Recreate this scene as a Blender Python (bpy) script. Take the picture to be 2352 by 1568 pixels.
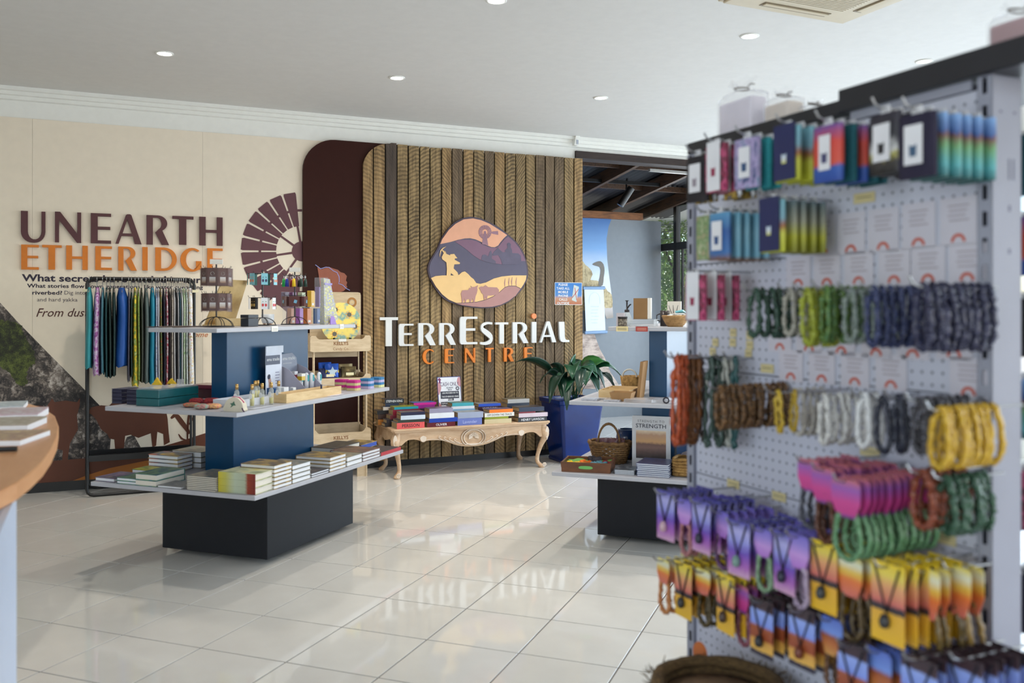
import bpy, bmesh, math, random
from mathutils import Vector, Matrix

for o in list(bpy.data.objects):
    bpy.data.objects.remove(o, do_unlink=True)
SC = bpy.context.scene
COL = SC.collection
PI = math.pi
R = math.radians
rnd = random.Random(7)

# ---------------------------------------------------------------- camera
F, Y0, CH = 2041.4, 709.4, 1.516          # focal length in pixels, horizon row, lens height
cam_d = bpy.data.cameras.new('camera')
cam_d.sensor_width = 36.0
cam_d.lens = F / 2352 * 36.0
cam_d.shift_y = (Y0 - 784.0) / 2352
cam_d.clip_start = 0.05
cam_d.clip_end = 200
cam_d.dof.use_dof = True
cam_d.dof.focus_distance = 8.6
cam_d.dof.aperture_fstop = 2.6
cam = bpy.data.objects.new('camera', cam_d)
cam.location = (0, 0, CH)
cam.rotation_euler = (PI / 2, 0, 0)
COL.objects.link(cam)
SC.camera = cam

# the back wall runs along WV, its normal into the room is NV; floor tiles and stands are turned 45 degrees to it
AW = R(24.16)
AT = AW - PI / 4
WV = (math.cos(AW), math.sin(AW))
NV = (math.sin(AW), -math.cos(AW))
W0 = (-4.029, 7.297)
CEIL = 3.32

def WP(s, d, z=0.0):
    return (W0[0] + s * WV[0] + d * NV[0], W0[1] + s * WV[1] + d * NV[1], z)

# ---------------------------------------------------------------- world, lights, exposure
wd = bpy.data.worlds.new('sky_world')
SC.world = wd
wd.use_nodes = True
nt = wd.node_tree
nt.nodes.clear()
wo = nt.nodes.new('ShaderNodeOutputWorld')
bg = nt.nodes.new('ShaderNodeBackground')
sky = nt.nodes.new('ShaderNodeTexSky')
sky.sky_type = 'NISHITA'
sky.sun_disc = False
sky.sun_elevation = R(48)
sky.sun_rotation = R(120)
nt.links.new(sky.outputs[0], bg.inputs[0])
bg.inputs[1].default_value = 0.34
nt.links.new(bg.outputs[0], wo.inputs[0])

def area(name, loc, direction, sx, sy, power, col):
    l = bpy.data.lights.new(name, 'AREA')
    l.shape = 'RECTANGLE'
    l.size, l.size_y = sx, sy
    l.energy = power
    l.color = col
    o = bpy.data.objects.new(name, l)
    o.location = loc
    o.rotation_euler = Vector(direction).to_track_quat('-Z', 'Y').to_euler()
    COL.objects.link(o)
    return o

# daylight entering by the shop windows: right-hand wall, the front behind the camera, and the annex
area('daylight_right_windows', WP(8.95, 5.0, 1.45), (-WV[0], -WV[1], -0.55), 9.4, 2.0, 300, (0.72, 0.86, 1.0))
area('added_left_fill', WP(-3.4, 8.6, 1.65), (WV[0], WV[1], -0.05), 4.6, 2.4, 85, (0.86, 0.93, 1.0))  # added fill from the left to brighten the pegboard, no known window
area('daylight_front_windows', WP(4.6, 11.8, 1.65), (-NV[0], -NV[1], -0.10), 7.0, 2.3, 85, (0.95, 0.97, 1.0))
area('daylight_annex_window', WP(7.82, -1.1, 1.6), (-WV[0], -WV[1], -0.1), 2.2, 2.4, 45, (0.82, 0.92, 1.0))

# the sun outside stands behind the building, so it lights the garden and not the shop floor
sun_d = bpy.data.lights.new('sun', 'SUN')
sun_d.energy = 4.5
sun_d.angle = R(0.6)
sun_d.color = (1.0, 0.96, 0.88)
sun_o = bpy.data.objects.new('sun', sun_d)
sun_o.location = WP(10, -8, 8)
sun_o.rotation_euler = Vector((NV[0] * 0.55 + WV[0] * 0.25, NV[1] * 0.55 + WV[1] * 0.25, -1.0)).to_track_quat('-Z', 'Y').to_euler()
COL.objects.link(sun_o)

SC.view_settings.view_transform = 'Standard'
SC.view_settings.look = 'None'
SC.view_settings.gamma = 1.0
SC.view_settings.exposure = 0.17
SC.view_settings.use_curve_mapping = False

# ---------------------------------------------------------------- pixel readings turned into places on real planes
def wl(px, py, d=0.0):
    """pixel -> (s, z) on the plane d metres in front of the back wall"""
    a = (px - 1176) / F
    s = (a * (W0[1] + d * NV[1]) - W0[0] - d * NV[0]) / (WV[0] - a * WV[1])
    Z = W0[1] + s * WV[1] + d * NV[1]
    return s, CH - (py - Y0) / F * Z

def atH(px, py, h):
    Z = F * (CH - h) / (py - Y0)
    return ((px - 1176) / F * Z, Z, h)

def local(p, loc, rz):
    x, y = p[0] - loc[0], p[1] - loc[1]
    c, s = math.cos(rz), math.sin(rz)
    return x * c + y * s, -x * s + y * c

def world(lx, ly, loc, rz):
    c, s = math.cos(rz), math.sin(rz)
    return loc[0] + lx * c - ly * s, loc[1] + lx * s + ly * c

# ---------------------------------------------------------------- materials
def lin(c):
    return tuple(((v / 255) / 12.92 if v / 255 <= 0.04045 else ((v / 255 + 0.055) / 1.055) ** 2.4) for v in c) + (1.0,)

MATS = {}
def _new(name):
    m = bpy.data.materials.new(name)
    m.use_nodes = True
    t = m.node_tree
    b = t.nodes['Principled BSDF']
    return m, t, b

def M(name, col=(128, 128, 128), rough=0.5, metal=0.0, noise=0.08, scale=14.0, stretch=(1, 1, 1), bump=0.0,
      spec=0.5, coat=0.0, alpha=1.0, emit=0.0, trans=0.0, col2=None, detail=4.0):
    if name in MATS:
        return MATS[name]
    m, t, b = _new(name)
    tc = t.nodes.new('ShaderNodeTexCoord')
    mp = t.nodes.new('ShaderNodeMapping')
    mp.inputs['Scale'].default_value = stretch
    nz = t.nodes.new('ShaderNodeTexNoise')
    nz.inputs['Scale'].default_value = scale
    nz.inputs['Detail'].default_value = detail
    t.links.new(tc.outputs['Object'], mp.inputs[0])
    t.links.new(mp.outputs[0], nz.inputs['Vector'])
    rp = t.nodes.new('ShaderNodeValToRGB')
    a = lin(col)
    if col2 is None:
        lo = tuple(v * (1 - noise) for v in a[:3]) + (1,)
        hi = tuple(min(1, v * (1 + noise)) for v in a[:3]) + (1,)
    else:
        lo, hi = a, lin(col2)
    rp.color_ramp.elements[0].color = lo
    rp.color_ramp.elements[1].color = hi
    rp.color_ramp.elements[0].position = 0.3
    rp.color_ramp.elements[1].position = 0.7
    t.links.new(nz.outputs['Fac'], rp.inputs[0])
    t.links.new(rp.outputs[0], b.inputs['Base Color'])
    b.inputs['Roughness'].default_value = rough
    b.inputs['Metallic'].default_value = metal
    b.inputs['Specular IOR Level'].default_value = spec
    b.inputs['Coat Weight'].default_value = coat
    b.inputs['Coat Roughness'].default_value = 0.08
    b.inputs['Alpha'].default_value = alpha
    b.inputs['Transmission Weight'].default_value = trans
    if emit:
        b.inputs['Emission Color'].default_value = a
        b.inputs['Emission Strength'].default_value = emit
    if bump:
        bp = t.nodes.new('ShaderNodeBump')
        bp.inputs['Strength'].default_value = bump
        bp.inputs['Distance'].default_value = 0.01
        t.links.new(nz.outputs['Fac'], bp.inputs['Height'])
        t.links.new(bp.outputs[0], b.inputs['Normal'])
    MATS[name] = m
    return m

def C(r, g, b, rough=0.55, metal=0.0):
    return M('colour_%d_%d_%d_%d%s' % (r, g, b, int(rough * 100), 'm' if metal else ''), (r, g, b), rough, metal, noise=0.05)

def G(name, stops, axis='Z', warp=0.12, wscale=9.0, rough=0.5, const=False, coat=0.0, alpha=1.0):
    """printed picture: colour bands along an object axis, edges broken by noise"""
    if name in MATS:
        return MATS[name]
    m, t, b = _new(name)
    tc = t.nodes.new('ShaderNodeTexCoord')
    sp = t.nodes.new('ShaderNodeSeparateXYZ')
    t.links.new(tc.outputs['Generated'], sp.inputs[0])
    nz = t.nodes.new('ShaderNodeTexNoise')
    nz.inputs['Scale'].default_value = wscale
    nz.inputs['Detail'].default_value = 5
    t.links.new(tc.outputs['Generated'], nz.inputs['Vector'])
    ma = t.nodes.new('ShaderNodeMath'); ma.operation = 'SUBTRACT'
    t.links.new(nz.outputs['Fac'], ma.inputs[0]); ma.inputs[1].default_value = 0.5
    mm = t.nodes.new('ShaderNodeMath'); mm.operation = 'MULTIPLY_ADD'
    t.links.new(ma.outputs[0], mm.inputs[0]); mm.inputs[1].default_value = warp * 2
    t.links.new(sp.outputs[axis], mm.inputs[2])
    rp = t.nodes.new('ShaderNodeValToRGB')
    if const:
        rp.color_ramp.interpolation = 'CONSTANT'
    els = rp.color_ramp.elements
    while len(els) < len(stops):
        els.new(0.5)
    for e, (p, c) in zip(els, stops):
        e.position = p
        e.color = lin(c)
    t.links.new(mm.outputs[0], rp.inputs[0])
    t.links.new(rp.outputs[0], b.inputs['Base Color'])
    b.inputs['Roughness'].default_value = rough
    b.inputs['Coat Weight'].default_value = coat
    b.inputs['Alpha'].default_value = alpha
    MATS[name] = m
    return m

def V(name, cols, scale=9.0, rough=0.6, coat=0.0, space='Generated', stretch=(1, 1, 1), noise=True, fine=False):
    """blotchy printed pattern from a constant ramp over noise or cells"""
    if name in MATS:
        return MATS[name]
    if name.endswith('cloth'):
        space, scale = 'Object', scale * 4.5
    m, t, b = _new(name)
    tc = t.nodes.new('ShaderNodeTexCoord')
    mp = t.nodes.new('ShaderNodeMapping'); mp.inputs['Scale'].default_value = stretch
    t.links.new(tc.outputs[space], mp.inputs[0])
    if noise:
        x = t.nodes.new('ShaderNodeTexNoise'); x.inputs['Detail'].default_value = 12 if fine else 5; x.inputs['Roughness'].default_value = 0.72 if fine else 0.5; out = x.outputs['Fac']
    else:
        x = t.nodes.new('ShaderNodeTexVoronoi'); out = x.outputs['Color']
    x.inputs['Scale'].default_value = scale
    t.links.new(mp.outputs[0], x.inputs['Vector'])
    rp = t.nodes.new('ShaderNodeValToRGB')
    rp.color_ramp.interpolation = 'CONSTANT' if not noise else 'LINEAR'
    els = rp.color_ramp.elements
    while len(els) < len(cols):
        els.new(0.5)
    k = len(cols)
    for i, (e, c) in enumerate(zip(els, cols)):
        e.position = (0.28 + 0.44 * i / max(1, k - 1)) if noise else i / k
        e.color = lin(c)
    t.links.new(out, rp.inputs[0])
    t.links.new(rp.outputs[0], b.inputs['Base Color'])
    b.inputs['Roughness'].default_value = rough
    b.inputs['Coat Weight'].default_value = coat
    MATS[name] = m
    return m

def CLEAR(name='clear_plastic', tint=(235, 240, 248), op=0.16, rough=0.08, crinkle=0.25):
    """thin clear film: mostly see-through, with a gloss"""
    if name in MATS:
        return MATS[name]
    m = bpy.data.materials.new(name); m.use_nodes = True
    t = m.node_tree; t.nodes.clear()
    o = t.nodes.new('ShaderNodeOutputMaterial')
    mx = t.nodes.new('ShaderNodeMixShader')
    tr = t.nodes.new('ShaderNodeBsdfTransparent')
    pb = t.nodes.new('ShaderNodeBsdfPrincipled')
    nz = t.nodes.new('ShaderNodeTexNoise'); nz.inputs['Scale'].default_value = 30
    bp = t.nodes.new('ShaderNodeBump'); bp.inputs['Strength'].default_value = crinkle
    t.links.new(nz.outputs['Fac'], bp.inputs['Height']); t.links.new(bp.outputs[0], pb.inputs['Normal'])
    pb.inputs['Base Color'].default_value = lin(tint)
    pb.inputs['Roughness'].default_value = rough
    lw_ = t.nodes.new('ShaderNodeLayerWeight'); lw_.inputs[0].default_value = 0.5
    fr = t.nodes.new('ShaderNodeMath'); fr.operation = 'POWER'; fr.inputs[1].default_value = 4.0
    t.links.new(lw_.outputs['Facing'], fr.inputs[0])
    ad = t.nodes.new('ShaderNodeMath'); ad.operation = 'ADD'; ad.inputs[1].default_value = op + 0.03; ad.use_clamp = True
    t.links.new(fr.outputs[0], ad.inputs[0])
    t.links.new(ad.outputs[0], mx.inputs[0])
    t.links.new(tr.outputs[0], mx.inputs[1]); t.links.new(pb.outputs[0], mx.inputs[2])
    t.links.new(mx.outputs[0], o.inputs[0])
    MATS[name] = m
    return m

def WOOD(name, c1, c2, scale=3.0, grain=(14, 14, 1.2), rough=0.55, bump=0.15, saw=0.0, coat=0.0):
    """long grain plus, when asked, saw marks across the board"""
    if name in MATS:
        return MATS[name]
    m, t, b = _new(name)
    tc = t.nodes.new('ShaderNodeTexCoord')
    oi = t.nodes.new('ShaderNodeObjectInfo')
    ad = t.nodes.new('ShaderNodeVectorMath'); ad.operation = 'MULTIPLY_ADD'
    ad.inputs[1].default_value = (7, 7, 7)
    cx = t.nodes.new('ShaderNodeCombineXYZ')
    for i in range(3):
        t.links.new(oi.outputs['Random'], cx.inputs[i])
    t.links.new(cx.outputs[0], ad.inputs[0]); t.links.new(tc.outputs['Object'], ad.inputs[2])
    mp = t.nodes.new('ShaderNodeMapping'); mp.inputs['Scale'].default_value = grain
    t.links.new(ad.outputs[0], mp.inputs[0])
    nz = t.nodes.new('ShaderNodeTexNoise'); nz.inputs['Scale'].default_value = scale; nz.inputs['Detail'].default_value = 8
    nz.inputs['Roughness'].default_value = 0.65
    t.links.new(mp.outputs[0], nz.inputs['Vector'])
    rp = t.nodes.new('ShaderNodeValToRGB')
    rp.color_ramp.elements[0].position = 0.32; rp.color_ramp.elements[0].color = lin(c1)
    rp.color_ramp.elements[1].position = 0.68; rp.color_ramp.elements[1].color = lin(c2)
    t.links.new(nz.outputs['Fac'], rp.inputs[0])
    colout = rp.outputs[0]
    h = nz.outputs['Fac']
    if saw:
        wv = t.nodes.new('ShaderNodeTexWave'); wv.wave_type = 'BANDS'; wv.bands_direction = 'X'
        sx_ = t.nodes.new('ShaderNodeSeparateXYZ'); t.links.new(tc.outputs['Object'], sx_.inputs[0])
        def mth(op, i0, i1, i2=None):
            nd = t.nodes.new('ShaderNodeMath'); nd.operation = op
            for k_, v_ in enumerate((i0, i1, i2)):
                if v_ is None: continue
                if isinstance(v_, (int, float)): nd.inputs[k_].default_value = v_
                else: t.links.new(v_, nd.inputs[k_])
            return nd.outputs[0]
        ctr = mth('MULTIPLY_ADD', oi.outputs['Random'], 0.5, -0.2)          # where the saw's arc is centred, board by board
        xo = mth('SUBTRACT', sx_.outputs['X'], ctr)
        arc_ = mth('MULTIPLY', mth('MULTIPLY', xo, xo), 3.2)
        val = mth('ADD', mth('ADD', sx_.outputs['Z'], arc_), oi.outputs['Random'])
        cb = t.nodes.new('ShaderNodeCombineXYZ'); t.links.new(val, cb.inputs[0]); t.links.new(sx_.outputs['X'], cb.inputs[1])
        t.links.new(cb.outputs[0], wv.inputs['Vector'])
        wv.inputs['Scale'].default_value = 8.0; wv.inputs['Distortion'].default_value = 3.6; wv.inputs['Detail'].default_value = 4
        wv.inputs['Detail Scale'].default_value = 3.0
        mx = t.nodes.new('ShaderNodeMixRGB'); mx.blend_type = 'MULTIPLY'
        fm = t.nodes.new('ShaderNodeMath'); fm.operation = 'MULTIPLY'; fm.inputs[1].default_value = saw
        n2 = t.nodes.new('ShaderNodeTexNoise'); n2.inputs['Scale'].default_value = 2.0
        t.links.new(ad.outputs[0], n2.inputs['Vector'])
        t.links.new(n2.outputs['Fac'], fm.inputs[0]); t.links.new(fm.outputs[0], mx.inputs[0])
        mr = t.nodes.new('ShaderNodeMapRange'); mr.inputs['To Min'].default_value = 0.3; t.links.new(wv.outputs['Fac'], mr.inputs['Value'])
        t.links.new(colout, mx.inputs[1]); t.links.new(mr.outputs[0], mx.inputs[2])
        colout = mx.outputs[0]
    t.links.new(colout, b.inputs['Base Color'])
    b.inputs['Roughness'].default_value = rough
    b.inputs['Coat Weight'].default_value = coat
    bp = t.nodes.new('ShaderNodeBump'); bp.inputs['Strength'].default_value = bump; bp.inputs['Distance'].default_value = 0.005
    t.links.new(h, bp.inputs['Height']); t.links.new(bp.outputs[0], b.inputs['Normal'])
    MATS[name] = m
    return m

# ---------------------------------------------------------------- mesh builder
class MB:
    def __init__(self):
        self.v, self.f, self.m, self.s = [], [], [], []
    def add(self, vs, fs, mi=0, smooth=False):
        k = len(self.v)
        self.v += [tuple(p) for p in vs]
        for f in fs:
            self.f.append(tuple(i + k for i in f)); self.m.append(mi); self.s.append(smooth)
        return self
    def bb(self, x0, x1, y0, y1, z0, z1, mi=0):
        v = [(x0, y0, z0), (x1, y0, z0), (x1, y1, z0), (x0, y1, z0), (x0, y0, z1), (x1, y0, z1), (x1, y1, z1), (x0, y1, z1)]
        return self.add(v, [(3, 2, 1, 0), (4, 5, 6, 7), (0, 1, 5, 4), (1, 2, 6, 5), (2, 3, 7, 6), (3, 0, 4, 7)], mi)
    def box(self, c, s, mi=0, rot=None):
        k = len(self.v)
        self.bb(-s[0] / 2, s[0] / 2, -s[1] / 2, s[1] / 2, -s[2] / 2, s[2] / 2, mi)
        mt = Matrix.Identity(3) if rot is None else (Matrix.Rotation(rot[2], 3, 'Z') @ Matrix.Rotation(rot[1], 3, 'Y') @ Matrix.Rotation(rot[0], 3, 'X'))
        for i in range(k, len(self.v)):
            self.v[i] = tuple(mt @ Vector(self.v[i]) + Vector(c))
        return self
    def prism(self, poly, y0, y1, mi=0, smooth=False):
        """outline in x,z pushed from y0 (front) to y1"""
        a = sum(poly[i][0] * poly[(i + 1) % len(poly)][1] - poly[(i + 1) % len(poly)][0] * poly[i][1] for i in range(len(poly)))
        if a < 0:
            poly = poly[::-1]
        n = len(poly)
        v = [(p[0], y0, p[1]) for p in poly] + [(p[0], y1, p[1]) for p in poly]
        f = [tuple(range(n)), tuple(range(2 * n - 1, n - 1, -1))]
        self.add(v, f, mi)
        self.add(v, [(i, i + n, (i + 1) % n + n, (i + 1) % n) for i in range(n)], mi, smooth)
        return self
    def prismz(self, poly, z0, z1, mi=0):
        a = sum(poly[i][0] * poly[(i + 1) % len(poly)][1] - poly[(i + 1) % len(poly)][0] * poly[i][1] for i in range(len(poly)))
        if a < 0:
            poly = poly[::-1]
        n = len(poly)
        v = [(p[0], p[1], z0) for p in poly] + [(p[0], p[1], z1) for p in poly]
        f = [tuple(range(n - 1, -1, -1)), tuple(range(n, 2 * n))]
        f += [(i, (i + 1) % n, (i + 1) % n + n, i + n) for i in range(n)]
        return self.add(v, f, mi)
    def tube(self, pts, r, n=6, closed=False, mi=0, flat=1.0):
        pts = [Vector(p) for p in pts]
        rr = r if isinstance(r, (list, tuple)) else [r] * len(pts)
        k = len(pts)
        vs = []
        prev = None
        for i, p in enumerate(pts):
            a = pts[(i - 1) % k] if (closed or i > 0) else pts[i]
            b = pts[(i + 1) % k] if (closed or i < k - 1) else pts[i]
            t = (b - a).normalized() if (b - a).length > 1e-9 else Vector((0, 0, 1))
            if prev is None:
                up = Vector((0, 0, 1)) if abs(t.z) < 0.9 else Vector((1, 0, 0))
                x = t.cross(up).normalized()
            else:
                x = (prev - t * prev.dot(t))
                x = x.normalized() if x.length > 1e-6 else t.orthogonal().normalized()
            prev = x
            y = t.cross(x)
            for j in range(n):
                an = 2 * PI * j / n
                vs.append(p + x * (math.cos(an) * rr[i]) + y * (math.sin(an) * rr[i] * flat))
        fs = []
        for i in range(k if closed else k - 1):
            for j in range(n):
                i2 = (i + 1) % k
                fs.append((i * n + j, i * n + (j + 1) % n, i2 * n + (j + 1) % n, i2 * n + j))
        self.add(vs, fs, mi, True)
        if not closed:
            self.add(vs, [tuple(range(n - 1, -1, -1)), tuple(range((k - 1) * n, k * n))], mi)
        return self
    def lathe(self, prof, n=20, c=(0, 0, 0), mi=0, sx=1.0, sy=1.0, smooth=True):
        vs = []
        for r, z in prof:
            for j in range(n):
                an = 2 * PI * j / n
                vs.append((c[0] + r * math.cos(an) * sx, c[1] + r * math.sin(an) * sy, c[2] + z))
        fs = []
        for i in range(len(prof) - 1):
            for j in range(n):
                fs.append((i * n + j, i * n + (j + 1) % n, (i + 1) * n + (j + 1) % n, (i + 1) * n + j))
        self.add(vs, fs, mi, smooth)
        caps = []
        if prof[0][0] > 1e-5:
            caps.append(tuple(range(n - 1, -1, -1)))
        if prof[-1][0] > 1e-5:
            caps.append(tuple(range((len(prof) - 1) * n, len(prof) * n)))
        if caps:
            self.add(vs, caps, mi)
        return self
    def grid(self, rows, mi=0, smooth=True, closed=False):
        k = len(rows[0])
        vs = [p for r in rows for p in r]
        fs = []
        for i in range(len(rows) - 1):
            for j in range(k if closed else k - 1):
                fs.append((i * k + j, i * k + (j + 1) % k, (i + 1) * k + (j + 1) % k, (i + 1) * k + j))
        return self.add(vs, fs, mi, smooth)
    def mesh(self, name, mats):
        me = bpy.data.meshes.new(name)
        me.from_pydata(self.v, [], self.f)
        if not isinstance(mats, (list, tuple)):
            mats = [mats]
        for m in mats:
            me.materials.append(m)
        me.polygons.foreach_set('material_index', self.m)
        me.polygons.foreach_set('use_smooth', self.s)
        me.update()
        return me
    def build(self, name, mats, parent=None, loc=None, rz=None):
        o = bpy.data.objects.new(name, self.mesh(name, mats))
        COL.objects.link(o)
        if parent is not None:
            o.parent = parent
        if loc is not None:
            o.location = loc if len(loc) == 3 else (loc[0], loc[1], 0)
        if rz is not None:
            o.rotation_euler = (0, 0, rz)
        return o

def link(name, me, parent=None, loc=None, rot=None):
    o = bpy.data.objects.new(name, me)
    COL.objects.link(o)
    if parent is not None:
        o.parent = parent
    if loc is not None:
        o.location = loc
    if rot is not None:
        o.rotation_euler = rot
    return o

def tag(o, label=None, cat=None, group=None, kind=None):
    if label: o['label'] = label
    if cat: o['category'] = cat
    if group: o['group'] = group
    if kind: o['kind'] = kind
    return o

def thing(name, label, cat, loc=(0, 0, 0), rz=0.0, group=None):
    o = bpy.data.objects.new(name, None)
    o.empty_display_size = 0.05
    COL.objects.link(o)
    o.location = loc
    o.rotation_euler = (0, 0, rz)
    return tag(o, label, cat, group)

def solo(name, mb, mats, label, cat, loc=(0, 0, 0), rz=0.0, group=None):
    return tag(mb.build(name, mats, None, loc, rz), label, cat, group)

def struct(name, mb, mats, loc=(0, 0, 0), rz=0.0):
    return tag(mb.build(name, mats, None, loc, rz), kind='structure')

def dup(root, loc, rot, label=None, group=None):
    r = root.copy(); COL.objects.link(r)
    r.location = loc
    r.rotation_euler = rot if isinstance(rot, (tuple, list)) else (0, 0, rot)
    if label: r['label'] = label
    if group: r['group'] = group
    for ch in list(root.children):
        c = ch.copy(); COL.objects.link(c); c.parent = r
        for g in list(ch.children):
            d = g.copy(); COL.objects.link(d); d.parent = c
    return r

TXT = {}
def text_poly(s, size, bold=0.0, align='LEFT', spacing=1.0, shear=0.0, line=1.0):
    """flat lettering standing in x,z and facing -y"""
    key = (s, size, bold, align, spacing, shear, line)
    if key in TXT:
        return TXT[key]
    cu = bpy.data.curves.new('lettering', 'FONT')
    cu.body = s
    cu.size = size
    cu.offset = bold
    cu.align_x = align
    cu.space_character = spacing
    cu.space_line = line
    cu.shear = shear
    cu.resolution_u = 2
    cu.fill_mode = 'FRONT'
    o = bpy.data.objects.new('lettering', cu)
    COL.objects.link(o)
    bpy.context.view_layer.update()
    dg = bpy.context.evaluated_depsgraph_get()
    me = bpy.data.meshes.new_from_object(o.evaluated_get(dg))
    vs = [tuple(v.co) for v in me.vertices]
    fs = [tuple(p.vertices) for p in me.polygons]
    bpy.data.objects.remove(o, do_unlink=True)
    TXT[key] = (vs, fs)
    return TXT[key]

def text(name, s, size, mat, parent, x, y, z, bold=0.0, align='LEFT', spacing=1.0, shear=0.0, width=None, height=None, line=1.0):
    vs, fs = text_poly(s, size, bold, align, spacing, shear, line)
    if not vs:
        return None
    kx = kz = 1.0
    x0, x1 = min(v[0] for v in vs), max(v[0] for v in vs)
    z0, z1 = min(v[1] for v in vs), max(v[1] for v in vs)
    if width: kx = width / (x1 - x0)
    if height: kz = height / (z1 - z0)
    mb = MB()
    ox = x0 if align == 'LEFT' else 0
    mb.add([((v[0] - ox) * kx + x, y, v[1] * kz + z) for v in vs], fs)
    return mb.build(name, mat, parent)

def arc(cx, cy, rx, ry, a0, a1, n=10):
    return [(cx + rx * math.cos(R(a0 + (a1 - a0) * i / n)), cy + ry * math.sin(R(a0 + (a1 - a0) * i / n))) for i in range(n + 1)]

def stroke(pts, ws):
    """ribbon outline about a centre line; ws one width per point"""
    L, Rr = [], []
    for i, p in enumerate(pts):
        a = pts[max(0, i - 1)]; b = pts[min(len(pts) - 1, i + 1)]
        dx, dy = b[0] - a[0], b[1] - a[1]
        q = math.hypot(dx, dy) or 1
        w_ = ws[i] if isinstance(ws, (list, tuple)) else ws
        L.append((p[0] - dy / q * w_ / 2, p[1] + dx / q * w_ / 2))
        Rr.append((p[0] + dy / q * w_ / 2, p[1] - dx / q * w_ / 2))
    return L + Rr[::-1]

def smooth_closed(pts, k=3):
    n = len(pts); out = []
    for i in range(n):
        p0, p1, p2, p3 = pts[i - 1], pts[i], pts[(i + 1) % n], pts[(i + 2) % n]
        for j in range(k):
            t = j / k
            out.append(tuple(0.5 * (2 * b + (c - a) * t + (2 * a - 5 * b + 4 * c - d) * t * t + (3 * b - a - 3 * c + d) * t ** 3)
                             for a, b, c, d in zip(p0, p1, p2, p3)))
    return out

def smooth_open(pts, k=4):
    n = len(pts); out = []
    for i in range(n - 1):
        p0, p1, p2, p3 = pts[max(0, i - 1)], pts[i], pts[i + 1], pts[min(n - 1, i + 2)]
        for j in range(k):
            t = j / k
            out.append(tuple(0.5 * (2 * b + (c - a) * t + (2 * a - 5 * b + 4 * c - d) * t * t + (3 * b - a - 3 * c + d) * t ** 3)
                             for a, b, c, d in zip(p0, p1, p2, p3)))
    out.append(tuple(pts[-1]))
    return out

def bevel(o, w=0.003, seg=1):
    m = o.modifiers.new('bevel', 'BEVEL')
    m.width = w; m.segments = seg; m.limit_method = 'ANGLE'
    return o
# ================================================================ THE SETTING
WLOC = (W0[0], W0[1], 0.0)
white_paint = M('white_paint', (240, 240, 234), 0.6, noise=0.02)
ceil_paint = M('ceiling_paint', (218, 217, 214), 0.7, noise=0.02)
beige_paint = M('beige_wall_panel', (240, 228, 208), 0.55, noise=0.02)
black_kick = M('black_kickboard', (22, 21, 22), 0.35)
maroon = M('maroon_panel', (54, 24, 18), 0.5, noise=0.05, spec=0.15)

# floor ---------------------------------------------------------------
def tile_mat():
    m, t, b = _new('cream_floor_tile')
    oi = t.nodes.new('ShaderNodeObjectInfo')
    tc = t.nodes.new('ShaderNodeTexCoord')
    nz = t.nodes.new('ShaderNodeTexNoise'); nz.inputs['Scale'].default_value = 5; nz.inputs['Detail'].default_value = 6
    t.links.new(tc.outputs['Object'], nz.inputs['Vector'])
    md = t.nodes.new('ShaderNodeMath'); md.operation = 'MULTIPLY_ADD'; md.inputs[1].default_value = 0.25
    t.links.new(oi.outputs['Random'], md.inputs[0]); t.links.new(nz.outputs['Fac'], md.inputs[2])
    rp = t.nodes.new('ShaderNodeValToRGB')
    rp.color_ramp.elements[0].position = 0.3; rp.color_ramp.elements[0].color = lin((206, 203, 196))
    rp.color_ramp.elements[1].position = 0.9; rp.color_ramp.elements[1].color = lin((216, 214, 207))
    t.links.new(md.outputs[0], rp.inputs[0]); t.links.new(rp.outputs[0], b.inputs['Base Color'])
    b.inputs['Roughness'].default_value = 0.05
    b.inputs['Specular IOR Level'].default_value = 0.42
    return m
tile_m = tile_mat()
grout_m = M('brown_grout', (92, 78, 68), 0.9)
TS = 0.45
TO = (-1.8049 * TS, 9.4169 * TS)
U_ = (math.cos(AT), math.sin(AT)); V_ = (-math.sin(AT), math.cos(AT))
mb = MB()
mb.add([WP(-3.9, 12.4, -0.004), WP(9.4, 12.4, -0.004), WP(9.4, -3.0, -0.004), WP(-3.9, -3.0, -0.004),
        WP(-3.9, 12.4, -0.12), WP(9.4, 12.4, -0.12), WP(9.4, -3.0, -0.12), WP(-3.9, -3.0, -0.12)],
       [(0, 1, 2, 3), (7, 6, 5, 4), (0, 4, 5, 1), (1, 5, 6, 2), (2, 6, 7, 3), (3, 7, 4, 0)])
floor = struct('floor', mb, grout_m)
g_ = 0.0032
tb_ = MB()
i0, i1, e_ = g_, TS - g_, 0.0012
tb_.add([(i0, i0, -0.01), (i1, i0, -0.01), (i1, i1, -0.01), (i0, i1, -0.01),
         (i0, i0, -e_), (i1, i0, -e_), (i1, i1, -e_), (i0, i1, -e_),
         (i0 + e_, i0 + e_, 0), (i1 - e_, i0 + e_, 0), (i1 - e_, i1 - e_, 0), (i0 + e_, i1 - e_, 0)],
        [(0, 1, 5, 4), (1, 2, 6, 5), (2, 3, 7, 6), (3, 0, 4, 7), (4, 5, 9, 8), (5, 6, 10, 9), (6, 7, 11, 10), (7, 4, 8, 11), (8, 9, 10, 11)])
tile_me = tb_.mesh('floor_tile', tile_m)
rest = MB()
near = []
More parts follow.
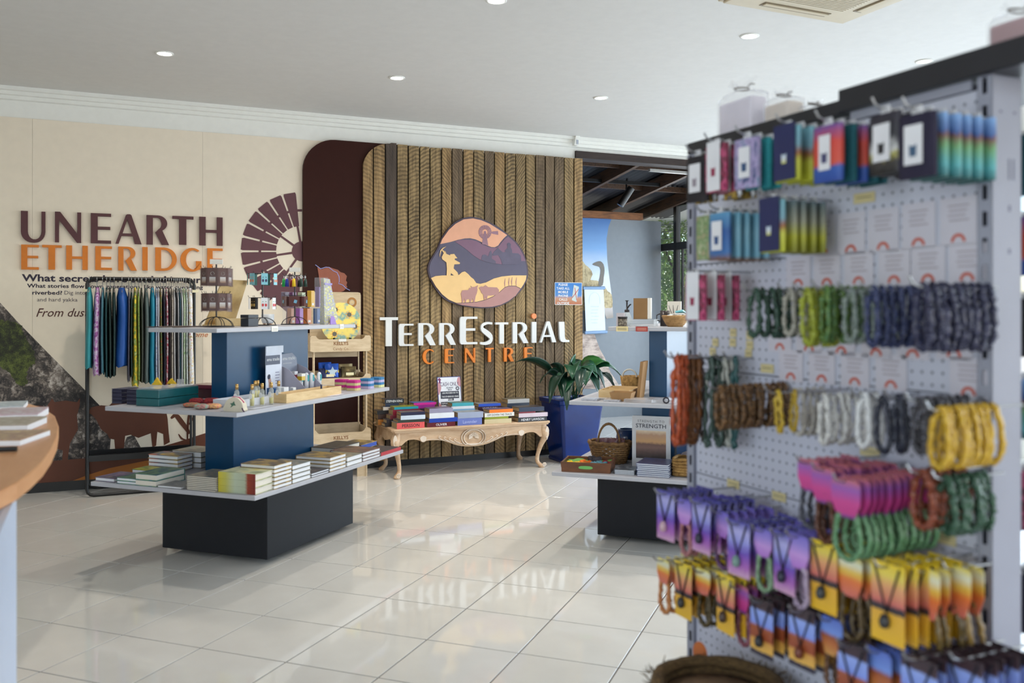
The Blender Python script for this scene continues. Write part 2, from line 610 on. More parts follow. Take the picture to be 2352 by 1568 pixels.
for i in range(-40, 40):
    for j in range(-40, 40):
        x = TO[0] + TS * (i * V_[0] + j * U_[0]); y = TO[1] + TS * (i * V_[1] + j * U_[1])
        cx, cy = x + TS / 2 * (U_[0] + V_[0]), y + TS / 2 * (U_[1] + V_[1])
        s, q = local((cx, cy), W0, AW)
        if not (-3.7 < s < 9.2 and -12.2 < q < 2.7):
            continue
        px = 1176 + F * cx / cy if cy > 0.5 else -9999
        py = Y0 + F * CH / cy if cy > 0.5 else 9999
        if -120 < px < 1750 and py < 1680 and q < 0.25:
            near.append((x, y))
        else:
            for f_ in tb_.f:
                pass
            rest.add([(x + a * U_[0] + b * V_[0], y + a * U_[1] + b * V_[1], c) for a, b, c in tb_.v], tb_.f)
near.sort(key=lambda p: p[1])
for x, y in near[:298]:
    link('floor_tile', tile_me, floor, (x, y, 0), (0, 0, AT))
ro = rest.build('floor_tile_field', tile_m, floor)
ro['kind'] = 'stuff'

# ceiling -------------------------------------------------------------
mb = MB()
mb.bb(-3.6, 9.1, -12.1, 0.10, CEIL, CEIL + 0.1)
struct('ceiling', mb, ceil_paint, WLOC, AW)

# back wall with its beige panels, white band above, opening to the annex on the right
S_T0, S_T1 = 2.857, 5.237           # timber cladding
S_O0, S_O1 = 5.15, 8.05             # opening
mb = MB()
mb.prism([(-3.6, 0), (S_O0, 0), (S_O0, 3.19), (S_O1, 3.19), (S_O1, 0), (9.1, 0), (9.1, CEIL), (-3.6, CEIL)], 0.0, 0.16)
wall_back = struct('wall_back', mb, white_paint, WLOC, AW)
seams = [-2.578, -1.248, 0.082, 1.41, 2.74]
for a, b in zip(seams, seams[1:]):
    m_ = MB(); m_.bb(a + 0.0006, b - 0.0006, -0.009, 0, 0.079, 3.083)
    m_.build('wall_panel', beige_paint, wall_back)
# side and front walls (out of the picture) with their glazing; the left-hand windows are added for the fill light
frame_m = M('dark_window_frame', (28, 26, 26), 0.4)
pane_m = CLEAR('window_glass', (225, 235, 240), 0.02, 0.02)
mb = MB(); mb.bb(-3.7, -3.6, -6.2, 0.16, 0, CEIL); mb.bb(-3.7, -3.6, -12.2, -11.0, 0, CEIL); mb.bb(-3.7, -3.6, -11.0, -6.2, 2.95, CEIL); mb.bb(-3.7, -3.6, -11.0, -6.2, 0, 0.35)
struct('wall_left', mb, white_paint, WLOC, AW)
mb = MB()
mb.bb(9.1, 9.2, -12.2, 0.16, 0, 0.35); mb.bb(9.1, 9.2, -12.2, 0.16, 2.95, CEIL)
mb.bb(9.1, 9.2, -0.2, 0.16, 0.35, 2.95); mb.bb(9.1, 9.2, -12.2, -9.8, 0.35, 2.95)
struct('wall_right', mb, white_paint, WLOC, AW)
mb = MB()
mb.bb(-3.7, 9.2, -12.2, -12.1, 2.95, CEIL); mb.bb(-3.7, 9.2, -12.2, -12.1, 0, 0.12)
mb.bb(-3.7, 0.8, -12.2, -12.1, 0.12, 2.95); mb.bb(8.4, 9.2, -12.2, -12.1, 0.12, 2.95)
struct('wall_front', mb, white_paint, WLOC, AW)
wn = 0
for k in range(2):
    a = -11.0 + k * 2.4
    wn += 1
    m_ = MB()
    m_.bb(-3.68, -3.62, a, a + 0.06, 0.35, 2.95); m_.bb(-3.68, -3.62, a + 2.34, a + 2.4, 0.35, 2.95)
    m_.bb(-3.68, -3.62, a + 0.06, a + 2.34, 0.35, 0.41); m_.bb(-3.68, -3.62, a + 0.06, a + 2.34, 2.89, 2.95)
    w_ = struct('window_%d' % wn, m_, frame_m, WLOC, AW)
    p_ = MB(); p_.bb(-3.653, -3.647, a + 0.06, a + 2.34, 0.41, 2.89); p_.build('pane', pane_m, w_)
for k in range(4):
    a = -9.8 + k * 2.4
    wn += 1
    m_ = MB()
    m_.bb(9.12, 9.18, a, a + 0.06, 0.35, 2.95); m_.bb(9.12, 9.18, a + 2.34, a + 2.4, 0.35, 2.95)
    m_.bb(9.12, 9.18, a + 0.06, a + 2.34, 0.35, 0.41); m_.bb(9.12, 9.18, a + 0.06, a + 2.34, 2.89, 2.95)
    w_ = struct('window_%d' % wn, m_, frame_m, WLOC, AW)
    p_ = MB(); p_.bb(9.147, 9.153, a + 0.06, a + 2.34, 0.41, 2.89); p_.build('pane', pane_m, w_)
for k in range(4):
    a = 0.8 + k * 1.9
    wn += 1
    m_ = MB()
    m_.bb(a, a + 0.06, -12.18, -12.12, 0.12, 2.95); m_.bb(a + 1.84, a + 1.9, -12.18, -12.12, 0.12, 2.95)
    m_.bb(a + 0.06, a + 1.84, -12.18, -12.12, 0.12, 0.18); m_.bb(a + 0.06, a + 1.84, -12.18, -12.12, 2.89, 2.95)
    w_ = struct('window_%d' % wn, m_, frame_m, WLOC, AW)
    p_ = MB(); p_.bb(a + 0.06, a + 1.84, -12.153, -12.147, 0.18, 2.89); p_.build('pane', pane_m, w_)

# stepped cornice
prof = [(0.0, CEIL), (-0.10, CEIL), (-0.10, CEIL - 0.030), (-0.067, CEIL - 0.034), (-0.067, CEIL - 0.062), (-0.036, CEIL - 0.066),
        (-0.036, CEIL - 0.094), (-0.005, CEIL - 0.099), (0.0, CEIL - 0.099)]
mb = MB()
k = len(prof)
vs = [(s, p[0], p[1]) for s in (-3.6, 9.1) for p in prof]
mb.add(vs, [(i, (i + 1) % k, (i + 1) % k + k, i + k) for i in range(k)] + [tuple(range(k - 1, -1, -1)), tuple(range(k, 2 * k))])
struct('trim_1', mb, white_paint, WLOC, AW)
# black baseboard
mb = MB(); mb.bb(-3.6, S_T0 - 0.57, -0.016, 0, 0, 0.079); mb.bb(S_T0 - 0.57, S_T1 - 0.02, -0.02, 0, 0, 0.068)
struct('baseboard_back', mb, black_kick, WLOC, AW)

# maroon panel with rounded corner behind the timber
def round_top(s0, s1, z0, z1, r, n=10):
    return [(s0, z0), (s1, z0), (s1, z1)] + arc(s0 + r, z1 - r, r, r, 90, 180, n)
mb = MB(); mb.prism(round_top(2.285, 3.4, 0.068, 3.097, 0.30), -0.045, 0.0)
o = struct('trim_2', mb, maroon, WLOC, AW); bevel(o, 0.004, 2)

# timber cladding, board by board
tx = [428, 498, 575, 650, 722, 795, 862, 936, 1003, 1075, 1143, 1213, 1277, 1345, 1412, 1478, 1540, 1602, 1662, 1725, 1787, 1845]
bs = [wl(680 + x * 0.35714, 700, 0.075)[0] for x in tx]
base = MB(); base.prism(round_top(bs[0] + 0.01, bs[-1] - 0.004, 0.072, 3.08, 0.26), -0.055, 0.0)
clad = struct('trim_3', base, M('timber_backing', (14, 12, 10), 0.9), WLOC, AW)
tim = [WOOD('timber_board_olive', (106, 86, 56), (180, 152, 106), 2.2, (16, 16, 1.3), 0.7, 0.35, 1.35),
       WOOD('timber_board_tan', (122, 95, 60), (192, 158, 108), 2.2, (16, 16, 1.3), 0.7, 0.35, 1.15),
       WOOD('timber_board_grey', (60, 50, 44), (100, 86, 74), 2.2, (18, 18, 1.2), 0.75, 0.35, 0.5),
       WOOD('timber_board_brown', (84, 68, 50), (142, 120, 92), 2.2, (16, 16, 1.3), 0.72, 0.35, 0.9)]
pick = [1, 1, 2, 0, 0, 0, 0, 1, 3, 1, 0, 3, 1, 0, 0, 0, 3, 3, 3, 0, 1]
zt = [0, 0, 0.008, 0, -0.004, -0.003, -0.006, 0, 0.002, 0, 0.004, 0.003, 0, -0.003, 0, 0, 0.002, 0, 0, -0.002, 0]
sL, RR, ZT = bs[0], 0.27, 3.097
for i in range(21):
    a, b = bs[i] + 0.0065, bs[i + 1] - 0.0065
    top = ZT + zt[i]
    pl = [(a, 0.068), (b, 0.068)]
    for q in range(7):
        s = b + (a - b) * q / 6
        pl.append((s, top if s > sL + RR else ZT - RR + math.sqrt(max(0, RR ** 2 - (sL + RR - s) ** 2))))
    m_ = MB(); f_ = 0.075 + rnd.uniform(-0.004, 0.004)
    m_.prism([(x - a, z) for x, z in pl], -f_, -0.05)
    o = m_.build('timber_board', tim[pick[i]], clad, (a, 0, 0))
    bevel(o, 0.002)

# ---------------------------------------------------------------- lettering on the walls
def glyph(ch):
    if ch == 'U': return [(0, 1), (0, .34)] + arc(.47, .34, .47, .34, 180, 270, 7) + arc(.55, .36, .45, .36, 270, 360, 7) + [(1, 1), (.84, 1), (.84, .36)] + arc(.56, .36, .28, .26, 0, -180, 9) + [(.28, 1)], None
    if ch == 'N': return [(0, 0), (0, 1), (.2, 1), (.85, .3), (.85, 1), (1, 1), (1, 0), (.84, 0), (.15, .73), (.15, 0)], None
    if ch == 'E': return [(0, 0), (0, 1), (1, 1), (1, .9), (.34, .9), (.34, .56), (.96, .56), (.96, .46), (.34, .46), (.34, .1), (1, .1), (1, 0)], None
    if ch == 'e': return [(.1, 0), (.03, .03), (0, .1), (0, .9), (.03, .97), (.1, 1), (1, 1), (1, .92), (.42, .92), (.36, .88), (.34, .82), (.34, .58), (.88, .58), (.88, .49), (.34, .49), (.34, .17), (.36, .11), (.42, .08), (1, .08), (1, 0)], None
    if ch == 'A': return [(0, 0), (.40, .97), (.46, 1), (.56, 1), (.61, .97), (1, 0), (.74, 0), (.66, .26), (.23, .26), (.12, 0)], [(.27, .35), (.62, .35), (.45, .82)]
    if ch == 'R': return [(0, 0), (0, 1), (.5, 1)] + arc(.5, .73, .42, .27, 78, -62, 10) + [(1, 0), (.68, 0), (.38, .42), (.46, .47)] + arc(.46, .72, .2, .2, -70, 90, 8) + [(.28, .92), (.28, 0)], None
    if ch == 'T': return [(0, .9), (0, 1), (1, 1), (1, .9), (.66, .9), (.66, 0), (.32, 0), (.32, .9)], None
    if ch == 'H': return [(0, 0), (0, 1), (.27, 1), (.27, .55), (.75, .55), (.75, 1), (1, 1), (1, 0), (.75, 0), (.75, .45), (.27, .45), (.27, 0)], None
    if ch == 'I': return [(0, 0), (0, 1), (1, 1), (1, 0)], None
    if ch == 'D': return [(0, 0), (0, 1), (.4, 1)] + arc(.4, .5, .6, .5, 88, -88, 14) + [(.4, 0)], [(.27, .9), (.4, .9)] + arc(.4, .5, .38, .4, 88, -88, 12) + [(.4, .1), (.27, .1)]
    if ch == 'C': return arc(.55, .5, .55, .5, 42, 318, 20) + arc(.62, .5, .36, .41, 312, 48, 16), None
    if ch == 'G': return arc(.55, .5, .55, .5, 50, 300, 18) + [(.83, .08), (1, .1), (1, .45), (.74, .45), (.74, .1)] + arc(.62, .5, .36, .41, 290, 56, 14), None
    if ch == 'S':
        c = smooth_open([(.9, .93), (.55, .95), (.22, .86), (.2, .68), (.5, .52), (.8, .34), (.76, .14), (.42, .05), (.04, .07)], 3)
        return stroke(c, [.09 + .17 * math.exp(-((i / (len(c) - 1) - .55) / .28) ** 2) for i in range(len(c))]), None
    if ch == 'L': return [(0, 1), (.52, 1), (.56, .25), (.64, .14), (.78, .1), (1, .1), (1, 0), (.4, 0), (.2, .04), (.1, .14), (.06, .3)], None

def letter(ch, box, d, depth, mat, parent):
    """box = left, right, top, bottom in pixels on the plane d in front of the wall"""
    l, r_, t, b = box
    s0, s1 = wl(l, t, d)[0], wl(r_, t, d)[0]
    xm = (l + r_) / 2
    z1, z0 = wl(xm, t, d)[1], wl(xm, b, d)[1]
    out, hole = glyph(ch)
    if hole:
        i = min(range(len(out)), key=lambda q: (out[q][0] - hole[0][0]) ** 2 + (out[q][1] - hole[0][1]) ** 2)
        oc = out[i:] + out[:i]
        ao = sum(oc[q][0] * oc[(q + 1) % len(oc)][1] - oc[(q + 1) % len(oc)][0] * oc[q][1] for q in range(len(oc)))
        ah = sum(hole[q][0] * hole[(q + 1) % len(hole)][1] - hole[(q + 1) % len(hole)][0] * hole[q][1] for q in range(len(hole)))
        if ao * ah > 0:
            hole = [hole[0]] + hole[:0:-1]
        out = oc + [oc[0]] + hole + [hole[0]]
    m_ = MB(); m_.prism([(s0 + x * (s1 - s0) - s0, z0 + z * (z1 - z0)) for x, z in out], -d, -d + depth)
    return m_.build('letter', mat, parent, (s0, 0, 0))

plum = M('plum_lettering', (84, 42, 46), 0.5)
amber = M('amber_lettering', (214, 120, 22), 0.5)
signw = M('white_lettering', (226, 228, 228), 0.4, noise=0.02)
orange = M('orange_lettering', (232, 130, 34), 0.4)
peach = M('peach_dot', (238, 140, 84), 0.4)
def word(name, label, chars, k, ox, oy, d, depth, mat):
    t = thing(name, label, 'lettering', WLOC, AW)
    for ch, l, r_, tt, b in chars:
        letter(ch, (ox + l * k, ox + r_ * k, oy + tt * k, oy + b * k), d, depth, mat, t)
    return t
k1 = 720 / 1882
word('wall_lettering', 'raised plum letters reading UNEARTH on the beige wall', [('U', 125, 272, 797, 985), ('N', 330, 487, 802, 985), ('E', 545, 667, 810, 990),
     ('A', 693, 850, 815, 993), ('R', 880, 1015, 822, 998), ('T', 1035, 1162, 827, 998), ('H', 1197, 1337, 832, 1003)], k1, 0, 180, 0.034, 0.024, plum)
word('wall_lettering', 'raised amber letters reading ETHERIDGE under the plum word on the beige wall', [('E', 127, 232, 998, 1147), ('T', 253, 370, 1000, 1147),
     ('H', 397, 527, 1003, 1148), ('E', 572, 672, 1007, 1150), ('R', 710, 822, 1010, 1153), ('I', 855, 887, 1012, 1152), ('D', 932, 1062, 1015, 1155),
     ('G', 1083, 1210, 1017, 1160), ('E', 1245, 1337, 1020, 1160)], k1, 0, 180, 0.034, 0.024, amber)
k2 = 460 / 2352
t_ = word('wall_lettering', 'white raised letters reading TERRESTRIAL on the timber boards', [('T', 65, 278, 145, 485), ('e', 288, 460, 222, 482), ('R', 517, 720, 213, 475),
     ('R', 763, 957, 213, 470), ('e', 1005, 1210, 138, 463), ('S', 1236, 1402, 200, 466), ('T', 1422, 1573, 205, 455), ('R', 1625, 1810, 203, 450),
     ('I', 1850, 1903, 200, 445), ('A', 1945, 2137, 193, 440), ('L', 2168, 2290, 198, 437)], k2, 860, 700, 0.118, 0.03, signw)
s_, z_ = wl(860 + 1877 * k2, 700 + 132 * k2, 0.118)
m_ = MB(); m_.prism([(s_ + 0.027 * math.cos(q * PI / 12), z_ + 0.028 * math.sin(q * PI / 12)) for q in range(24)], -0.118, -0.088)
m_.build('letter_dot', peach, t_)
word('wall_lettering', 'spaced orange raised letters reading CENTRE under the white word', [('C', 568, 707, 518, 697), ('e', 828, 938, 515, 685), ('N', 1065, 1185, 507, 680),
     ('T', 1308, 1402, 505, 670), ('R', 1523, 1640, 502, 665), ('e', 1760, 1860, 497, 655)], k2, 860, 700, 0.112, 0.024, orange)

# small printed text
navy_t = M('navy_print', (44, 36, 56), 0.6); grey_t = M('grey_print', (92, 84, 88), 0.6); brown_t = M('brown_script', (86, 46, 38), 0.6)
wt = thing('wall_text', 'printed story text under the raised letters, partly behind the clothes rack', 'lettering', WLOC, AW)
def wtext(s, l, r_, yb, hpx, mat, bold, parent=wt, shear=0, d=0.0105):
    s0, z0 = wl(l, yb, d); s1 = wl(r_, yb, d)[0]
    sz = abs(wl(l, yb - hpx, d)[1] - z0) / 0.72
    return text('text_line', s, sz, mat, parent, s0, -d, z0, bold, 'LEFT', 1.0, shear, width=s1 - s0)
wtext('What secrets have settled in our', 50, 462, 645, 16, navy_t, 0.0022)
wtext('What stories flow down generations, like water quenching', 62, 466, 660, 9, navy_t, 0.0010)
wtext('riverbed?', 74, 143, 676, 9, navy_t, 0.0010)
wtext('Dig into', 148, 196, 676, 9, grey_t, 0.0)
wtext('gold', 421, 448, 677, 9, grey_t, 0.0)
wtext('and hard yakka', 85, 178, 692, 9, grey_t, 0.0)
wtext('From dust', 83, 205, 727, 20, brown_t, 0.0006, shear=0.35)
wtext('come', 437, 478, 774, 12, M('orange_script', (206, 128, 84), 0.6), 0.0006, shear=0.4)

# printed mural on the beige panels -----------------------------------
def rock_mat(name, cols, vs, ns):
    m, t, b_ = _new(name)
    tc = t.nodes.new('ShaderNodeTexCoord')
    nz = t.nodes.new('ShaderNodeTexNoise'); nz.inputs['Scale'].default_value = ns; nz.inputs['Detail'].default_value = 10; nz.inputs['Roughness'].default_value = 0.7
    t.links.new(tc.outputs['Object'], nz.inputs['Vector'])
    wm = t.nodes.new('ShaderNodeVectorMath'); wm.operation = 'MULTIPLY_ADD'; wm.inputs[1].default_value = (.5, .5, .5)
    t.links.new(nz.outputs['Color'], wm.inputs[0]); t.links.new(tc.outputs['Object'], wm.inputs[2])
    vo = t.nodes.new('ShaderNodeTexVoronoi'); vo.inputs['Scale'].default_value = vs; vo.feature = 'DISTANCE_TO_EDGE'
    t.links.new(wm.outputs[0], vo.inputs['Vector'])
    n2 = t.nodes.new('ShaderNodeTexNoise'); n2.inputs['Scale'].default_value = 2.2; n2.inputs['Detail'].default_value = 3
    t.links.new(tc.outputs['Object'], n2.inputs['Vector'])
    m1 = t.nodes.new('ShaderNodeMath'); m1.operation = 'MULTIPLY_ADD'; m1.inputs[1].default_value = .9
    t.links.new(vo.outputs['Distance'], m1.inputs[0]); t.links.new(nz.outputs['Fac'], m1.inputs[2])
    m2 = t.nodes.new('ShaderNodeMath'); m2.operation = 'MULTIPLY_ADD'; m2.inputs[1].default_value = 1.1
    m3 = t.nodes.new('ShaderNodeMath'); m3.operation = 'SUBTRACT'; m3.inputs[1].default_value = .75
    t.links.new(n2.outputs['Fac'], m2.inputs[0]); t.links.new(m1.outputs[0], m3.inputs[0]); t.links.new(m3.outputs[0], m2.inputs[2])
    rp = t.nodes.new('ShaderNodeValToRGB')
    els = rp.color_ramp.elements
    while len(els) < len(cols): els.new(.5)
    for i_, (e, c) in enumerate(zip(els, cols)):
        e.position = .22 + .62 * i_ / (len(cols) - 1); e.color = lin(c)
    t.links.new(m2.outputs[0], rp.inputs[0]); t.links.new(rp.outputs[0], b_.inputs['Base Color'])
    b_.inputs['Roughness'].default_value = .6
    return m
rock_m = rock_mat('rock_photo_print', [(24, 22, 24), (66, 60, 58), (118, 108, 100), (170, 160, 152), (206, 198, 190)], 10, 6)
bush_m = rock_mat('bush_photo_print', [(14, 16, 10), (36, 42, 18), (80, 92, 34), (124, 136, 60), (60, 66, 34)], 26, 20)
brown_m = M('brown_mural_print', (96, 50, 30), 0.55, noise=0.03)
dune_m = M('ochre_mural_print', (170, 102, 34), 0.55, noise=0.03)
mural = thing('wall_mural', 'printed mural of rocky hill, brown cattle and ochre ground low on the beige wall', 'mural', WLOC, AW)
km = 480 / 1344
def mpoly(name, pts, d, mat, parent=mural, k=km, ox=0, oy=600, sm=0, th=0.0012, jit=0.0):
    pl = [wl(ox + x * k, oy + y * k, d) for x, y in pts]
    if sm: pl = smooth_closed(pl, sm)
    if jit: pl = [(x + rnd.uniform(-jit, jit), y + rnd.uniform(-jit, jit)) for x, y in pl]
    m_ = MB(); m_.prism(pl, -d, -d + th)
    return m_.build(name, mat, parent)
mpoly('rock_print', [(-400, -150), (0, 265), (110, 385), (330, 610), (510, 790), (640, 925), (720, 1050), (705, 1230), (440, 1290), (-400, 1290)], 0.0102, rock_m)
mpoly('bush_print', [(-60, 400), (40, 380), (130, 410), (160, 480), (200, 560), (230, 640), (170, 700), (180, 780), (120, 800), (60, 700), (-60, 640)], 0.0110, bush_m, sm=6, jit=.012)
mpoly('rock_print', [(795, 1180), (815, 1130), (860, 1115), (910, 1205), (800, 1228)], 0.0102, rock_m)
mpoly('ground_print', [(-400, 1290), (300, 1285), (600, 1262), (960, 1215), (1180, 1150), (1380, 1085), (1600, 1040), (1900, 1000), (1900, 1320), (1180, 1380), (500, 1420), (-400, 1490)], 0.0112, brown_m)
mpoly('dune_print', [(460, 1413), (560, 1375), (700, 1330), (930, 1283), (1180, 1245), (1700, 1180), (1700, 1335), (1180, 1370)], 0.0120, dune_m)
mpoly('bull_print', [(60, 1300), (60, 1040), (150, 960), (240, 925), (300, 935), (335, 880), (350, 905), (420, 895), (495, 905), (515, 880), (512, 930), (495, 990), (502, 1080), (450, 1170),
                     (435, 1275), (400, 1278), (405, 1215), (350, 1200), (335, 1290)], 0.0116, brown_m)
mpoly('cow_print', [(560, 970), (590, 937), (650, 925), (700, 930), (735, 895), (775, 888), (820, 915), (900, 925), (1020, 930), (1065, 945), (1078, 1010), (1085, 1100), (1092, 1162), (1055, 1182), (1050, 1110),
                    (1012, 1095), (1004, 1185), (980, 1195), (970, 1105), (890, 1135), (840, 1115), (805, 1122), (795, 1218), (742, 1225), (735, 1145), (705, 1140), (690, 1110), (650, 1080), (620, 1020), (590, 985)], 0.0116, brown_m)
for pts, w0 in (([(1100, 1010), (1130, 990), (1165, 1030), (1205, 1085), (1215, 1110)], 26), ([(1205, 1170), (1207, 1080), (1215, 990), (1240, 940)], 12), ([(1148, 1110), (1170, 1140), (1205, 1150)], 10),
                ([(1215, 1050), (1240, 1010), (1255, 985)], 10), ([(1325, 780), (1330, 830), (1340, 880), (1345, 930)], 18)):
    c = [wl(x * km, 600 + y * km, 0.0116) for x, y in smooth_open(pts, 3)]
    n_ = len(c)
    m_ = MB(); m_.prism(stroke(c, [0.0016 * w0 * math.sin(PI * (0.12 + 0.8 * q / (n_ - 1))) for q in range(n_)]), -0.0116, -0.0104)
    m_.build('grass_print', brown_m, mural)

# windmill beside the maroon panel
mill = thing('windmill_mural', 'plum windmill wheel half hidden behind the maroon panel', 'mural', WLOC, AW)
plumf = M('plum_mural_print', (98, 58, 66), 0.55, noise=0.03)
cs, cz = wl(694, 577, 0.02)
RW = 0.545
def polar(r, a): return (cs + r * math.cos(R(a)), cz + r * math.sin(R(a)))
for q in range(25):
    a0 = 95 + q * 14.4 + .55; a1 = a0 + 14.4 - 1.1
    am = (a0 + a1) / 2
    if not (85 < am < 275): continue
    m_ = MB(); m_.prism([polar(RW * .97, a0 + .5), polar(RW, a0 + 1.2), polar(RW, a1 - 1.2), polar(RW * .97, a1 - .5), polar(RW * .43, a1 - .9), polar(RW * .43, a0 + .9)], -0.013, -0.009); m_.build('blade', plumf, mill)
m_ = MB(); m_.prism([polar(RW * .715, a) for a in range(90, 276, 5)] + [polar(RW * .675, a) for a in range(275, 89, -5)], -0.0126, -0.0092); m_.build('rim_band', plumf, mill)
m_ = MB(); m_.prism([polar(RW * .17, q * 15) for q in range(24)], -0.013, -0.009); m_.build('hub', plumf, mill)
for a in (100, 145, 190, 235):
    m_ = MB(); m_.prism([polar(RW * .15, a - 7), polar(RW * .46, a - 2), polar(RW * .46, a + 2), polar(RW * .15, a + 7)], -0.0128, -0.0092); m_.build('spoke', plumf, mill)
mpoly('tower', [(1530, 1235), (1780, 1235), (1815, 1500), (1810, 1830), (1700, 1830), (1720, 1400)], 0.0125, plumf, mill, k1, 0, 180, 0, 0.003)
# ochre map of the shire on the maroon panel with blue river lines
kq = 220 / 1816
mp_ = thing('shire_map', 'terracotta map shape with pale blue river line on the maroon panel', 'map', WLOC, AW)
def mq(pts): return [wl(620 + x * kq, 600 + y * kq, 0.052) for x, y in pts]
m_ = MB(); m_.prism(mq([(900, 110), (980, 150), (1120, 105), (1200, 135), (1290, 160), (1340, 205), (1410, 225), (1460, 280), (1440, 360), (1465, 400), (1450, 450), (1468, 490), (1400, 560), (1290, 600), (1100, 620), (960, 560), (930, 300)]), -0.052, -0.046)
m_.build('map_shape', M('terracotta_print', (150, 84, 62), 0.55), mp_)
m_ = MB(); m_.prism(stroke(mq([(860, 65), (960, 140), (1060, 110), (1120, 115), (1200, 180), (1270, 210), (1310, 290), (1315, 380), (1300, 420), (1380, 450), (1440, 510), (1515, 550)]), 0.006), -0.055, -0.052)
m_.build('river_line', M('river_blue', (150, 156, 214), 0.5), mp_)

# the shaped sign on the timber --------------------------------------
sg = thing('logo_sign', 'pebble-shaped layered sign with miner, riders, windmill and cattle on the timber boards', 'sign', WLOC, AW)
kl = 260 / 1699
def lg(name, pts, d, th, mat, sm=0, par=sg):
    pl = [wl(970 + x * kl, 480 + y * kl, d) for x, y in pts]
    if sm: pl = smooth_closed(pl, sm)
    m_ = MB(); m_.prism(pl, -d, -d + th)
    return m_.build(name, mat, par)
OUT = [(760, 118), (870, 138), (1000, 193), (1100, 243), (1200, 308), (1290, 383), (1390, 470), (1470, 570), (1530, 680), (1565, 790), (1587, 900), (1587, 1000), (1562, 1090), (1500, 1200), (1400, 1310), (1300, 1390), (1180, 1450), (1050, 1482),
       (900, 1488), (750, 1478), (600, 1452), (500, 1425), (400, 1390), (310, 1330), (230, 1240), (160, 1130), (110, 1030), (83, 930), (88, 850), (118, 770), (178, 670), (228, 590), (253, 520), (310, 400), (400, 280), (500, 190), (600, 140), (680, 120)]
cxm, cym = 835, 800
def grow(pts, k): return [(cxm + (x - cxm) * k, cym + (y - cym) * k) for x, y in pts]
lg('backing', OUT, 0.105, 0.03, M('sign_edge_plum', (78, 66, 82), 0.45), 2)
lg('slate_hill', grow(OUT, 0.972), 0.110, 0.008, M('sign_slate', (86, 82, 106), 0.45, noise=0.04), 2)
s_apr = M('sign_apricot', (232, 170, 138), 0.45, noise=0.03); s_mau = M('sign_mauve', (126, 92, 116), 0.45, noise=0.03)
s_yel = M('sign_sand', (236, 196, 134), 0.45, noise=0.03); s_ros = M('sign_rose', (176, 130, 126), 0.45, noise=0.03); s_sla = M('sign_slate_shape', (90, 84, 108), 0.45)
lg('sky_layer', [(270, 525), (300, 450), (400, 310), (500, 220), (620, 155), (760, 140), (880, 165), (1010, 220), (1130, 295), (1275, 390), (1220, 440), (1170, 500), (1140, 545), (1090, 572), (1040, 570), (960, 540), (880, 490), (800, 455), (720, 437), (640, 440), (540, 460), (420, 495)], 0.115, 0.006, s_apr)
lg('mauve_hill', [(490, 490), (560, 462), (650, 458), (740, 460), (830, 485), (900, 530), (980, 565), (1050, 582), (1110, 580), (1160, 545), (1200, 490), (1240, 445), (1290, 415), (1380, 490), (1460, 590), (1520, 700), (1548, 780), (1490, 780), (1400, 800), (1300, 825), (1200, 830), (1100, 815), (1000, 790), (930, 785), (860, 755), (760, 690), (680, 620), (600, 560)], 0.113, 0.004, s_mau)
lg('sand_layer', [(130, 1035), (200, 1005), (300, 995), (370, 995), (540, 995), (600, 945), (640, 935), (690, 975), (730, 1020), (770, 1050), (810, 1110), (870, 1122), (960, 1100), (1080, 1040), (1200, 1010), (1350, 995), (1565, 995), (1555, 1060), (1520, 1130), (1480, 1190), (1400, 1150), (1300, 1150), (1240, 1170), (1150, 1250), (1060, 1310), (940, 1360), (820, 1390), (650, 1402), (510, 1408), (400, 1360), (300, 1280), (210, 1170)], 0.117, 0.008, s_yel)
lg('miner', [(365, 1000), (370, 900), (362, 800), (300, 752), (292, 720), (322, 660), (300, 630), (345, 632), (362, 672), (420, 695), (418, 678), (480, 672), (497, 700), (528, 738), (490, 740), (486, 760), (568, 805), (560, 825), (480, 830), (470, 890), (530, 950), (545, 1000), (495, 1012), (430, 960), (425, 1000)], 0.119, 0.004, s_yel)
lg('pickaxe', [(360, 560), (300, 608), (345, 640), (338, 650), (290, 620), (275, 660), (264, 722), (260, 680), (272, 620), (310, 580)], 0.119, 0.004, s_yel)
lg('rose_layer', [(510, 1415), (650, 1410), (820, 1398), (940, 1368), (1060, 1318), (1150, 1258), (1240, 1178), (1300, 1158), (1400, 1158), (1475, 1198), (1400, 1300), (1300, 1375), (1180, 1435), (1050, 1465), (900, 1472), (750, 1460), (600, 1440)], 0.120, 0.008, s_ros)
lg('bull', [(595, 1408), (590, 1330), (580, 1270), (600, 1220), (650, 1215), (690, 1215), (705, 1185), (740, 1180), (725, 1150), (750, 1168), (790, 1168), (838, 1143), (825, 1180), (830, 1215), (820, 1260), (800, 1310), (785, 1398), (765, 1398), (755, 1340), (725, 1398), (710, 1398), (705, 1350), (660, 1360), (655, 1403), (640, 1403), (630, 1340), (610, 1408)], 0.121, 0.004, s_ros)
lg('cow', [(850, 1185), (880, 1160), (920, 1165), (950, 1140), (990, 1170), (1120, 1175), (1150, 1210), (1150, 1255), (1110, 1290), (980, 1300), (970, 1355), (955, 1355), (955, 1310), (935, 1360), (925, 1360), (915, 1280), (890, 1260), (870, 1210)], 0.121, 0.004, s_ros)
lg('horse_rider', [(1050, 690), (1075, 640), (1130, 590), (1140, 570), (1150, 600), (1210, 650), (1250, 640), (1240, 620), (1280, 580), (1270, 520), (1300, 500), (1330, 525), (1325, 570), (1345, 610), (1350, 660), (1440, 665), (1480, 700), (1485, 780), (1420, 832), (1200, 832), (1180, 760), (1140, 690), (1070, 700)], 0.115, 0.004, s_sla)
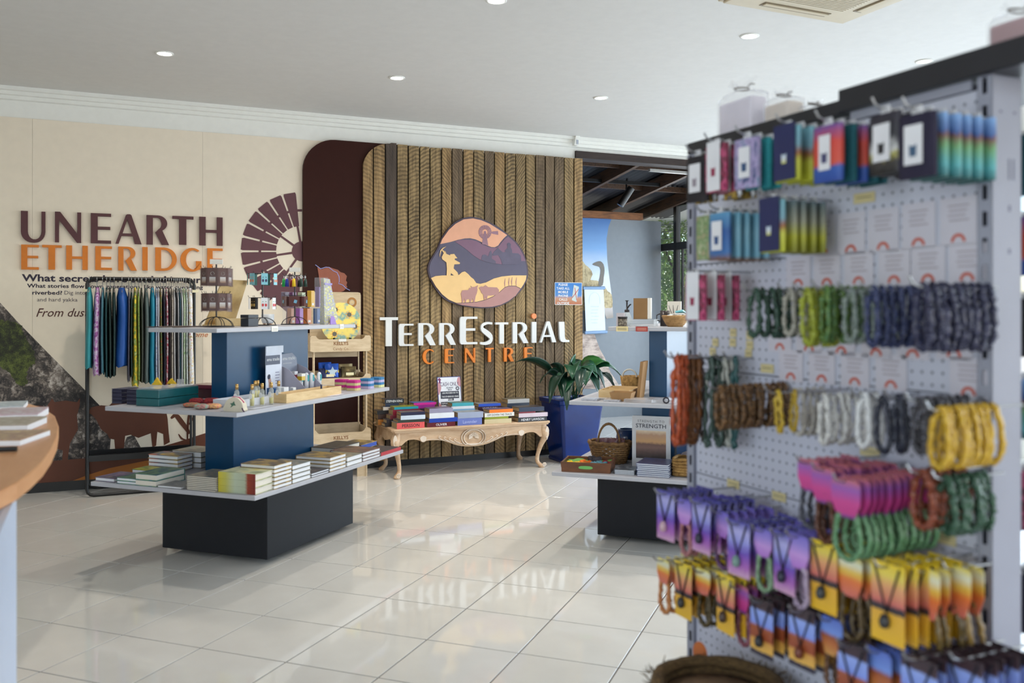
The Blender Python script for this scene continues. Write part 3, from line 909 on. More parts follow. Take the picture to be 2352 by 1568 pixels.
lg('horse_rider', [(885, 755), (900, 690), (940, 680), (990, 710), (1010, 640), (1030, 620), (1050, 680), (1040, 740), (1100, 780), (1105, 825), (940, 787)], 0.115, 0.004, s_sla)
s_mil = M('sign_windmill', (150, 112, 128), 0.45)
for q in range(18):
    a0, a1 = q * 20 + 1.5, q * 20 + 18.5
    lg('mill_blade', [(942 + r * math.cos(R(a)), 345 - r * math.sin(R(a)) * 1.08) for r, a in ((97, a0), (97, a1), (38, a1 - 4), (38, a0 + 4))], 0.118, 0.003, s_mil)
lg('mill_tower', [(930, 330), (954, 330), (990, 545), (895, 525)], 0.1175, 0.0025, s_mil)
lg('mill_vane', [(1035, 345), (1065, 335), (1137, 330), (1140, 387), (1060, 372), (1035, 358)], 0.118, 0.003, s_mil)
for x, y in ((1240, 1170), (1300, 1160), (1345, 1150), (1410, 1155)):
    lg('reed', stroke([(x, y), (x - 4, y - 60), (x + 6, y - 130)], [6, 16, 5]), 0.119, 0.002, s_ros)
# ================================================================ THE ANNEX BEHIND THE OPENING
AD = 2.5                                  # mural wall stands this far behind the main wall
grey_wall = M('grey_annex_wall', (128, 136, 144), 0.6, noise=0.03)
dark_beam = WOOD('dark_stained_beam', (34, 24, 20), (58, 42, 36), 3, (2, 14, 14), 0.6, 0.1)
rafter_m = WOOD('brown_rafter', (46, 30, 20), (92, 62, 38), 3, (14, 2, 14), 0.6, 0.1)
rust_beam = WOOD('rust_beam', (96, 58, 30), (150, 96, 54), 3, (2, 12, 12), 0.6, 0.1)
mb = MB(); mb.prism([(3.2, 0), (7.889, 0), (7.889, 2.778), (3.2, 2.778)], AD, AD + 0.1)
wall_annex = struct('wall_annex', mb, grey_wall, WLOC, AW)
mb = MB(); mb.bb(3.1, 3.2, 0.16, AD + 0.1, 0, 3.4); struct('wall_annex_left', mb, grey_wall, WLOC, AW)
mb = MB(); mb.bb(S_O0 - 0.007, S_O1 + 0.05, -0.03, 0.17, 3.112, 3.186)
struct('trim_4', mb, dark_beam, WLOC, AW)
mb = MB(); mb.bb(3.2, 7.536, AD - 0.08, AD + 0.06, 2.775, 2.87)
struct('trim_5', mb, rust_beam, WLOC, AW)
mb = MB(); mb.bb(6.2, 7.9, 0.18, 0.22, 3.065, 3.095)
struct('trim_6', mb, M('brushed_rail', (200, 200, 196), 0.3, 0.6), WLOC, AW)
# corrugated roof, falling away from the shop, on rafters
def roof_z(y): return 3.36 - (y - 0.1) * 0.135
mb = MB()
mb.grid([[(3.1 + q * 0.0254, y, roof_z(y) + 0.012 * math.sin(q * PI / 1.5)) for q in range(215)] for y in (0.1, 1.0, 2.0, 3.3)])
roof = struct('ceiling_annex', mb, M('dark_roof_sheet', (40, 40, 44), 0.45, 0.2))
roof.location = WLOC; roof.rotation_euler = (0, 0, AW)
for s in (3.6, 4.45, 5.3, 6.15, 7.0, 7.75):
    mb = MB()
    mb.add([(s + a, y, roof_z(y) - 0.015 - h) for y in (0.17, 3.2) for a, h in ((0, 0), (0.05, 0), (0.05, 0.15), (0, 0.15))],
           [(0, 1, 2, 3), (7, 6, 5, 4), (0, 4, 5, 1), (1, 5, 6, 2), (2, 6, 7, 3), (3, 7, 4, 0)])
    mb.build('rafter', rafter_m, roof)
for y in (0.75, 1.6):
    mb = MB(); mb.bb(3.2, 7.9, y, y + 0.05, roof_z(y) - 0.09, roof_z(y) - 0.02); mb.build('purlin', rafter_m, roof)
# window wall running from the mural wall back toward the shop
SW = 7.9
def wd_at(px):
    a = (px - 1176) / F
    return -((a * (W0[1] + SW * WV[1]) - W0[0] - SW * WV[0]) / (NV[0] - a * NV[1]))
wn += 1
fm = MB()
ys = [AD + 0.1, wd_at(1550), 1.0, 0.2]
zt_ = 2.40
fm.bb(SW, SW + 0.07, 0.16, AD + 0.1, 0.0, 0.12); fm.bb(SW, SW + 0.07, 0.16, AD + 0.1, 2.96, 3.05); fm.bb(SW, SW + 0.07, 0.16, AD + 0.1, zt_ - 0.05, zt_ + 0.05)
for y in ys[1:]:
    fm.bb(SW, SW + 0.07, y - 0.035, y + 0.035, 0.0, 3.05)
win = struct('window_%d' % wn, fm, frame_m, WLOC, AW)
for a, b in zip(ys[1:], ys[:-1]):
    for z0, z1 in ((0.12, zt_ - 0.05), (zt_ + 0.05, 2.96)):
        m_ = MB(); m_.bb(SW + 0.03, SW + 0.035, a + 0.035, b - 0.035, z0, z1); m_.build('pane', pane_m, win)
for z in (2.52, 2.62, 2.72, 2.82):
    m_ = MB(); m_.bb(SW + 0.02, SW + 0.045, ys[1] + 0.035, AD + 0.1, z, z + 0.008); m_.build('louvre_bar', C(120, 122, 124), win)
m_ = MB(); m_.bb(SW + 0.02, SW + 0.05, wd_at(1563) - 0.012, wd_at(1563) + 0.012, 0.12, zt_ - 0.05); m_.build('sash_bar', frame_m, win)
# clerestory gap above the end of the mural wall looks out on a white eave
mb = MB(); mb.bb(7.3, 11.5, AD + 0.35, 6.5, 3.02, 3.08)
struct('trim_7', mb, M('white_eave', (240, 240, 238), 0.6, noise=0.02), WLOC, AW)
mb = MB(); mb.bb(8.0, 30, -6, 30, -0.25, -0.15)
struct('ground_outside', mb, M('pale_concrete', (196, 190, 178), 0.8, scale=3), WLOC, AW)

# printed photo of sky, bush and an emu on the grey wall
ke = 0.3125
emu = thing('emu_mural', 'printed blue sky and scrub photo with grey emu head on the grey annex wall', 'mural', WLOC, AW)
def epoly(name, pts, off, mat, sm=0):
    d = -AD + off
    pl = [wl(1240 + x * ke, 330 + y * ke, d) for x, y in pts]
    if sm: pl = smooth_closed(pl, sm)
    m_ = MB(); m_.prism(pl, -d, -d + 0.0015)
    return m_.build(name, mat, emu)
sky_m = G('sky_photo_print', [(0.0, (150, 140, 130)), (0.12, (196, 190, 190)), (0.2, (214, 220, 226)), (0.42, (216, 228, 242)), (0.7, (120, 168, 222)), (1.0, (62, 112, 178))], 'Z', 0.03, 14)
epoly('sky_print', [(-700, 520), (318, 546), (527, 552), (505, 610), (490, 700), (495, 850), (510, 980), (530, 1130), (540, 1278), (490, 1286), (470, 1225), (400, 1210), (318, 1215), (-700, 1200)], 0.004, sky_m)
tree_p = V('scrub_photo_print', [(80, 74, 62), (160, 144, 110), (206, 190, 150), (112, 104, 90)], 6, 0.6, fine=True)
epoly('scrub_print', [(300, 880), (335, 890), (370, 920), (388, 960), (372, 1000), (420, 1005), (436, 1036), (440, 1212), (300, 1215)], 0.0055, tree_p, 2)
epoly('scrub_print', [(470, 1050), (500, 1085), (528, 1110), (534, 1200), (500, 1205), (470, 1195)], 0.0055, tree_p, 2)
epoly('emu_print', [(385, 885), (415, 868), (445, 863), (468, 885), (476, 930), (470, 980), (462, 1040), (430, 1040), (440, 980), (446, 930), (435, 905), (405, 896)], 0.007, M('emu_grey_print', (116, 112, 106), 0.6), 2)
epoly('grass_photo', [(-700, 1385), (318, 1392), (400, 1396), (420, 1450), (442, 1510), (475, 1568), (520, 1680), (600, 1800), (-700, 1800)], 0.004, V('grass_photo_print', [(70, 62, 60), (150, 132, 124), (214, 196, 184), (120, 100, 90)], 9, 0.6, fine=True))

# trees outside the annex window --------------------------------------
leaf_a = M('tree_leaf_green', (130, 160, 74), 0.5, noise=0.4, scale=3); leaf_b = M('tree_leaf_dark', (84, 124, 60), 0.5, noise=0.4, scale=3)
bark = M('tree_bark', (86, 70, 56), 0.9, bump=0.4)
def tree(label, s, d, h, rad, lm, n):
    x, y, _ = WP(s, d)
    t = thing('tree', label, 'tree', (x, y, -0.15))
    m_ = MB(); m_.tube([(0, 0, 0), (0.08, 0, h * 0.35), (-0.05, 0.06, h * 0.62), (0.05, 0, h * 0.8)], [0.13, 0.10, 0.07, 0.03], 7)
    m_.tube([(-0.05, 0.06, h * 0.5), (0.5, 0.1, h * 0.75)], [0.05, 0.02], 5); m_.tube([(-0.05, 0, h * 0.45), (-0.5, -0.2, h * 0.7)], [0.05, 0.02], 5)
    m_.build('trunk', bark, t)
    r_ = random.Random(label)
    m_ = MB()
    for q in range(n):
        a, b, c = r_.gauss(0, 1), r_.gauss(0, 1), r_.gauss(0, 1)
        k = (a * a + b * b + c * c) ** 0.5 or 1
        rr = rad * (0.55 + 0.45 * r_.random())
        p = Vector((a / k * rr, b / k * rr, h * 0.68 + c / k * rr * 0.85))
        u = Vector((r_.gauss(0, 1), r_.gauss(0, 1), r_.gauss(0, 1))).normalized(); v = u.orthogonal().normalized()
        z = 0.04 + 0.03 * r_.random()
        m_.add([p - u * z, p + v * z * 0.45, p + u * z, p - v * z * 0.45], [(0, 1, 2, 3)])
    o = m_.build('foliage', lm, t); o['kind'] = 'stuff'
tree('tall light green tree outside the annex window', 10.3, -5.2, 4.0, 1.5, leaf_a, 9000)
tree('dark green tree farther off outside the annex window', 12.9, -8.6, 5.0, 2.0, leaf_b, 9000)
tree('low rounded green tree beside the annex outside', 12.9, -4.4, 3.2, 1.2, leaf_a, 5000)

# ---------------------------------------------------------------- fixed fittings
t = thing('phone_sign', 'small laminated blue and orange sign asking for mobile calls outside, on the timber boards', 'sign', WLOC, AW)
s0, z1 = wl(1274, 648, 0.084); s1, z0 = wl(1337, 700, 0.084)
m_ = MB(); m_.bb(s0, s1, -0.084, -0.080, z0, z1); psh = m_.build('sheet', G('phone_sign_print', [(0, (176, 96, 52)), (0.3, (190, 140, 110)), (0.42, (70, 130, 196)), (1, (34, 118, 196))], 'Z', 0.05), t)
m_ = MB(); wv_ = 0.005
for a, b, c, d_ in ((s0, s1, z0, z0 + wv_), (s0, s1, z1 - wv_, z1), (s0, s0 + wv_, z0, z1), (s1 - wv_, s1, z0, z1)):
    m_.bb(a, b, -0.0852, -0.084, c, d_)
m_.build('border', signw, t)
for q, wd_ in enumerate(('PLEASE', 'TAKE ALL', 'MOBILE', 'PHONE', 'CALLS', 'OUTSIDE')):
    text('text_line', wd_, 0.035, signw, psh, s0 + 0.098, -0.0853, z1 - 0.036 - q * 0.0385, 0.0007, 'CENTER')
m_ = MB(); m_.prism([(s0 + 0.20, z0 + 0.05), (s0 + 0.255, z0 + 0.03), (s0 + 0.285, z0 + 0.19), (s0 + 0.225, z0 + 0.21)], -0.0858, -0.084); m_.build('phone_picture', C(196, 206, 204), psh)
m_ = MB(); m_.prism(stroke([(s0 + 0.205, z0 + 0.075), (s0 + 0.28, z0 + 0.165)], 0.006), -0.0866, -0.0858); m_.build('cross_line', C(186, 52, 60), psh)
m_ = MB(); m_.prism(stroke([(s0 + 0.235, z0 + 0.18), (s0 + 0.258, z0 + 0.05)], 0.006), -0.0866, -0.0858); m_.build('cross_line', C(186, 52, 60), psh)

dP = -AD + 0.06
t = thing('poster_holder', 'hanging white printed notice in pale blue clip rails on the annex wall', 'poster', WLOC, AW)
pa, pb, pc, pd_ = [wl(x, y, dP) for x, y in ((1342, 661), (1386, 661), (1391, 762), (1346, 764))]
m_ = MB(); m_.prism([pa, pb, pc, pd_], -dP, -dP + 0.003); nsh = m_.build('sheet', M('notice_paper', (218, 230, 244), 0.5, noise=0.02), t)
for a, b in ((pa, pb), (pd_, pc)):
    m_ = MB(); m_.tube([(a[0] - 0.02, -dP, a[1]), (b[0] + 0.02, -dP, b[1])], 0.022, 8); m_.build('clip_rail', C(136, 168, 206, 0.3), t)
bl = C(196, 212, 232)
m_ = MB(); ax = (pa[0] + pb[0]) / 2 + 0.01
m_.prism(stroke([(ax - 0.085, pa[1] - 0.22)] + [(ax + 0.085 * math.cos(R(a)), pa[1] - 0.16 + 0.1 * math.sin(R(a))) for a in range(180, -1, -20)] + [(ax + 0.085, pa[1] - 0.22)], 0.006), -dP - 0.0012, -dP); m_.build('arch_print', bl, nsh)
for q in range(6):
    m_ = MB(); m_.bb(ax - 0.06 + 0.01 * (q % 2), ax + 0.07 - 0.012 * (q % 3), -dP - 0.0012, -dP, pa[1] - 0.26 - q * 0.045, pa[1] - 0.252 - q * 0.045); m_.build('text_line', bl, nsh)

# motion sensor on the cornice
s0, z0 = wl(1324, 322, 0.11)
t = thing('motion_sensor', 'small white motion sensor tilted on the cornice', 'sensor', WP(s0, 0.06, z0), AW)
m_ = MB(); m_.prism([(-0.035, -0.055), (0.012, -0.06), (0.035, 0.045), (0.03, 0.062), (-0.012, 0.062)], -0.07, -0.015); o = m_.build('housing', white_paint, t); bevel(o, 0.008, 2)
m_ = MB(); m_.bb(-0.012, 0.012, -0.074, -0.07, -0.045, 0.0); m_.build('lens', C(178, 184, 196, 0.3), t)
m_ = MB(); m_.bb(-0.01, 0.02, -0.02, 0.06, 0.0, 0.03); m_.build('bracket', white_paint, t)

# ceiling cassette air conditioner
Zc = F * (3.28 - CH) / (Y0 - 58)
ccx = (1935 - 1176) / F * Zc
t = thing('ceiling_air_conditioner', 'beige square cassette air conditioner set in the ceiling', 'air conditioner', (ccx, Zc, CEIL), AW)
cr = M('cream_plastic', (196, 182, 154), 0.45, noise=0.02)
m_ = MB()
m_.prismz([(-0.95, -0.95), (0, -0.95), (0, 0), (-0.95, 0)], -0.028, 0.0)
m_.prismz([(-0.93, -0.93), (-0.02, -0.93), (-0.02, -0.02), (-0.93, -0.02)], -0.042, -0.028)
o = m_.build('panel', cr, t); bevel(o, 0.01, 2)
m_ = MB(); m_.prismz([(-0.74, -0.74), (-0.21, -0.74), (-0.21, -0.21), (-0.74, -0.21)], -0.046, -0.042); gr_ = m_.build('grille', C(120, 112, 94), t)
for q in range(26):
    m_ = MB(); yy = -0.735 + q * 0.0204; m_.bb(-0.735, -0.215, yy, yy + 0.011, -0.054, -0.046); m_.build('grille_slat', cr, gr_)
for a, b, c, d_ in ((-0.72, -0.23, -0.145, -0.085), (-0.72, -0.23, -0.865, -0.805), (-0.145, -0.085, -0.72, -0.23), (-0.865, -0.805, -0.72, -0.23)):
    m_ = MB(); m_.bb(a, b, c, d_, -0.045, -0.042); vn = m_.build('air_vent', C(120, 104, 78), t)
    m_ = MB(); m_.bb(a + 0.01, b - 0.01, c + 0.012, d_ - 0.02, -0.05, -0.045); m_.build('vent_flap', C(198, 184, 156), vn)

# recessed downlights
glow = M('downlight_glow', (255, 252, 246), 0.4, emit=18.0, noise=0.0)
places = ('nearest the top edge above the gap between the stands', 'left-hand one above the raised plum letters', 'above the maroon panel', 'above the annex opening, farthest away', 'beside the air conditioner', 'rightmost, above the pegboard unit')
for (px, py), pl in zip(((1140, 0), (378, 122), (912, 178), (1380, 224), (1722, 82), (2123, 140)), places):
    Zc = F * (CEIL - CH) / (Y0 - py)
    loc = ((px - 1176) / F * Zc, Zc, CEIL)
    t = thing('downlight', 'round white ceiling downlight, ' + pl, 'light', loc, 0, 'recessed ceiling downlights')
    m_ = MB(); m_.lathe([(0.062, -0.0005), (0.062, -0.006), (0.050, -0.008), (0.047, -0.002)], 24); m_.build('trim_ring', white_paint, t)
    m_ = MB(); m_.lathe([(0.0, -0.004), (0.047, -0.004), (0.047, -0.001), (0.0, -0.001)], 24); m_.build('lamp_face', glow, t)
    l = bpy.data.lights.new('downlight_lamp', 'SPOT'); l.energy = 88; l.spot_size = R(125); l.spot_blend = 0.9; l.shadow_soft_size = 0.05; l.color = (1.0, 0.92, 0.82)
    lo = bpy.data.objects.new('downlight_lamp', l); COL.objects.link(lo); lo.parent = t; lo.location = (0, 0, -0.03)

# track spotlight in the annex
s0, z0 = wl(1342, 413, -1.2); s1, z1 = wl(1532, 428, -1.2)
t = thing('track_light', 'black ceiling track with one spotlight in the annex', 'light', WLOC, AW)
blk = M('black_metal', (16, 16, 18), 0.35)
m_ = MB(); m_.bb(s0 - 0.9, s1, 1.18, 1.22, z0 - 0.02, z0 + 0.02); m_.build('track', blk, t)
sx, sz = wl(1437, 450, -1.2)
m_ = MB(); m_.tube([(sx + 0.02, 1.2, sz + 0.22), (sx + 0.01, 1.2, sz + 0.08)], 0.012, 6); m_.build('stem', blk, t)
m_ = MB(); m_.tube([(sx + 0.06, 1.16, sz + 0.10), (sx - 0.07, 1.22, sz - 0.12)], 0.045, 12); m_.build('lamp_head', blk, t)
# ================================================================ DISPLAY STANDS
CA = (-1.642, 5.857)
CB = (1.102, 6.175)
H1, H2, H3 = 0.495, 0.945, 1.405
char_m = M('charcoal_laminate', (26, 28, 33), 0.5, noise=0.05, spec=0.25)
blue_sheen_m = M('blue_sheen_laminate', (6, 62, 100), 0.3, noise=0.05, spec=0.35)  # dark column laminate with the blue window reflection put into its colour
shelf_m = M('grey_laminate', (176, 177, 184), 0.42, noise=0.03)
def display_stand(c, label):
    t = thing('display_stand', label, 'display stand', (c[0], c[1], 0), AT)
    def p(name, u, v, z0, z1, m):
        m_ = MB(); m_.bb(-u, u, -v, v, z0, z1); o = m_.build(name, m, t); bevel(o, 0.0025); return o
    p('base', .391, .486, .03, H1 - .025, char_m)
    p('plinth', .28, .38, .012, .03, blk)
    for a in (-1, 1):
        for b in (-1, 1):
            m_ = MB(); m_.tube([(a * .24 - .012, b * .34, .015), (a * .24 + .012, b * .34, .015)], .015, 10); m_.build('castor', blk, t)
    p('lower_shelf', .585, .861, H1 - .025, H1, shelf_m)
    p('lower_column', .1056, .434, H1, H2 - .025, blue_sheen_m)
    p('middle_shelf', .4694, .866, H2 - .025, H2, shelf_m)
    p('upper_column', .0582, .435, H2, H3 - .025, blue_sheen_m)
    p('top_shelf', .248, .76, H3 - .025, H3, shelf_m)
    return t
display_stand(CA, 'three-tier dark display stand with grey shelves in front of the clothes rack')
display_stand(CB, 'three-tier dark display stand with grey shelves partly behind the pegboard unit')

def lyx(c, px, lx):
    """place along the stand's long axis where the given pixel column meets the line lx"""
    a = (px - 1176) / F
    return (a * (c[1] + lx * U_[1]) - c[0] - lx * U_[0]) / (V_[0] - a * V_[1])
def on(c, lx, ly, h):
    return (c[0] + lx * U_[0] + ly * V_[0], c[1] + lx * U_[1] + ly * V_[1], h)
def onpx(c, px, lx, h):
    return on(c, lx, lyx(c, px, lx), h)

# ---------------------------------------------------------------- books
page_m = M('book_pages', (222, 216, 204), 0.8, noise=0.06, scale=60, stretch=(1, 1, 12))
tan_pages = M('aged_book_pages', (176, 150, 112), 0.85, noise=0.12, scale=60, stretch=(1, 1, 12))
white_pages = M('white_book_pages', (232, 234, 238), 0.8, noise=0.04, scale=60, stretch=(1, 1, 12))
BK = {}
def book(label, loc, rz, w, d, t, cover, spine=None, pages=None, title=None, tcol=None, group=None, th=0.0, align='CENTER', name='book'):
    """spine along x, facing -y"""
    o = thing(name, label, 'book', loc, rz, group)
    spine = spine or cover
    c = min(0.003, t * 0.14)
    m_ = MB()
    m_.bb(-w / 2, w / 2, -d / 2 + c, d / 2, 0, c); m_.bb(-w / 2, w / 2, -d / 2 + c, d / 2, t - c, t, 0); m_.bb(-w / 2, w / 2, -d / 2, -d / 2 + c, 0, t, 1)
    cv = m_.build('cover', [cover, spine], o)
    m_ = MB(); m_.bb(-w / 2 + .004, w / 2 - .004, -d / 2 + c, d / 2 - .004, c, t - c); m_.build('pages', pages or page_m, o)
    if title:
        sz = th or t * 0.72
        vs_ = text_poly(title, sz, sz * .008, align)[0]
        wt_ = max(v[0] for v in vs_) - min(v[0] for v in vs_)
        text('title', title, sz, tcol or signw, cv, 0, -d / 2 - 0.0008, t / 2 - sz * 0.35, sz * .008, align, width=min(wt_, w * .84))
    return o

def stack(x, y, z, rz, specs, group):
    """specs bottom to top: (label, w, d, t, cover, spine, pages, title, tcol, twist, dx)"""
    for sp in specs:
        label, w, d, t, cov, spi, pg, ti, tc_, tw, dx = (list(sp) + [None] * 11)[:11]
        c, s = math.cos(rz), math.sin(rz)
        dx = dx or 0
        book(label, (x + dx * c, y + dx * s, z), rz + (tw or 0), w, d, t, cov, spi, pg, ti, tc_, group)
        z += t + 0.0006
    return z
art = {
    'teal': V('cover_teal_art', [(20, 60, 74), (40, 110, 120), (110, 150, 110), (40, 84, 90)], 2.8, 0.35),
    'green': V('cover_green_art', [(40, 60, 30), (160, 160, 40), (90, 110, 50), (30, 40, 30)], 2.2, 0.35),
    'land': V('cover_landscape_art', [(60, 70, 90), (150, 140, 120), (96, 104, 100), (190, 184, 170)], 2.2, 0.35),
    'warm': V('cover_sunset_art', [(180, 96, 60), (60, 90, 120), (196, 160, 60), (40, 60, 84)], 1.7, 0.35),
    'gold': V('cover_gold_art', [(120, 92, 40), (180, 150, 84), (80, 70, 60), (150, 120, 60)], 2.8, 0.35),
    'purple': V('cover_purple_art', [(70, 50, 84), (120, 100, 130), (60, 60, 90), (150, 130, 120)], 2.8, 0.35),
    'dark': V('cover_dark_art', [(34, 34, 40), (80, 76, 80), (50, 46, 52), (110, 100, 96)], 3.3, 0.35),
    'maroon': V('cover_maroon_art', [(90, 24, 30), (140, 110, 96), (70, 60, 66), (120, 50, 46)], 2.8, 0.35),
    'yellow': V('cover_yellow_art', [(196, 184, 70), (206, 206, 170), (150, 160, 120), (90, 84, 60)], 2.2, 0.35),
    'blue': V('cover_blue_art', [(20, 50, 140), (60, 110, 190), (120, 120, 140), (30, 60, 120)], 1.7, 0.35),
    'grey': V('cover_grey_art', [(90, 96, 108), (150, 150, 150), (120, 120, 124), (180, 178, 170)], 2.2, 0.35),
}
GL = 'books on the lower shelf of the left stand'
def run(lab, n, w, d, t, cov, spi, pg, tw=0.012):
    r_ = random.Random(lab)
    out = []
    for q in range(n):
        pos = 'lying alone' if n == 1 else ('top of its stack' if q == n - 1 else ('bottom of its stack' if q == 0 else ('%s up in its stack' % ('second', 'third', 'fourth', 'fifth', 'sixth', 'seventh', 'eighth')[q - 1])))
        out.append((lab + ', ' + pos, w, d, t, cov, spi, pg, None, None, r_.uniform(-tw, tw)))
    return out
def put(px, py, wd, dp, rz, specs):
    """px,py: pixel of the stack's base corner nearest the picture's lower edge; wd along u, dp along v"""
    x, y, _ = atH(px, py, H1)
    lx, ly = local((x, y), CA, AT)
    lx = max(-0.585 + wd / 2 + .004, min(0.585 - wd / 2 - .004, lx - wd / 2)); ly = max(-0.861 + dp / 2 + .004, min(0.861 - dp / 2, ly + dp / 2))
    p = on(CA, lx, ly, H1)
    return stack(p[0], p[1], H1 + 0.0005, AT + rz, specs, GL)
PW, PC = white_pages, page_m
bp = PI
put(259, 1108, .15, .21, bp, run('thin purple-covered book at the shelf\'s left corner', 1, .148, .20, .022, art['purple'], None, PW))
put(312, 1114, .15, .19, bp, run('small teal-covered book beside the purple one on the lower shelf', 2, .148, .185, .017, art['teal'], C(30, 80, 84), PW))
put(372, 1096, .24, .13, bp, run('yellow and green covered book behind the teal ones on the lower shelf', 1, .235, .125, .034, art['green'], None, PW))
put(358, 1119, .16, .24, bp, run('white-edged teal paperback in the double stack on the lower shelf', 2, .158, .235, .034, art['teal'], None, PC))
put(416, 1124, .18, .16, bp, run('thin grey-blue booklet between paper stacks on the lower shelf', 1, .17, .155, .012, art['grey'], None, PW))
put(408, 1084, .24, .145, bp, run('orange and blue landscape book in the tall left stack', 4, .235, .14, .024, art['warm'], None, PW))
put(462, 1076, .24, .22, bp, run('white-edged landscape book beside the column', 3, .235, .215, .034, art['land'], None, PW))
put(495, 1131, .215, .24, bp, run('grey-blue covered magazine in the sagging pile on the lower shelf', 8, .205, .225, .0095, art['land'], None, PC, .03))
put(585, 1137, .25, .20, 0, [('yellow-green paperback with red edge, %s at the shelf\'s near corner' % q, .248, .19, .037, art['yellow'], G('yellow_red_spine', [(0, (206, 190, 50)), (.2, (190, 186, 90)), (.45, (188, 200, 176)), (.72, (176, 186, 160)), (.8, (150, 60, 34)), (1, (120, 34, 26))], 'X', .04), PC) for q in ('bottom of three', 'middle of three', 'top of three')])
def edge(px0, px1, dp, rz, specs, inset=0.0):
    """stack along the right-hand edge between two pixel columns"""
    lx = .585 - dp / 2 - .006 - inset
    l0, l1 = lyx(CA, px0, .58 - inset), lyx(CA, px1, .58 - inset)
    p = on(CA, lx, (l0 + l1) / 2, H1)
    k = abs(l1 - l0) - .006
    specs = [(s[0], k, dp - .004) + tuple(s[3:]) for s in specs]
    return stack(p[0], p[1], H1 + .0005, AT + rz, specs, GL)
er = -PI / 2
edge(631, 673, .24, er, run('dark blue spined paperback with white pages beside the yellow ones', 6, .2, .3, .022, art['gold'], C(30, 50, 120), PW, .008))
edge(673, 716, .22, er, run('white-paged paperback right of the blue pile', 4, .2, .3, .026, art['land'], C(90, 90, 60), PW, .008))
edge(717, 758, .22, er, run('thin black-striped book between white piles', 2, .2, .3, .013, art['dark'], C(30, 40, 44), PW, .008))
edge(759, 797, .26, er, run('gold-covered book in the bronze stack', 4, .2, .3, .022, art['gold'], C(130, 104, 50), PW, .008))
edge(798, 834, .22, er, run('pale-covered book with dark spine beside the bronze stack', 2, .2, .3, .03, art['land'], C(70, 40, 30), PW, .008))
edge(835, 875, .26, er, run('maroon-spined book near the right end of the lower shelf', 3, .2, .3, .02, art['maroon'], C(104, 20, 34), PW, .008))
edge(876, 922, .18, PI / 2, [('dark green photo-covered book with red spine at the right tip of the lower shelf', .2, .2, .024, art['dark'], C(178, 34, 44), PW)])
edge(770, 828, .2, er, [('black book behind the bronze stack, %s of two' % q, .2, .2, .03, art['dark'], C(38, 36, 40), PC) for q in ('lower', 'upper')], .27)
edge(830, 868, .2, er, [('bright blue edged art book behind the maroon stack', .2, .2, .035, art['gold'], C(30, 70, 170), C(30, 70, 170))], .27)

# ---------------------------------------------------------------- middle shelf of the left stand
def mid(px, lx): return onpx(CA, px, lx, H2)
def boxthing(name, label, cat, loc, rz, w, d, h, m, lid=0.0, lm=None, group=None):
    t = thing(name, label, cat, loc, rz, group)
    m_ = MB(); m_.bb(-w / 2, w / 2, -d / 2, d / 2, 0, h * (1 - lid)); o = m_.build('box_body', m, t); bevel(o, .002)
    if lid:
        m_ = MB(); m_.bb(-w / 2 - .001, w / 2 + .001, -d / 2 - .001, d / 2 + .001, h * (1 - lid) + .001, h); o = m_.build('lid', lm or m, t); bevel(o, .002)
    return t
navyb = M('navy_gift_box', (42, 42, 68), 0.5)
l_at = lambda px, ly: None
def mf(px, ly):                                   # by pixel column along the front-left edge
    a = (px - 1176) / F
    lx = (a * (CA[1] + ly * V_[1]) - CA[0] - ly * V_[0]) / (U_[0] - a * U_[1])
    return on(CA, lx, ly, H2)
for col_, px in (('left', 288), ('right', 322)):
    p = mf(px, -.66)
    for q in range(4):
        boxthing('gift_box', 'flat navy gift box, %s of the %s stack of four' % (('lowest', 'second up', 'third up', 'topmost')[q], col_), 'box', (p[0], p[1], H2 + .0005 + q * .0225), AT, .076, .14, .022, navyb, .3, group='navy gift boxes')
p = mf(386, -.60)
tealc = M('teal_case', (18, 92, 98), 0.3)
t = thing('jewellery_case', 'glossy teal two-layer case with clear lid on the middle shelf', 'case', p, AT)
m_ = MB(); m_.bb(-.085, .085, -.17, .17, 0, .045); o = m_.build('case_base', tealc, t); bevel(o, .004, 2)
m_ = MB(); m_.bb(-.085, .085, -.17, .17, .047, .095); o = m_.build('case_tray', tealc, t); bevel(o, .004, 2)
m_ = MB(); m_.bb(-.08, .08, -.165, .165, .095, .103); m_.build('clear_lid', CLEAR(), t)
for q, px in enumerate((361, 394)):
    pp = mf(px, -.55 + .1 * q)
    m_ = MB(); m_.add([(-.03, -.01, 0), (.03, -.01, 0), (.03, .01, 0), (-.03, .01, 0), (0, -.008, .045 - .012 * q), (0, .008, .045 - .012 * q)], [(3, 2, 1, 0), (0, 1, 4), (1, 2, 5, 4), (2, 3, 5), (3, 0, 4, 5)])
    solo('felt_triangle', m_, C(232, 190, 30), 'yellow felt triangle on the teal case, %s one' % ('left and taller', 'right and lower')[q], 'ornament', (pp[0], pp[1], H2 + .104), AT + .2)
p = mf(415, -.42)
m_ = MB(); m_.lathe([(.022, 0), (.022, .13), (.019, .13), (.019, .003), (0, .003)], 16)
solo('clear_tube', m_, CLEAR(), 'upright clear plastic tube behind the teal case', 'tube', (p[0], p[1], H2 + .001), AT)
p = mf(464, -.30)
boxthing('maroon_box', 'dark maroon glossy box behind the teal case, beside the column', 'box', (p[0] + .02, p[1] + .1, H2 + .0005), AT, .19, .16, .085, M('maroon_gloss', (70, 22, 36), 0.25), .3, M('maroon_lid', (110, 40, 60), 0.2))
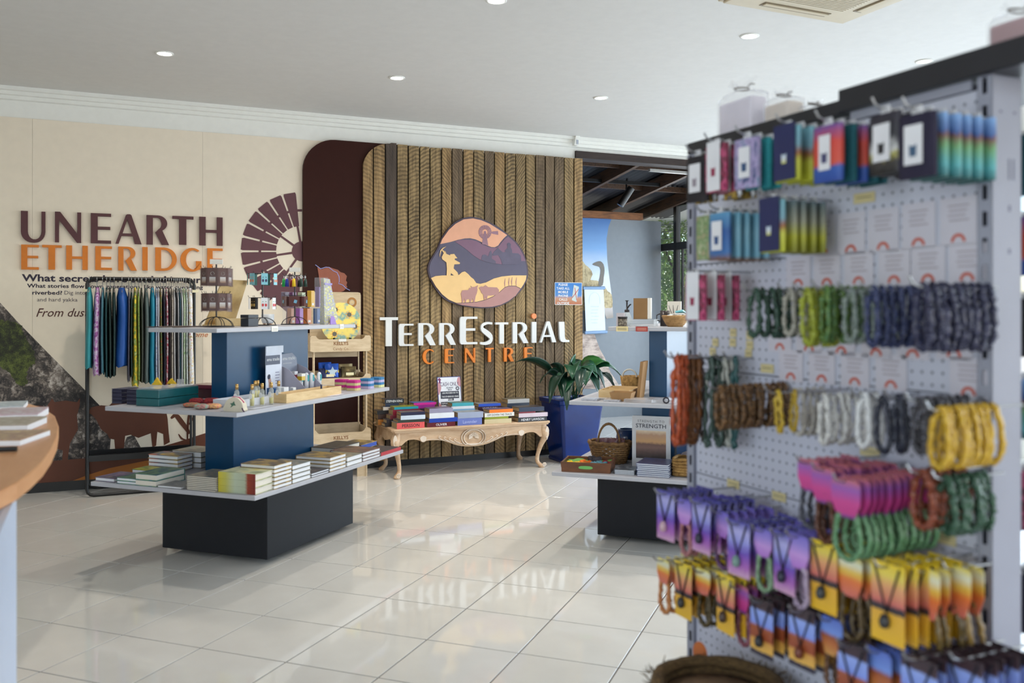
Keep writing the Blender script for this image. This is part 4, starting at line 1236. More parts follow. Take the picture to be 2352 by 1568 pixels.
def pouch(label, px, ly, w, h, th, m, rz=0):
    p = mf(px, ly)
    m_ = MB()
    rows = []
    for i in range(7):
        a = -PI / 2 + PI * i / 6
        rows.append([(w / 2 * math.cos(a) ** 0.6 * math.cos(2 * PI * j / 14) if abs(math.cos(a)) > 1e-6 else 0, th / 2 * max(0, math.cos(a)) ** 0.6 * math.sin(2 * PI * j / 14), h / 2 + h / 2 * math.sin(a)) for j in range(14)])
    m_.grid(rows, 0, True, True)
    return solo('pouch', m_, m, label, 'pouch', (p[0], p[1], H2 + .001), AT + rz)
flor = V('floral_fabric_red', [(170, 40, 60), (226, 120, 90), (90, 130, 90), (206, 60, 120)], 5, .8)
flog = V('floral_fabric_green', [(90, 160, 150), (150, 180, 160), (200, 110, 110), (60, 120, 120)], 5, .8)
flod = V('floral_fabric_crimson', [(120, 20, 34), (170, 50, 50), (90, 14, 24), (190, 60, 90)], 6, .8)
pouch('orange floral zip pouch lying left of the green one', 440, -.72, .11, .026, .09, flor)
pouch('green floral zip pouch lying at the shelf edge', 463, -.79, .10, .032, .07, flog)
pouch('pink floral zip pouch between green pouch and cream purse', 490, -.74, .10, .03, .08, V('floral_fabric_pink', [(206, 50, 130), (240, 190, 120), (120, 40, 90)], 5, .8))
pouch('crimson floral pouch behind the orange one', 452, -.60, .10, .04, .08, flod)
pouch('crimson floral pouch behind the pink one', 487, -.60, .11, .045, .08, flod, .3)
p = mf(541, -.80)
t = thing('coin_purse', 'cream half-round purse with green leaf and pink zip at the shelf edge', 'purse', (p[0], p[1], H2 + .001), AT)
m_ = MB(); m_.prism(smooth_closed([(-.065, 0), (-.062, .03), (-.045, .06), (-.01, .078), (.025, .075), (.055, .05), (.064, .02), (.06, 0)], 2), -.018, .018); o = m_.build('purse_body', M('cream_canvas', (214, 206, 186), .85), t); bevel(o, .006, 2)
m_ = MB(); m_.tube([(-.064, 0, .03), (-.047, 0, .063), (-.01, 0, .08), (.027, 0, .077), (.058, 0, .05)], .003, 5); m_.build('zip', C(206, 60, 120), t)
m_ = MB(); m_.prism([(-.02, .02), (-.012, .034), (-.022, .044), (-.006, .046), (.004, .058), (.008, .044), (.016, .034), (.002, .034)], -.0195, -.018); m_.build('leaf_motif', C(70, 110, 90), t)
m_ = MB(); m_.tube([(.06, -.02, .02), (.075, -.03, .008), (.085, -.035, .004)], .004, 5); m_.build('tassel', C(70, 40, 70), t)

def bottle(label, px, lx, full, group='perfume bottles on the middle shelf'):
    p = mid(px, lx)
    t = thing('perfume_bottle', label, 'bottle', (p[0], p[1], H2 + .001), AT, group)
    m_ = MB(); m_.lathe([(.0, 0), (.014, 0), (.014, .088), (.008, .094), (.008, .1), (0, .1)], 14); m_.build('glass', CLEAR('bottle_glass', (240, 244, 236), .2, .05), t)
    m_ = MB(); m_.lathe([(0, .006), (.0115, .006), (.0115, full), (0, full)], 12); m_.build('perfume', C(206, 196, 110, .2), t)
    m_ = MB(); m_.lathe([(0, .1), (.0095, .1), (.0095, .132), (0, .132)], 12); m_.build('cap', M('gold_cap', (204, 166, 104), .25, .8), t)
    m_ = MB(); m_.prism([(.011 * math.cos(q * PI / 8), .062 + .016 * math.sin(q * PI / 8)) for q in range(16)], -.0165, -.0152); m_.build('label_tag', C(222, 224, 228), t)
bottle('perfume bottle in the white tray, alone at the left', 544, .27, .04)
bottle('gold-capped perfume bottle, leftmost at the shelf front', 579, .36, .075)
bottle('gold-capped perfume bottle of the back pair, left one', 586, .22, .07)
bottle('gold-capped perfume bottle of the back pair, right one', 592, .215, .07)
bottle('gold-capped perfume bottle, second along the shelf front', 602, .37, .05)
bottle('gold-capped perfume bottle, third along the shelf front', 623, .38, .04)
bottle('gold-capped perfume bottle, fourth and nearest the wooden tray', 640, .36, .045)
p = mid(556, .22)
t = thing('white_tray', 'open white cardboard tray behind the cream purse', 'tray', (p[0], p[1], H2 + .0005), AT)
wcb = C(214, 218, 226)
m_ = MB(); m_.bb(-.09, .09, -.15, .2, 0, .003); m_.build('tray_floor', wcb, t)
for a, b, c, d_ in ((-.09, .09, -.15, -.147), (-.09, .09, .197, .2), (-.09, -.087, -.147, .197), (.087, .09, -.147, .197)):
    m_ = MB(); m_.bb(a, b, c, d_, .003, .042); m_.build('tray_side', wcb, t)
# show cards and bottles of the emu oil display
p = mid(628, .115)
t = thing('show_card', 'tall white emu oil show card with a woman\'s back, leaning on the column', 'display card', (p[0], p[1], H2 + .001), AT + PI / 2)
m_ = MB(); m_.bb(-.085, .085, -.004, 0, 0, .33); scd = m_.build('card', C(206, 212, 226, .4), t)
m_ = MB(); m_.bb(-.085, .065, -.0055, -.004, .21, .27); m_.build('dark_band', C(86, 92, 110), scd)
m_ = MB(); m_.bb(-.085, .10, -.0062, -.004, .285, .33); m_.build('header_strip', C(214, 220, 232), t)
m_ = MB(); m_.prism(smooth_closed([(-.08, 0), (-.03, 0), (-.02, .05), (-.028, .09), (-.035, .12), (-.05, .135), (-.06, .11), (-.055, .07)], 2), -.0055, -.004); m_.build('figure_print', C(176, 136, 122), scd)
m_ = MB(); m_.prism(smooth_closed([(-.065, .12), (-.045, .12), (-.04, .14), (-.052, .15), (-.068, .14)], 2), -.0065, -.0055); m_.build('hair_print', C(34, 36, 60), scd)
text('text_line', 'emu tracks', .03, signw, scd, -.075, -.0058, .235)
for q in range(5):
    m_ = MB(); m_.bb(.015, .015 + .04 + .006 * (q % 2), -.0052, -.004, .155 - q * .018, .160 - q * .018); m_.build('text_line', C(130, 132, 160), scd)
p = mid(664, .14)
t = thing('cosmetic_stand', 'grey stepped emu oil counter display with curved grey header', 'display card', (p[0], p[1], H2 + .001), AT + PI / 2)
gs = M('grey_card_stand', (170, 168, 184), .5, noise=.03)
for x in (-.03, .17):
    m_ = MB(); m_.prism([(-.002, 0), (.002, 0), (.002, .3), (-.002, .3)], 0, .01); pl = MB()
    pl.add([(x, -.16, 0), (x, .06, 0), (x, .06, .2), (x, -.02, .17), (x, -.16, .04), (x + .003, -.16, 0), (x + .003, .06, 0), (x + .003, .06, .2), (x + .003, -.02, .17), (x + .003, -.16, .04)],
           [(0, 1, 2, 3, 4), (9, 8, 7, 6, 5), (0, 5, 6, 1), (1, 6, 7, 2), (2, 7, 8, 3), (3, 8, 9, 4), (4, 9, 5, 0)])
    pl.build('side_panel', gs, t)
m_ = MB(); m_.bb(-.027, .17, -.15, .06, .03, .034); m_.build('step', gs, t)
m_ = MB(); m_.bb(-.027, .17, -.05, .06, .09, .094); m_.build('step', gs, t)
m_ = MB(); m_.prism([(-.02, .12), (.14, .12), (.16, .17), (.15, .24), (.10, .275), (-.02, .27)], .045, .048); hd = m_.build('header', M('grey_header', (112, 118, 136), .4), t)
text('text_line', 'emu tracks', .032, signw, hd, -.01, .044, .23)
text('text_line', 'natural skin care products', .0095, signw, hd, -.005, .044, .205)
for q, px in enumerate((691, 704, 716, 733)):
    p = mid(px, .24 - .02 * (3 - q))
    t = thing('cream_tube', 'white cream tube with teal label, %s of four in the grey display' % ('first', 'second', 'third', 'rightmost')[q], 'tube', (p[0], p[1], H2 + .036), AT + PI / 2, 'white cream tubes')
    m_ = MB(); m_.lathe([(.0, 0), (.019, 0), (.019, .07), (.016, .098), (.008, .106), (0, .107)], 14, sy=.75); m_.build('tube_body', C(224, 228, 234, .3), t)
    m_ = MB(); m_.bb(-.007, .007, -.016, -.0135, .05, .092); m_.build('tube_label', C(60, 168, 176), t)
for lab, px, lx, z, w, d_, h, c1, c2 in (('small maroon and white carton on the upper step', 676, .12, .096, .035, .03, .055, (126, 26, 50), (226, 226, 230)),
        ('yellow and white carton on the upper step', 692, .20, .096, .04, .035, .045, (206, 172, 40), (230, 228, 220)),
        ('dark blue flat carton in front of the show card', 632, .23, .0, .09, .06, .075, (30, 80, 136), (30, 80, 136)),
        ('bright blue and white carton in front of the show card', 650, .275, .0, .05, .05, .078, (34, 140, 206), (226, 230, 236)),
        ('low blue and white carton behind the wooden tray', 662, .282, .0, .06, .04, .024, (40, 150, 210), (226, 230, 236)),
        ('green and white dropper carton behind the wooden tray', 672, .26, .0, .032, .03, .065, (90, 130, 60), (228, 230, 230)),
        ('second green and white carton nearest the grey side panel', 679, .26, .0, .026, .03, .045, (90, 140, 60), (228, 230, 230))):
    p = mid(px, lx)
    t = thing('carton', lab, 'box', (p[0], p[1], H2 + .0008 + z), AT + PI / 2)
    m_ = MB(); m_.bb(-w / 2, w / 2, -d_ / 2, d_ / 2, 0, h * .6); m_.build('carton_body', C(*c1, .4), t)
    m_ = MB(); m_.bb(-w / 2, w / 2, -d_ / 2, d_ / 2, h * .6, h); m_.build('carton_top', C(*c2, .4), t)
p = mid(738, .35)
m_ = MB(); m_.lathe([(0, 0), (.012, 0), (.012, .03), (.006, .04), (.006, .065), (0, .066)], 12)
solo('dropper_bottle', m_, C(24, 34, 70, .2), 'tiny dark blue dropper bottle beside the cream tubes', 'bottle', (p[0], p[1], H2 + .0075), AT)
p = mid(724, .36)
m_ = MB(); m_.lathe([(0, 0), (.028, 0), (.028, .014), (0, .014)], 18)
solo('cream_jar', m_, C(222, 226, 232, .3), 'low white cream jar at the foot of the cream tubes', 'jar', (p[0], p[1], H2 + .0075), AT)
la, lb = lyx(CA, 643, .38), lyx(CA, 770, .38)
p = on(CA, .372, (la + lb) / 2, H2)
t = thing('wooden_tray', 'shallow pale wooden tray along the middle shelf edge', 'tray', (p[0], p[1], H2 + .0005), AT)
ply = WOOD('pale_plywood', (206, 172, 118), (230, 202, 152), 2.5, (3, 3, 14), .5, .08)
hl = (lb - la) / 2
m_ = MB(); m_.bb(-.055, .055, -hl, hl, 0, .006); m_.build('tray_floor', ply, t)
for a, b, c, d_ in ((.051, .055, -hl, hl), (-.055, -.051, -hl, hl), (-.051, .051, -hl, -hl + .004), (-.051, .051, hl - .004, hl)):
    m_ = MB(); m_.bb(a, b, c, d_, .006, .055); m_.build('tray_side', ply, t)
# soap / sponge blocks
mag = M('magenta_block', (196, 40, 130), .7); straw = M('straw_block', (206, 190, 140), .8); lil = M('lilac_block', (186, 178, 214), .7); azu = M('blue_block', (50, 120, 170), .7); lem = M('lemon_block', (214, 216, 156), .7)
def slab_pile(px, lx, cols, who, w=.085, d_=.075, h=.0175):
    p = mid(px, lx)
    for q, (m_at, nm) in enumerate(cols):
        m_ = MB(); m_.prismz([(-w / 2 + .01, -d_ / 2), (w / 2 - .01, -d_ / 2), (w / 2, -d_ / 2 + .012), (w / 2, d_ / 2 - .012), (w / 2 - .01, d_ / 2), (-w / 2 + .01, d_ / 2), (-w / 2, d_ / 2 - .012), (-w / 2, -d_ / 2 + .012)], 0, h)
        solo('soap_slab', m_, m_at, '%s soap slab, %s in the %s' % (nm, ('lowest', 'second', 'third', 'topmost')[q], who), 'soap', (p[0], p[1], H2 + .0006 + q * (h + .0006)), AT, 'stacked soap slabs')
slab_pile(785, .25, [(straw, 'straw'), (mag, 'magenta'), (straw, 'straw'), (mag, 'magenta')], 'back magenta pile')
slab_pile(812, .36, [(straw, 'straw'), (mag, 'magenta'), (straw, 'straw'), (mag, 'magenta')], 'front magenta pile')
slab_pile(843, .37, [(lil, 'lilac'), (azu, 'blue'), (lil, 'lilac'), (azu, 'blue')], 'lilac and blue pile')
slab_pile(867, .38, [(lem, 'lemon'), (azu, 'blue'), (lil, 'lilac'), (azu, 'blue')], 'rightmost blue pile')
p = mid(765, .42)
m_ = MB(); m_.box((0, 0, .001), (.06, .16, .001), 0); m_.box((.01, .02, .0022), (.06, .13, .001), 0, (0, 0, .2))
solo('leaflet', m_, C(214, 210, 222), 'loose white leaflets in front of the wooden tray', 'leaflet', (p[0], p[1], H2 + .001), AT)
p = mid(600, .43)
m_ = MB(); m_.box((0, 0, .001), (.05, .2, .001), 0)
solo('leaflet', m_, C(200, 204, 216), 'flat white paper strip in front of the perfume bottles', 'leaflet', (p[0], p[1], H2 + .001), AT)

# ---------------------------------------------------------------- top shelf of the left stand
def top(px, lx): return onpx(CA, px, lx, H3)
wire = M('black_wire', (16, 16, 20), .35)
def spinner(label, px, lx, base_r, tiers, hgt, tag_=None):
    p = top(px, lx)
    t = thing('earring_spinner', label, 'display rack', (p[0], p[1], H3 + .001), AT)
    m_ = MB(); m_.tube([(base_r * math.cos(q * PI / 12), base_r * math.sin(q * PI / 12), .003) for q in range(24)], .003, 5, True); m_.build('base_ring', wire, t)
    for q in range(8):
        a = q * PI / 4 + .2
        m_ = MB(); m_.tube([(base_r * math.cos(a) * math.cos(b * PI / 12), base_r * math.sin(a) * math.cos(b * PI / 12), .003 + base_r * .56 * math.sin(b * PI / 12)) for b in range(7)], .0024, 5); m_.build('base_rib', wire, t)
    m_ = MB(); m_.tube([(0, 0, base_r * .56), (0, 0, hgt)], .005, 6); m_.build('pole', wire, t)
    for z, n_, r_ in tiers:
        m_ = MB(); m_.tube([(.045 * math.cos(q * PI / 8), .045 * math.sin(q * PI / 8), z) for q in range(16)], .0022, 5, True); m_.build('tier_ring', wire, t)
        for q in range(n_):
            a = q * 2 * PI / n_ + .25
            m_ = MB(); m_.tube([(0, 0, z), (r_ * math.cos(a), r_ * math.sin(a), z), ((r_ + .008) * math.cos(a), (r_ + .008) * math.sin(a), z + .014)], .0018, 4); m_.build('hook', wire, t)
    if tag_:
        m_ = MB(); m_.box((0, 0, hgt + .016), (.075, .012, .03), 0, (0, 0, .5)); m_.build('header_card', C(236, 234, 226, .4), t)
    return t, p
GX = 'cards hanging on the earring spinners'
def hang_ring(p, z, n_, r_, make, ph=.25):
    for q in range(n_):
        a = q * 2 * PI / n_ + ph
        x, y = p[0] + r_ * math.cos(a + AT), p[1] + r_ * math.sin(a + AT)
        make(q, (x, y, H3 + z), a + AT + PI / 2)
pm = M('brown_backing_card', (92, 62, 56), .5)
clear_pk = CLEAR('packet_film', (120, 92, 92), .05, .05, 1.0)
PK = None
def packet(lab):
    def mk(q, loc, rz):
        global PK
        if PK is None:
            t = thing('keyring_packet', lab[0] % (q + 1), 'packet', loc, rz, GX)
            m_ = MB(); m_.bb(-.034, .034, -.001, .001, -.105, 0); m_.build('backing_card', pm, t)
            m_ = MB(); m_.bb(-.037, .037, -.006, -.0052, -.112, .0); m_.build('film', clear_pk, t)
            m_ = MB(); m_.bb(-.018, .018, -.004, -.001, -.09, -.055); m_.build('souvenir', G('keyring_print', [(0, (150, 110, 80)), (.5, (206, 196, 186)), (1, (226, 230, 232))], 'Z', .1), t)
            m_ = MB(); m_.tube([(.011 * math.cos(k * PI / 5), -.003, -.034 + .011 * math.sin(k * PI / 5)) for k in range(10)], .0014, 4, True); m_.build('ring', C(190, 186, 180, .25, 1), t)
            PK = t
        else:
            dup(PK, loc, rz, lab[0] % (q + 1))
    return mk
nth = 'number %d counting round from the right'
_, p = spinner('black wire spinner hung with brown keyring packets, leftmost on the top shelf', 497, -.03, .105, [(.36, 9, .085), (.205, 9, .08)], .385, True)
hang_ring(p, .36, 9, .085, packet(['clear keyring packet, upper tier of left spinner, ' + nth]))
hang_ring(p, .205, 9, .08, packet(['clear keyring packet, lower tier of left spinner, ' + nth]))
def card(lab, cols, w=.042, h=.075, studs=True):
    def mk(q, loc, rz):
        c = cols[q % len(cols)]
        t = thing('earring_card', lab % ('%s' % (c[3],)), 'earrings', loc, rz, GX)
        m_ = MB(); m_.bb(-w / 2, w / 2, -.0012, 0, -h, 0); ec = m_.build('card', C(*c[0]), t)
        if c[1]:
            for x in (-.01, .01):
                m_ = MB(); m_.prism([(x + .0065 * math.cos(k * PI / 5), -.048 + .01 * math.sin(k * PI / 5)) for k in range(10)], -.004, -.0012); m_.build('drop', C(*c[1]), ec)
                m_ = MB(); m_.prism([(x + .003 * math.cos(k * PI / 3), -.026 + .003 * math.sin(k * PI / 3)) for k in range(6)], -.003, -.0012); m_.build('stud', C(*c[2]), ec)
    return mk
gk, lb_, bk_, wh_ = (50, 104, 98), (140, 206, 222), (26, 26, 28), (226, 230, 236)
dr = (232, 150, 120)
_, p = spinner('black wire spinner hung with earring cards, middle one on the top shelf', 603, -.03, .09, [(.345, 7, .095), (.185, 7, .085)], .37)
hang_ring(p, .345, 7, .095, card('%s on the upper tier of the middle spinner', [(lb_, dr, (240, 190, 60), 'blue earring card with peach drops'), ((176, 70, 50), dr, dr, 'rust earring card'), (gk, dr, (206, 140, 80), 'dark green earring card at the back'), (gk, (96, 60, 110), dr, 'dark green earring card with violet drops'), (gk, dr, (206, 140, 80), 'dark green card with peach drops'), (lb_, dr, (240, 160, 60), 'pale blue card with orange drops'), (lb_, (60, 50, 90), (30, 30, 40), 'pale blue card with dark drops')]), .1)
hang_ring(p, .185, 7, .085, card('%s on the lower tier of the middle spinner', [(wh_, (206, 60, 60), (60, 140, 70), 'white card on the right-hand side'), (bk_, (190, 160, 90), (190, 160, 90), 'black card at the back right'), (wh_, None, None, 'plain white card at the back'), (bk_, (190, 160, 90), (190, 160, 90), 'narrow black card at the left'), ((206, 210, 222), None, None, 'pale grey card at the left'), (bk_, (200, 170, 100), (200, 170, 100), 'black card with gold studs'), (wh_, (206, 60, 60), (60, 140, 70), 'white card with red strawberry drops')]), .1)
_, p = spinner('black wire spinner with bright tassels and brown boxes, rightmost on the top shelf', 677, -.03, .095, [(.345, 9, .075), (.205, 5, .07)], .37, True)
tas = [((176, 26, 36), 'red'), ((30, 170, 80), 'green'), ((24, 50, 150), 'blue'), ((236, 196, 30), 'yellow'), ((20, 50, 40), 'dark green'), ((30, 60, 50), 'bottle green'), ((120, 30, 40), 'wine'), ((30, 30, 36), 'black'), ((150, 20, 30), 'crimson')]
order = [4, 5, 6, 7, 8, 0, 1, 2, 3]
def tassel(q, loc, rz):
    c, nm = tas[order[q]]
    t = thing('tassel_keyring', '%s tassel keyring on the right spinner' % nm, 'keyring', loc, rz, 'tassel keyrings')
    m_ = MB(); m_.tube([(.011 * math.cos(k * PI / 5), 0, -.011 + .011 * math.sin(k * PI / 5)) for k in range(10)], .0016, 4, True); m_.build('ring', C(214, 216, 220, .25, 1), t)
    m_ = MB(); m_.lathe([(.0, -.022), (.008, -.024), (.011, -.04), (.014, -.078), (.0, -.079)], 10); m_.build('tassel', C(*c, .4), t)
hang_ring(p, .345, 9, .075, tassel, -.35)
def bbox(q, loc, rz):
    t = thing('brown_gift_box', 'brown hanging box with pale blue charm, %s on the right spinner' % ('rightmost', 'back right', 'back left', 'leftmost', 'front')[q], 'box', loc, rz, 'brown hanging boxes')
    m_ = MB(); m_.bb(-.036, .036, -.012, .012, -.075, -.005); m_.build('box_body', C(84, 38, 36, .3), t)
    m_ = MB(); m_.box((.008, -.0135, -.042), (.02, .002, .022), 0, (0, .3, 0)); m_.build('charm', C(120, 176, 206, .2), t)
hang_ring(p, .205, 5, .07, bbox)
# wooden easel display behind the left spinner
p = top(520, -.17)
t = thing('wooden_easel', 'pale plywood easel display behind the left spinner', 'display rack', (p[0], p[1], H3 + .0005), AT)
tan_ply = WOOD('tan_plywood', (176, 146, 92), (206, 178, 124), 2.5, (8, 3, 3), .55, .08)
m_ = MB(); m_.add([(-.06, -.15, 0), (-.06, .14, 0), (.03, .17, .3), (.03, -.08, .3), (-.052, -.15, 0), (-.052, .14, 0), (.038, .17, .3), (.038, -.08, .3)], [(0, 1, 2, 3), (7, 6, 5, 4), (0, 4, 5, 1), (1, 5, 6, 2), (2, 6, 7, 3), (3, 7, 4, 0)]); m_.build('back_board', tan_ply, t)
m_ = MB(); m_.bb(-.05, .06, -.17, .17, 0, .012); m_.build('base_board', tan_ply, t)
m_ = MB(); m_.bb(.05, .06, -.17, .17, .012, .05); m_.build('front_rail', tan_ply, t)
p = top(573, .08)
boxthing('black_box', 'small black card box between the left and middle spinners', 'box', (p[0], p[1], H3 + .0005), AT, .06, .10, .075, M('black_card_box', (34, 38, 46), .45), .3)
p = top(615, -.12)
t = thing('white_pot', 'small white pot on stubby tan feet behind the middle spinner', 'pot', (p[0], p[1], H3 + .0005), AT)
m_ = MB(); m_.lathe([(0, .012), (.034, .012), (.042, .03), (.044, .075), (.038, .075), (.036, .03), (0, .025)], 20); m_.build('pot_body', C(206, 210, 214, .35), t)
for q in range(3):
    m_ = MB(); m_.lathe([(0, 0), (.008, 0), (.01, .014), (0, .014)], 8, (.024 * math.cos(q * 2.1), .024 * math.sin(q * 2.1), 0)); m_.build('foot', C(170, 130, 100), t)
# upright boxed incense/soap range behind the right spinner on two levels
def upright(label, px, lx, w, h, z, m, lab=True, dp=.035):
    p = top(px, lx)
    t = thing('boxed_gift', label, 'box', (p[0], p[1], H3 + .0008 + z), AT + PI / 2)
    m_ = MB(); m_.bb(-w / 2, w / 2, -dp / 2, dp / 2, 0, h); o = m_.build('box_body', m, t); bevel(o, .002); ub = o
    if lab:
        m_ = MB(); m_.bb(-w * .28, w * .28, -dp / 2 - .0012, -dp / 2, .012, .028); m_.build('box_label', C(222, 220, 216), ub)
for lab, px, w, h, z, c in (('peach upright gift box on the shelf behind the right spinner', 669, .05, .115, 0, (196, 132, 92)), ('violet upright gift box on the shelf behind the right spinner', 688, .045, .115, 0, (150, 96, 176)),
        ('orange upright gift box on the shelf behind the right spinner', 706, .055, .115, 0, (196, 116, 50)), ('blue upright gift box on the shelf behind the right spinner', 729, .06, .115, 0, (44, 84, 140)),
        ('grey upright gift box on the upper level', 655, .05, .105, .126, (120, 110, 130)), ('plum upright gift box on the upper level', 672, .05, .105, .126, (110, 64, 108)), ('pale green upright gift box on the upper level', 693, .05, .105, .126, (166, 178, 148)),
        ('mustard upright gift box on the upper level', 714, .045, .12, .126, (204, 160, 40)), ('deep purple upright gift box on the upper level', 733, .055, .15, .126, (92, 56, 124))):
    upright(lab, px, -.13, w, h, z, C(*c, .35))
p = top(698, -.13)
t = thing('acrylic_riser', 'clear acrylic riser carrying the upper row of gift boxes', 'display rack', (p[0], p[1], H3 + .0005), AT + PI / 2)
m_ = MB(); m_.bb(-.19, .19, -.05, .05, .119, .124); m_.build('top_sheet', CLEAR('acrylic', (235, 240, 250), .08, .04), t)
for x in (-.19, .187):
    m_ = MB(); m_.bb(x, x + .003, -.05, .05, 0, .119); m_.build('side_sheet', CLEAR('acrylic'), t)
p = top(742, .10)
t = thing('patterned_scarf', 'yellow and white patterned scarf in a clear holder, right end of top shelf', 'scarf', (p[0], p[1], H3 + .0008), AT + PI / 2)
scm = V('scarf_print', [(236, 234, 226), (206, 204, 110), (150, 150, 190), (226, 226, 236)], 9, .6, stretch=(1, 1, 3))
m_ = MB(); m_.add([(-.01, -.02, 0), (.17, -.02, .03), (.07, -.012, .325), (-.01, -.012, .33), (-.01, .02, 0), (.17, .02, .03), (.07, .012, .325), (-.01, .012, .33)], [(0, 1, 2, 3), (7, 6, 5, 4), (0, 4, 5, 1), (1, 5, 6, 2), (2, 6, 7, 3), (3, 7, 4, 0)]); m_.build('cloth', scm, t)
m_ = MB(); m_.bb(-.012, .085, -.0225, -.0185, .282, .296); m_.build('ribbon_band', C(150, 140, 200), t)
m_ = MB(); m_.bb(-.016, -.013, -.05, .06, 0, .335); m_.build('acrylic_sheet', CLEAR('acrylic'), t)
m_ = MB(); m_.add([(.02, -.05, 0), (.10, -.05, 0), (.10, -.04, .0), (.02, -.04, 0), (.03, -.045, .06), (.07, -.045, .06)], [(0, 1, 5, 4), (1, 2, 5), (2, 3, 4, 5), (3, 0, 4), (3, 2, 1, 0)]); m_.build('folded_card', C(150, 120, 190), t)
p = top(405, -.15)
m_ = MB()
for q in range(5):
    m_.tube([(-.1 + q * .05, -.14 + .05 * (q % 2), .004), (-.05 + q * .05, .1, .006), (0.02 + q * .03, .13, .004)], .003, 5)
solo('wire_tray', m_, M('rust_wire', (60, 42, 34), .6), 'low dark wire tray at the left end of the top shelf', 'tray', (p[0], p[1], H3 + .001), AT)
# shelf-edge price tickets of the left stand
def ticket(label, px, lx, c, h, col=(234, 232, 222), w=.065, hh=.03, rz=0):
    p = onpx(c, px, lx, h)
    t = thing('price_ticket', label, 'price tag', (p[0], p[1], h), AT + rz)
    m_ = MB(); m_.bb(-w / 2, w / 2, -.0015, 0, -hh, .004); tk = m_.build('ticket_card', C(*col, .5), t)
    for q in range(2):
        m_ = MB(); m_.bb(-w * .36, w * .36, -.0022, -.0015, -hh * (.38 + .3 * q) - .002, -hh * (.38 + .3 * q)); m_.build('print_line', C(120, 116, 110), tk)
ticket('white price ticket on the middle of the left stand\'s top shelf edge', 631, .25, CA, H3, rz=PI / 2)
ticket('white price ticket at the right end of the left stand\'s top shelf edge', 785, .25, CA, H3, rz=PI / 2, w=.05)
# ================================================================ CLOTHES RACK
RL = (-3.42, 7.15)
RW_ = 0.815
rack = thing('clothes_rack', 'black tubular clothes rack against the beige wall', 'clothes rack', (RL[0], RL[1], 0), AW)
def rloop(y, r=.012, top=1.765):
    c = .05
    pts = [(c, y, top)] + [(RW_ - c, y, top)]
    pts += [(RW_ - c + c * math.sin(R(a)), y, top - c + c * math.cos(R(a))) for a in (30, 60, 90)]
    pts += [(RW_, y, .07)] + [(RW_ - .05 + .05 * math.cos(R(a)), y, .063 - .05 * math.sin(R(a))) for a in (30, 60, 90)]
    pts += [(.05, y, .013)] + [(.05 - .05 * math.sin(R(a)), y, .063 - .05 * math.cos(R(a))) for a in (30, 60, 90)]
    pts += [(0, y, top - c)] + [(c - c * math.cos(R(a)), y, top - c + c * math.sin(R(a))) for a in (30, 60)]
    return pts
m_ = MB(); m_.tube(rloop(0), .0125, 8, True); m_.build('front_frame', blk, rack)
m_ = MB(); m_.tube(rloop(.34), .0105, 8, True); m_.build('rear_frame', blk, rack)
m_ = MB(); m_.bb(.012, RW_ - .012, .0, .34, .285, .30); m_.build('low_shelf', blk, rack)
for q in range(7):
    m_ = MB(); m_.bb(.012, RW_ - .012, -.008 + q * .05, .004 + q * .05, .30, .335 if q in (0, 6) else .306); m_.build('shelf_slat', blk, rack)
for x, zz, lab in ((-.003, 1.665, 'left'), (RW_ + .01, 1.665, 'right')):
    px_, py_ = world(x, -.02, RL, AW)
    m_ = MB(); m_.box((0, 0, 0), (.05, .006, .022))
    solo('rack_ticket', m_, C(220, 212, 180), 'small cream ticket clipped on the %s post of the clothes rack' % lab, 'price tag', (px_, py_ - .004, zz), AW)
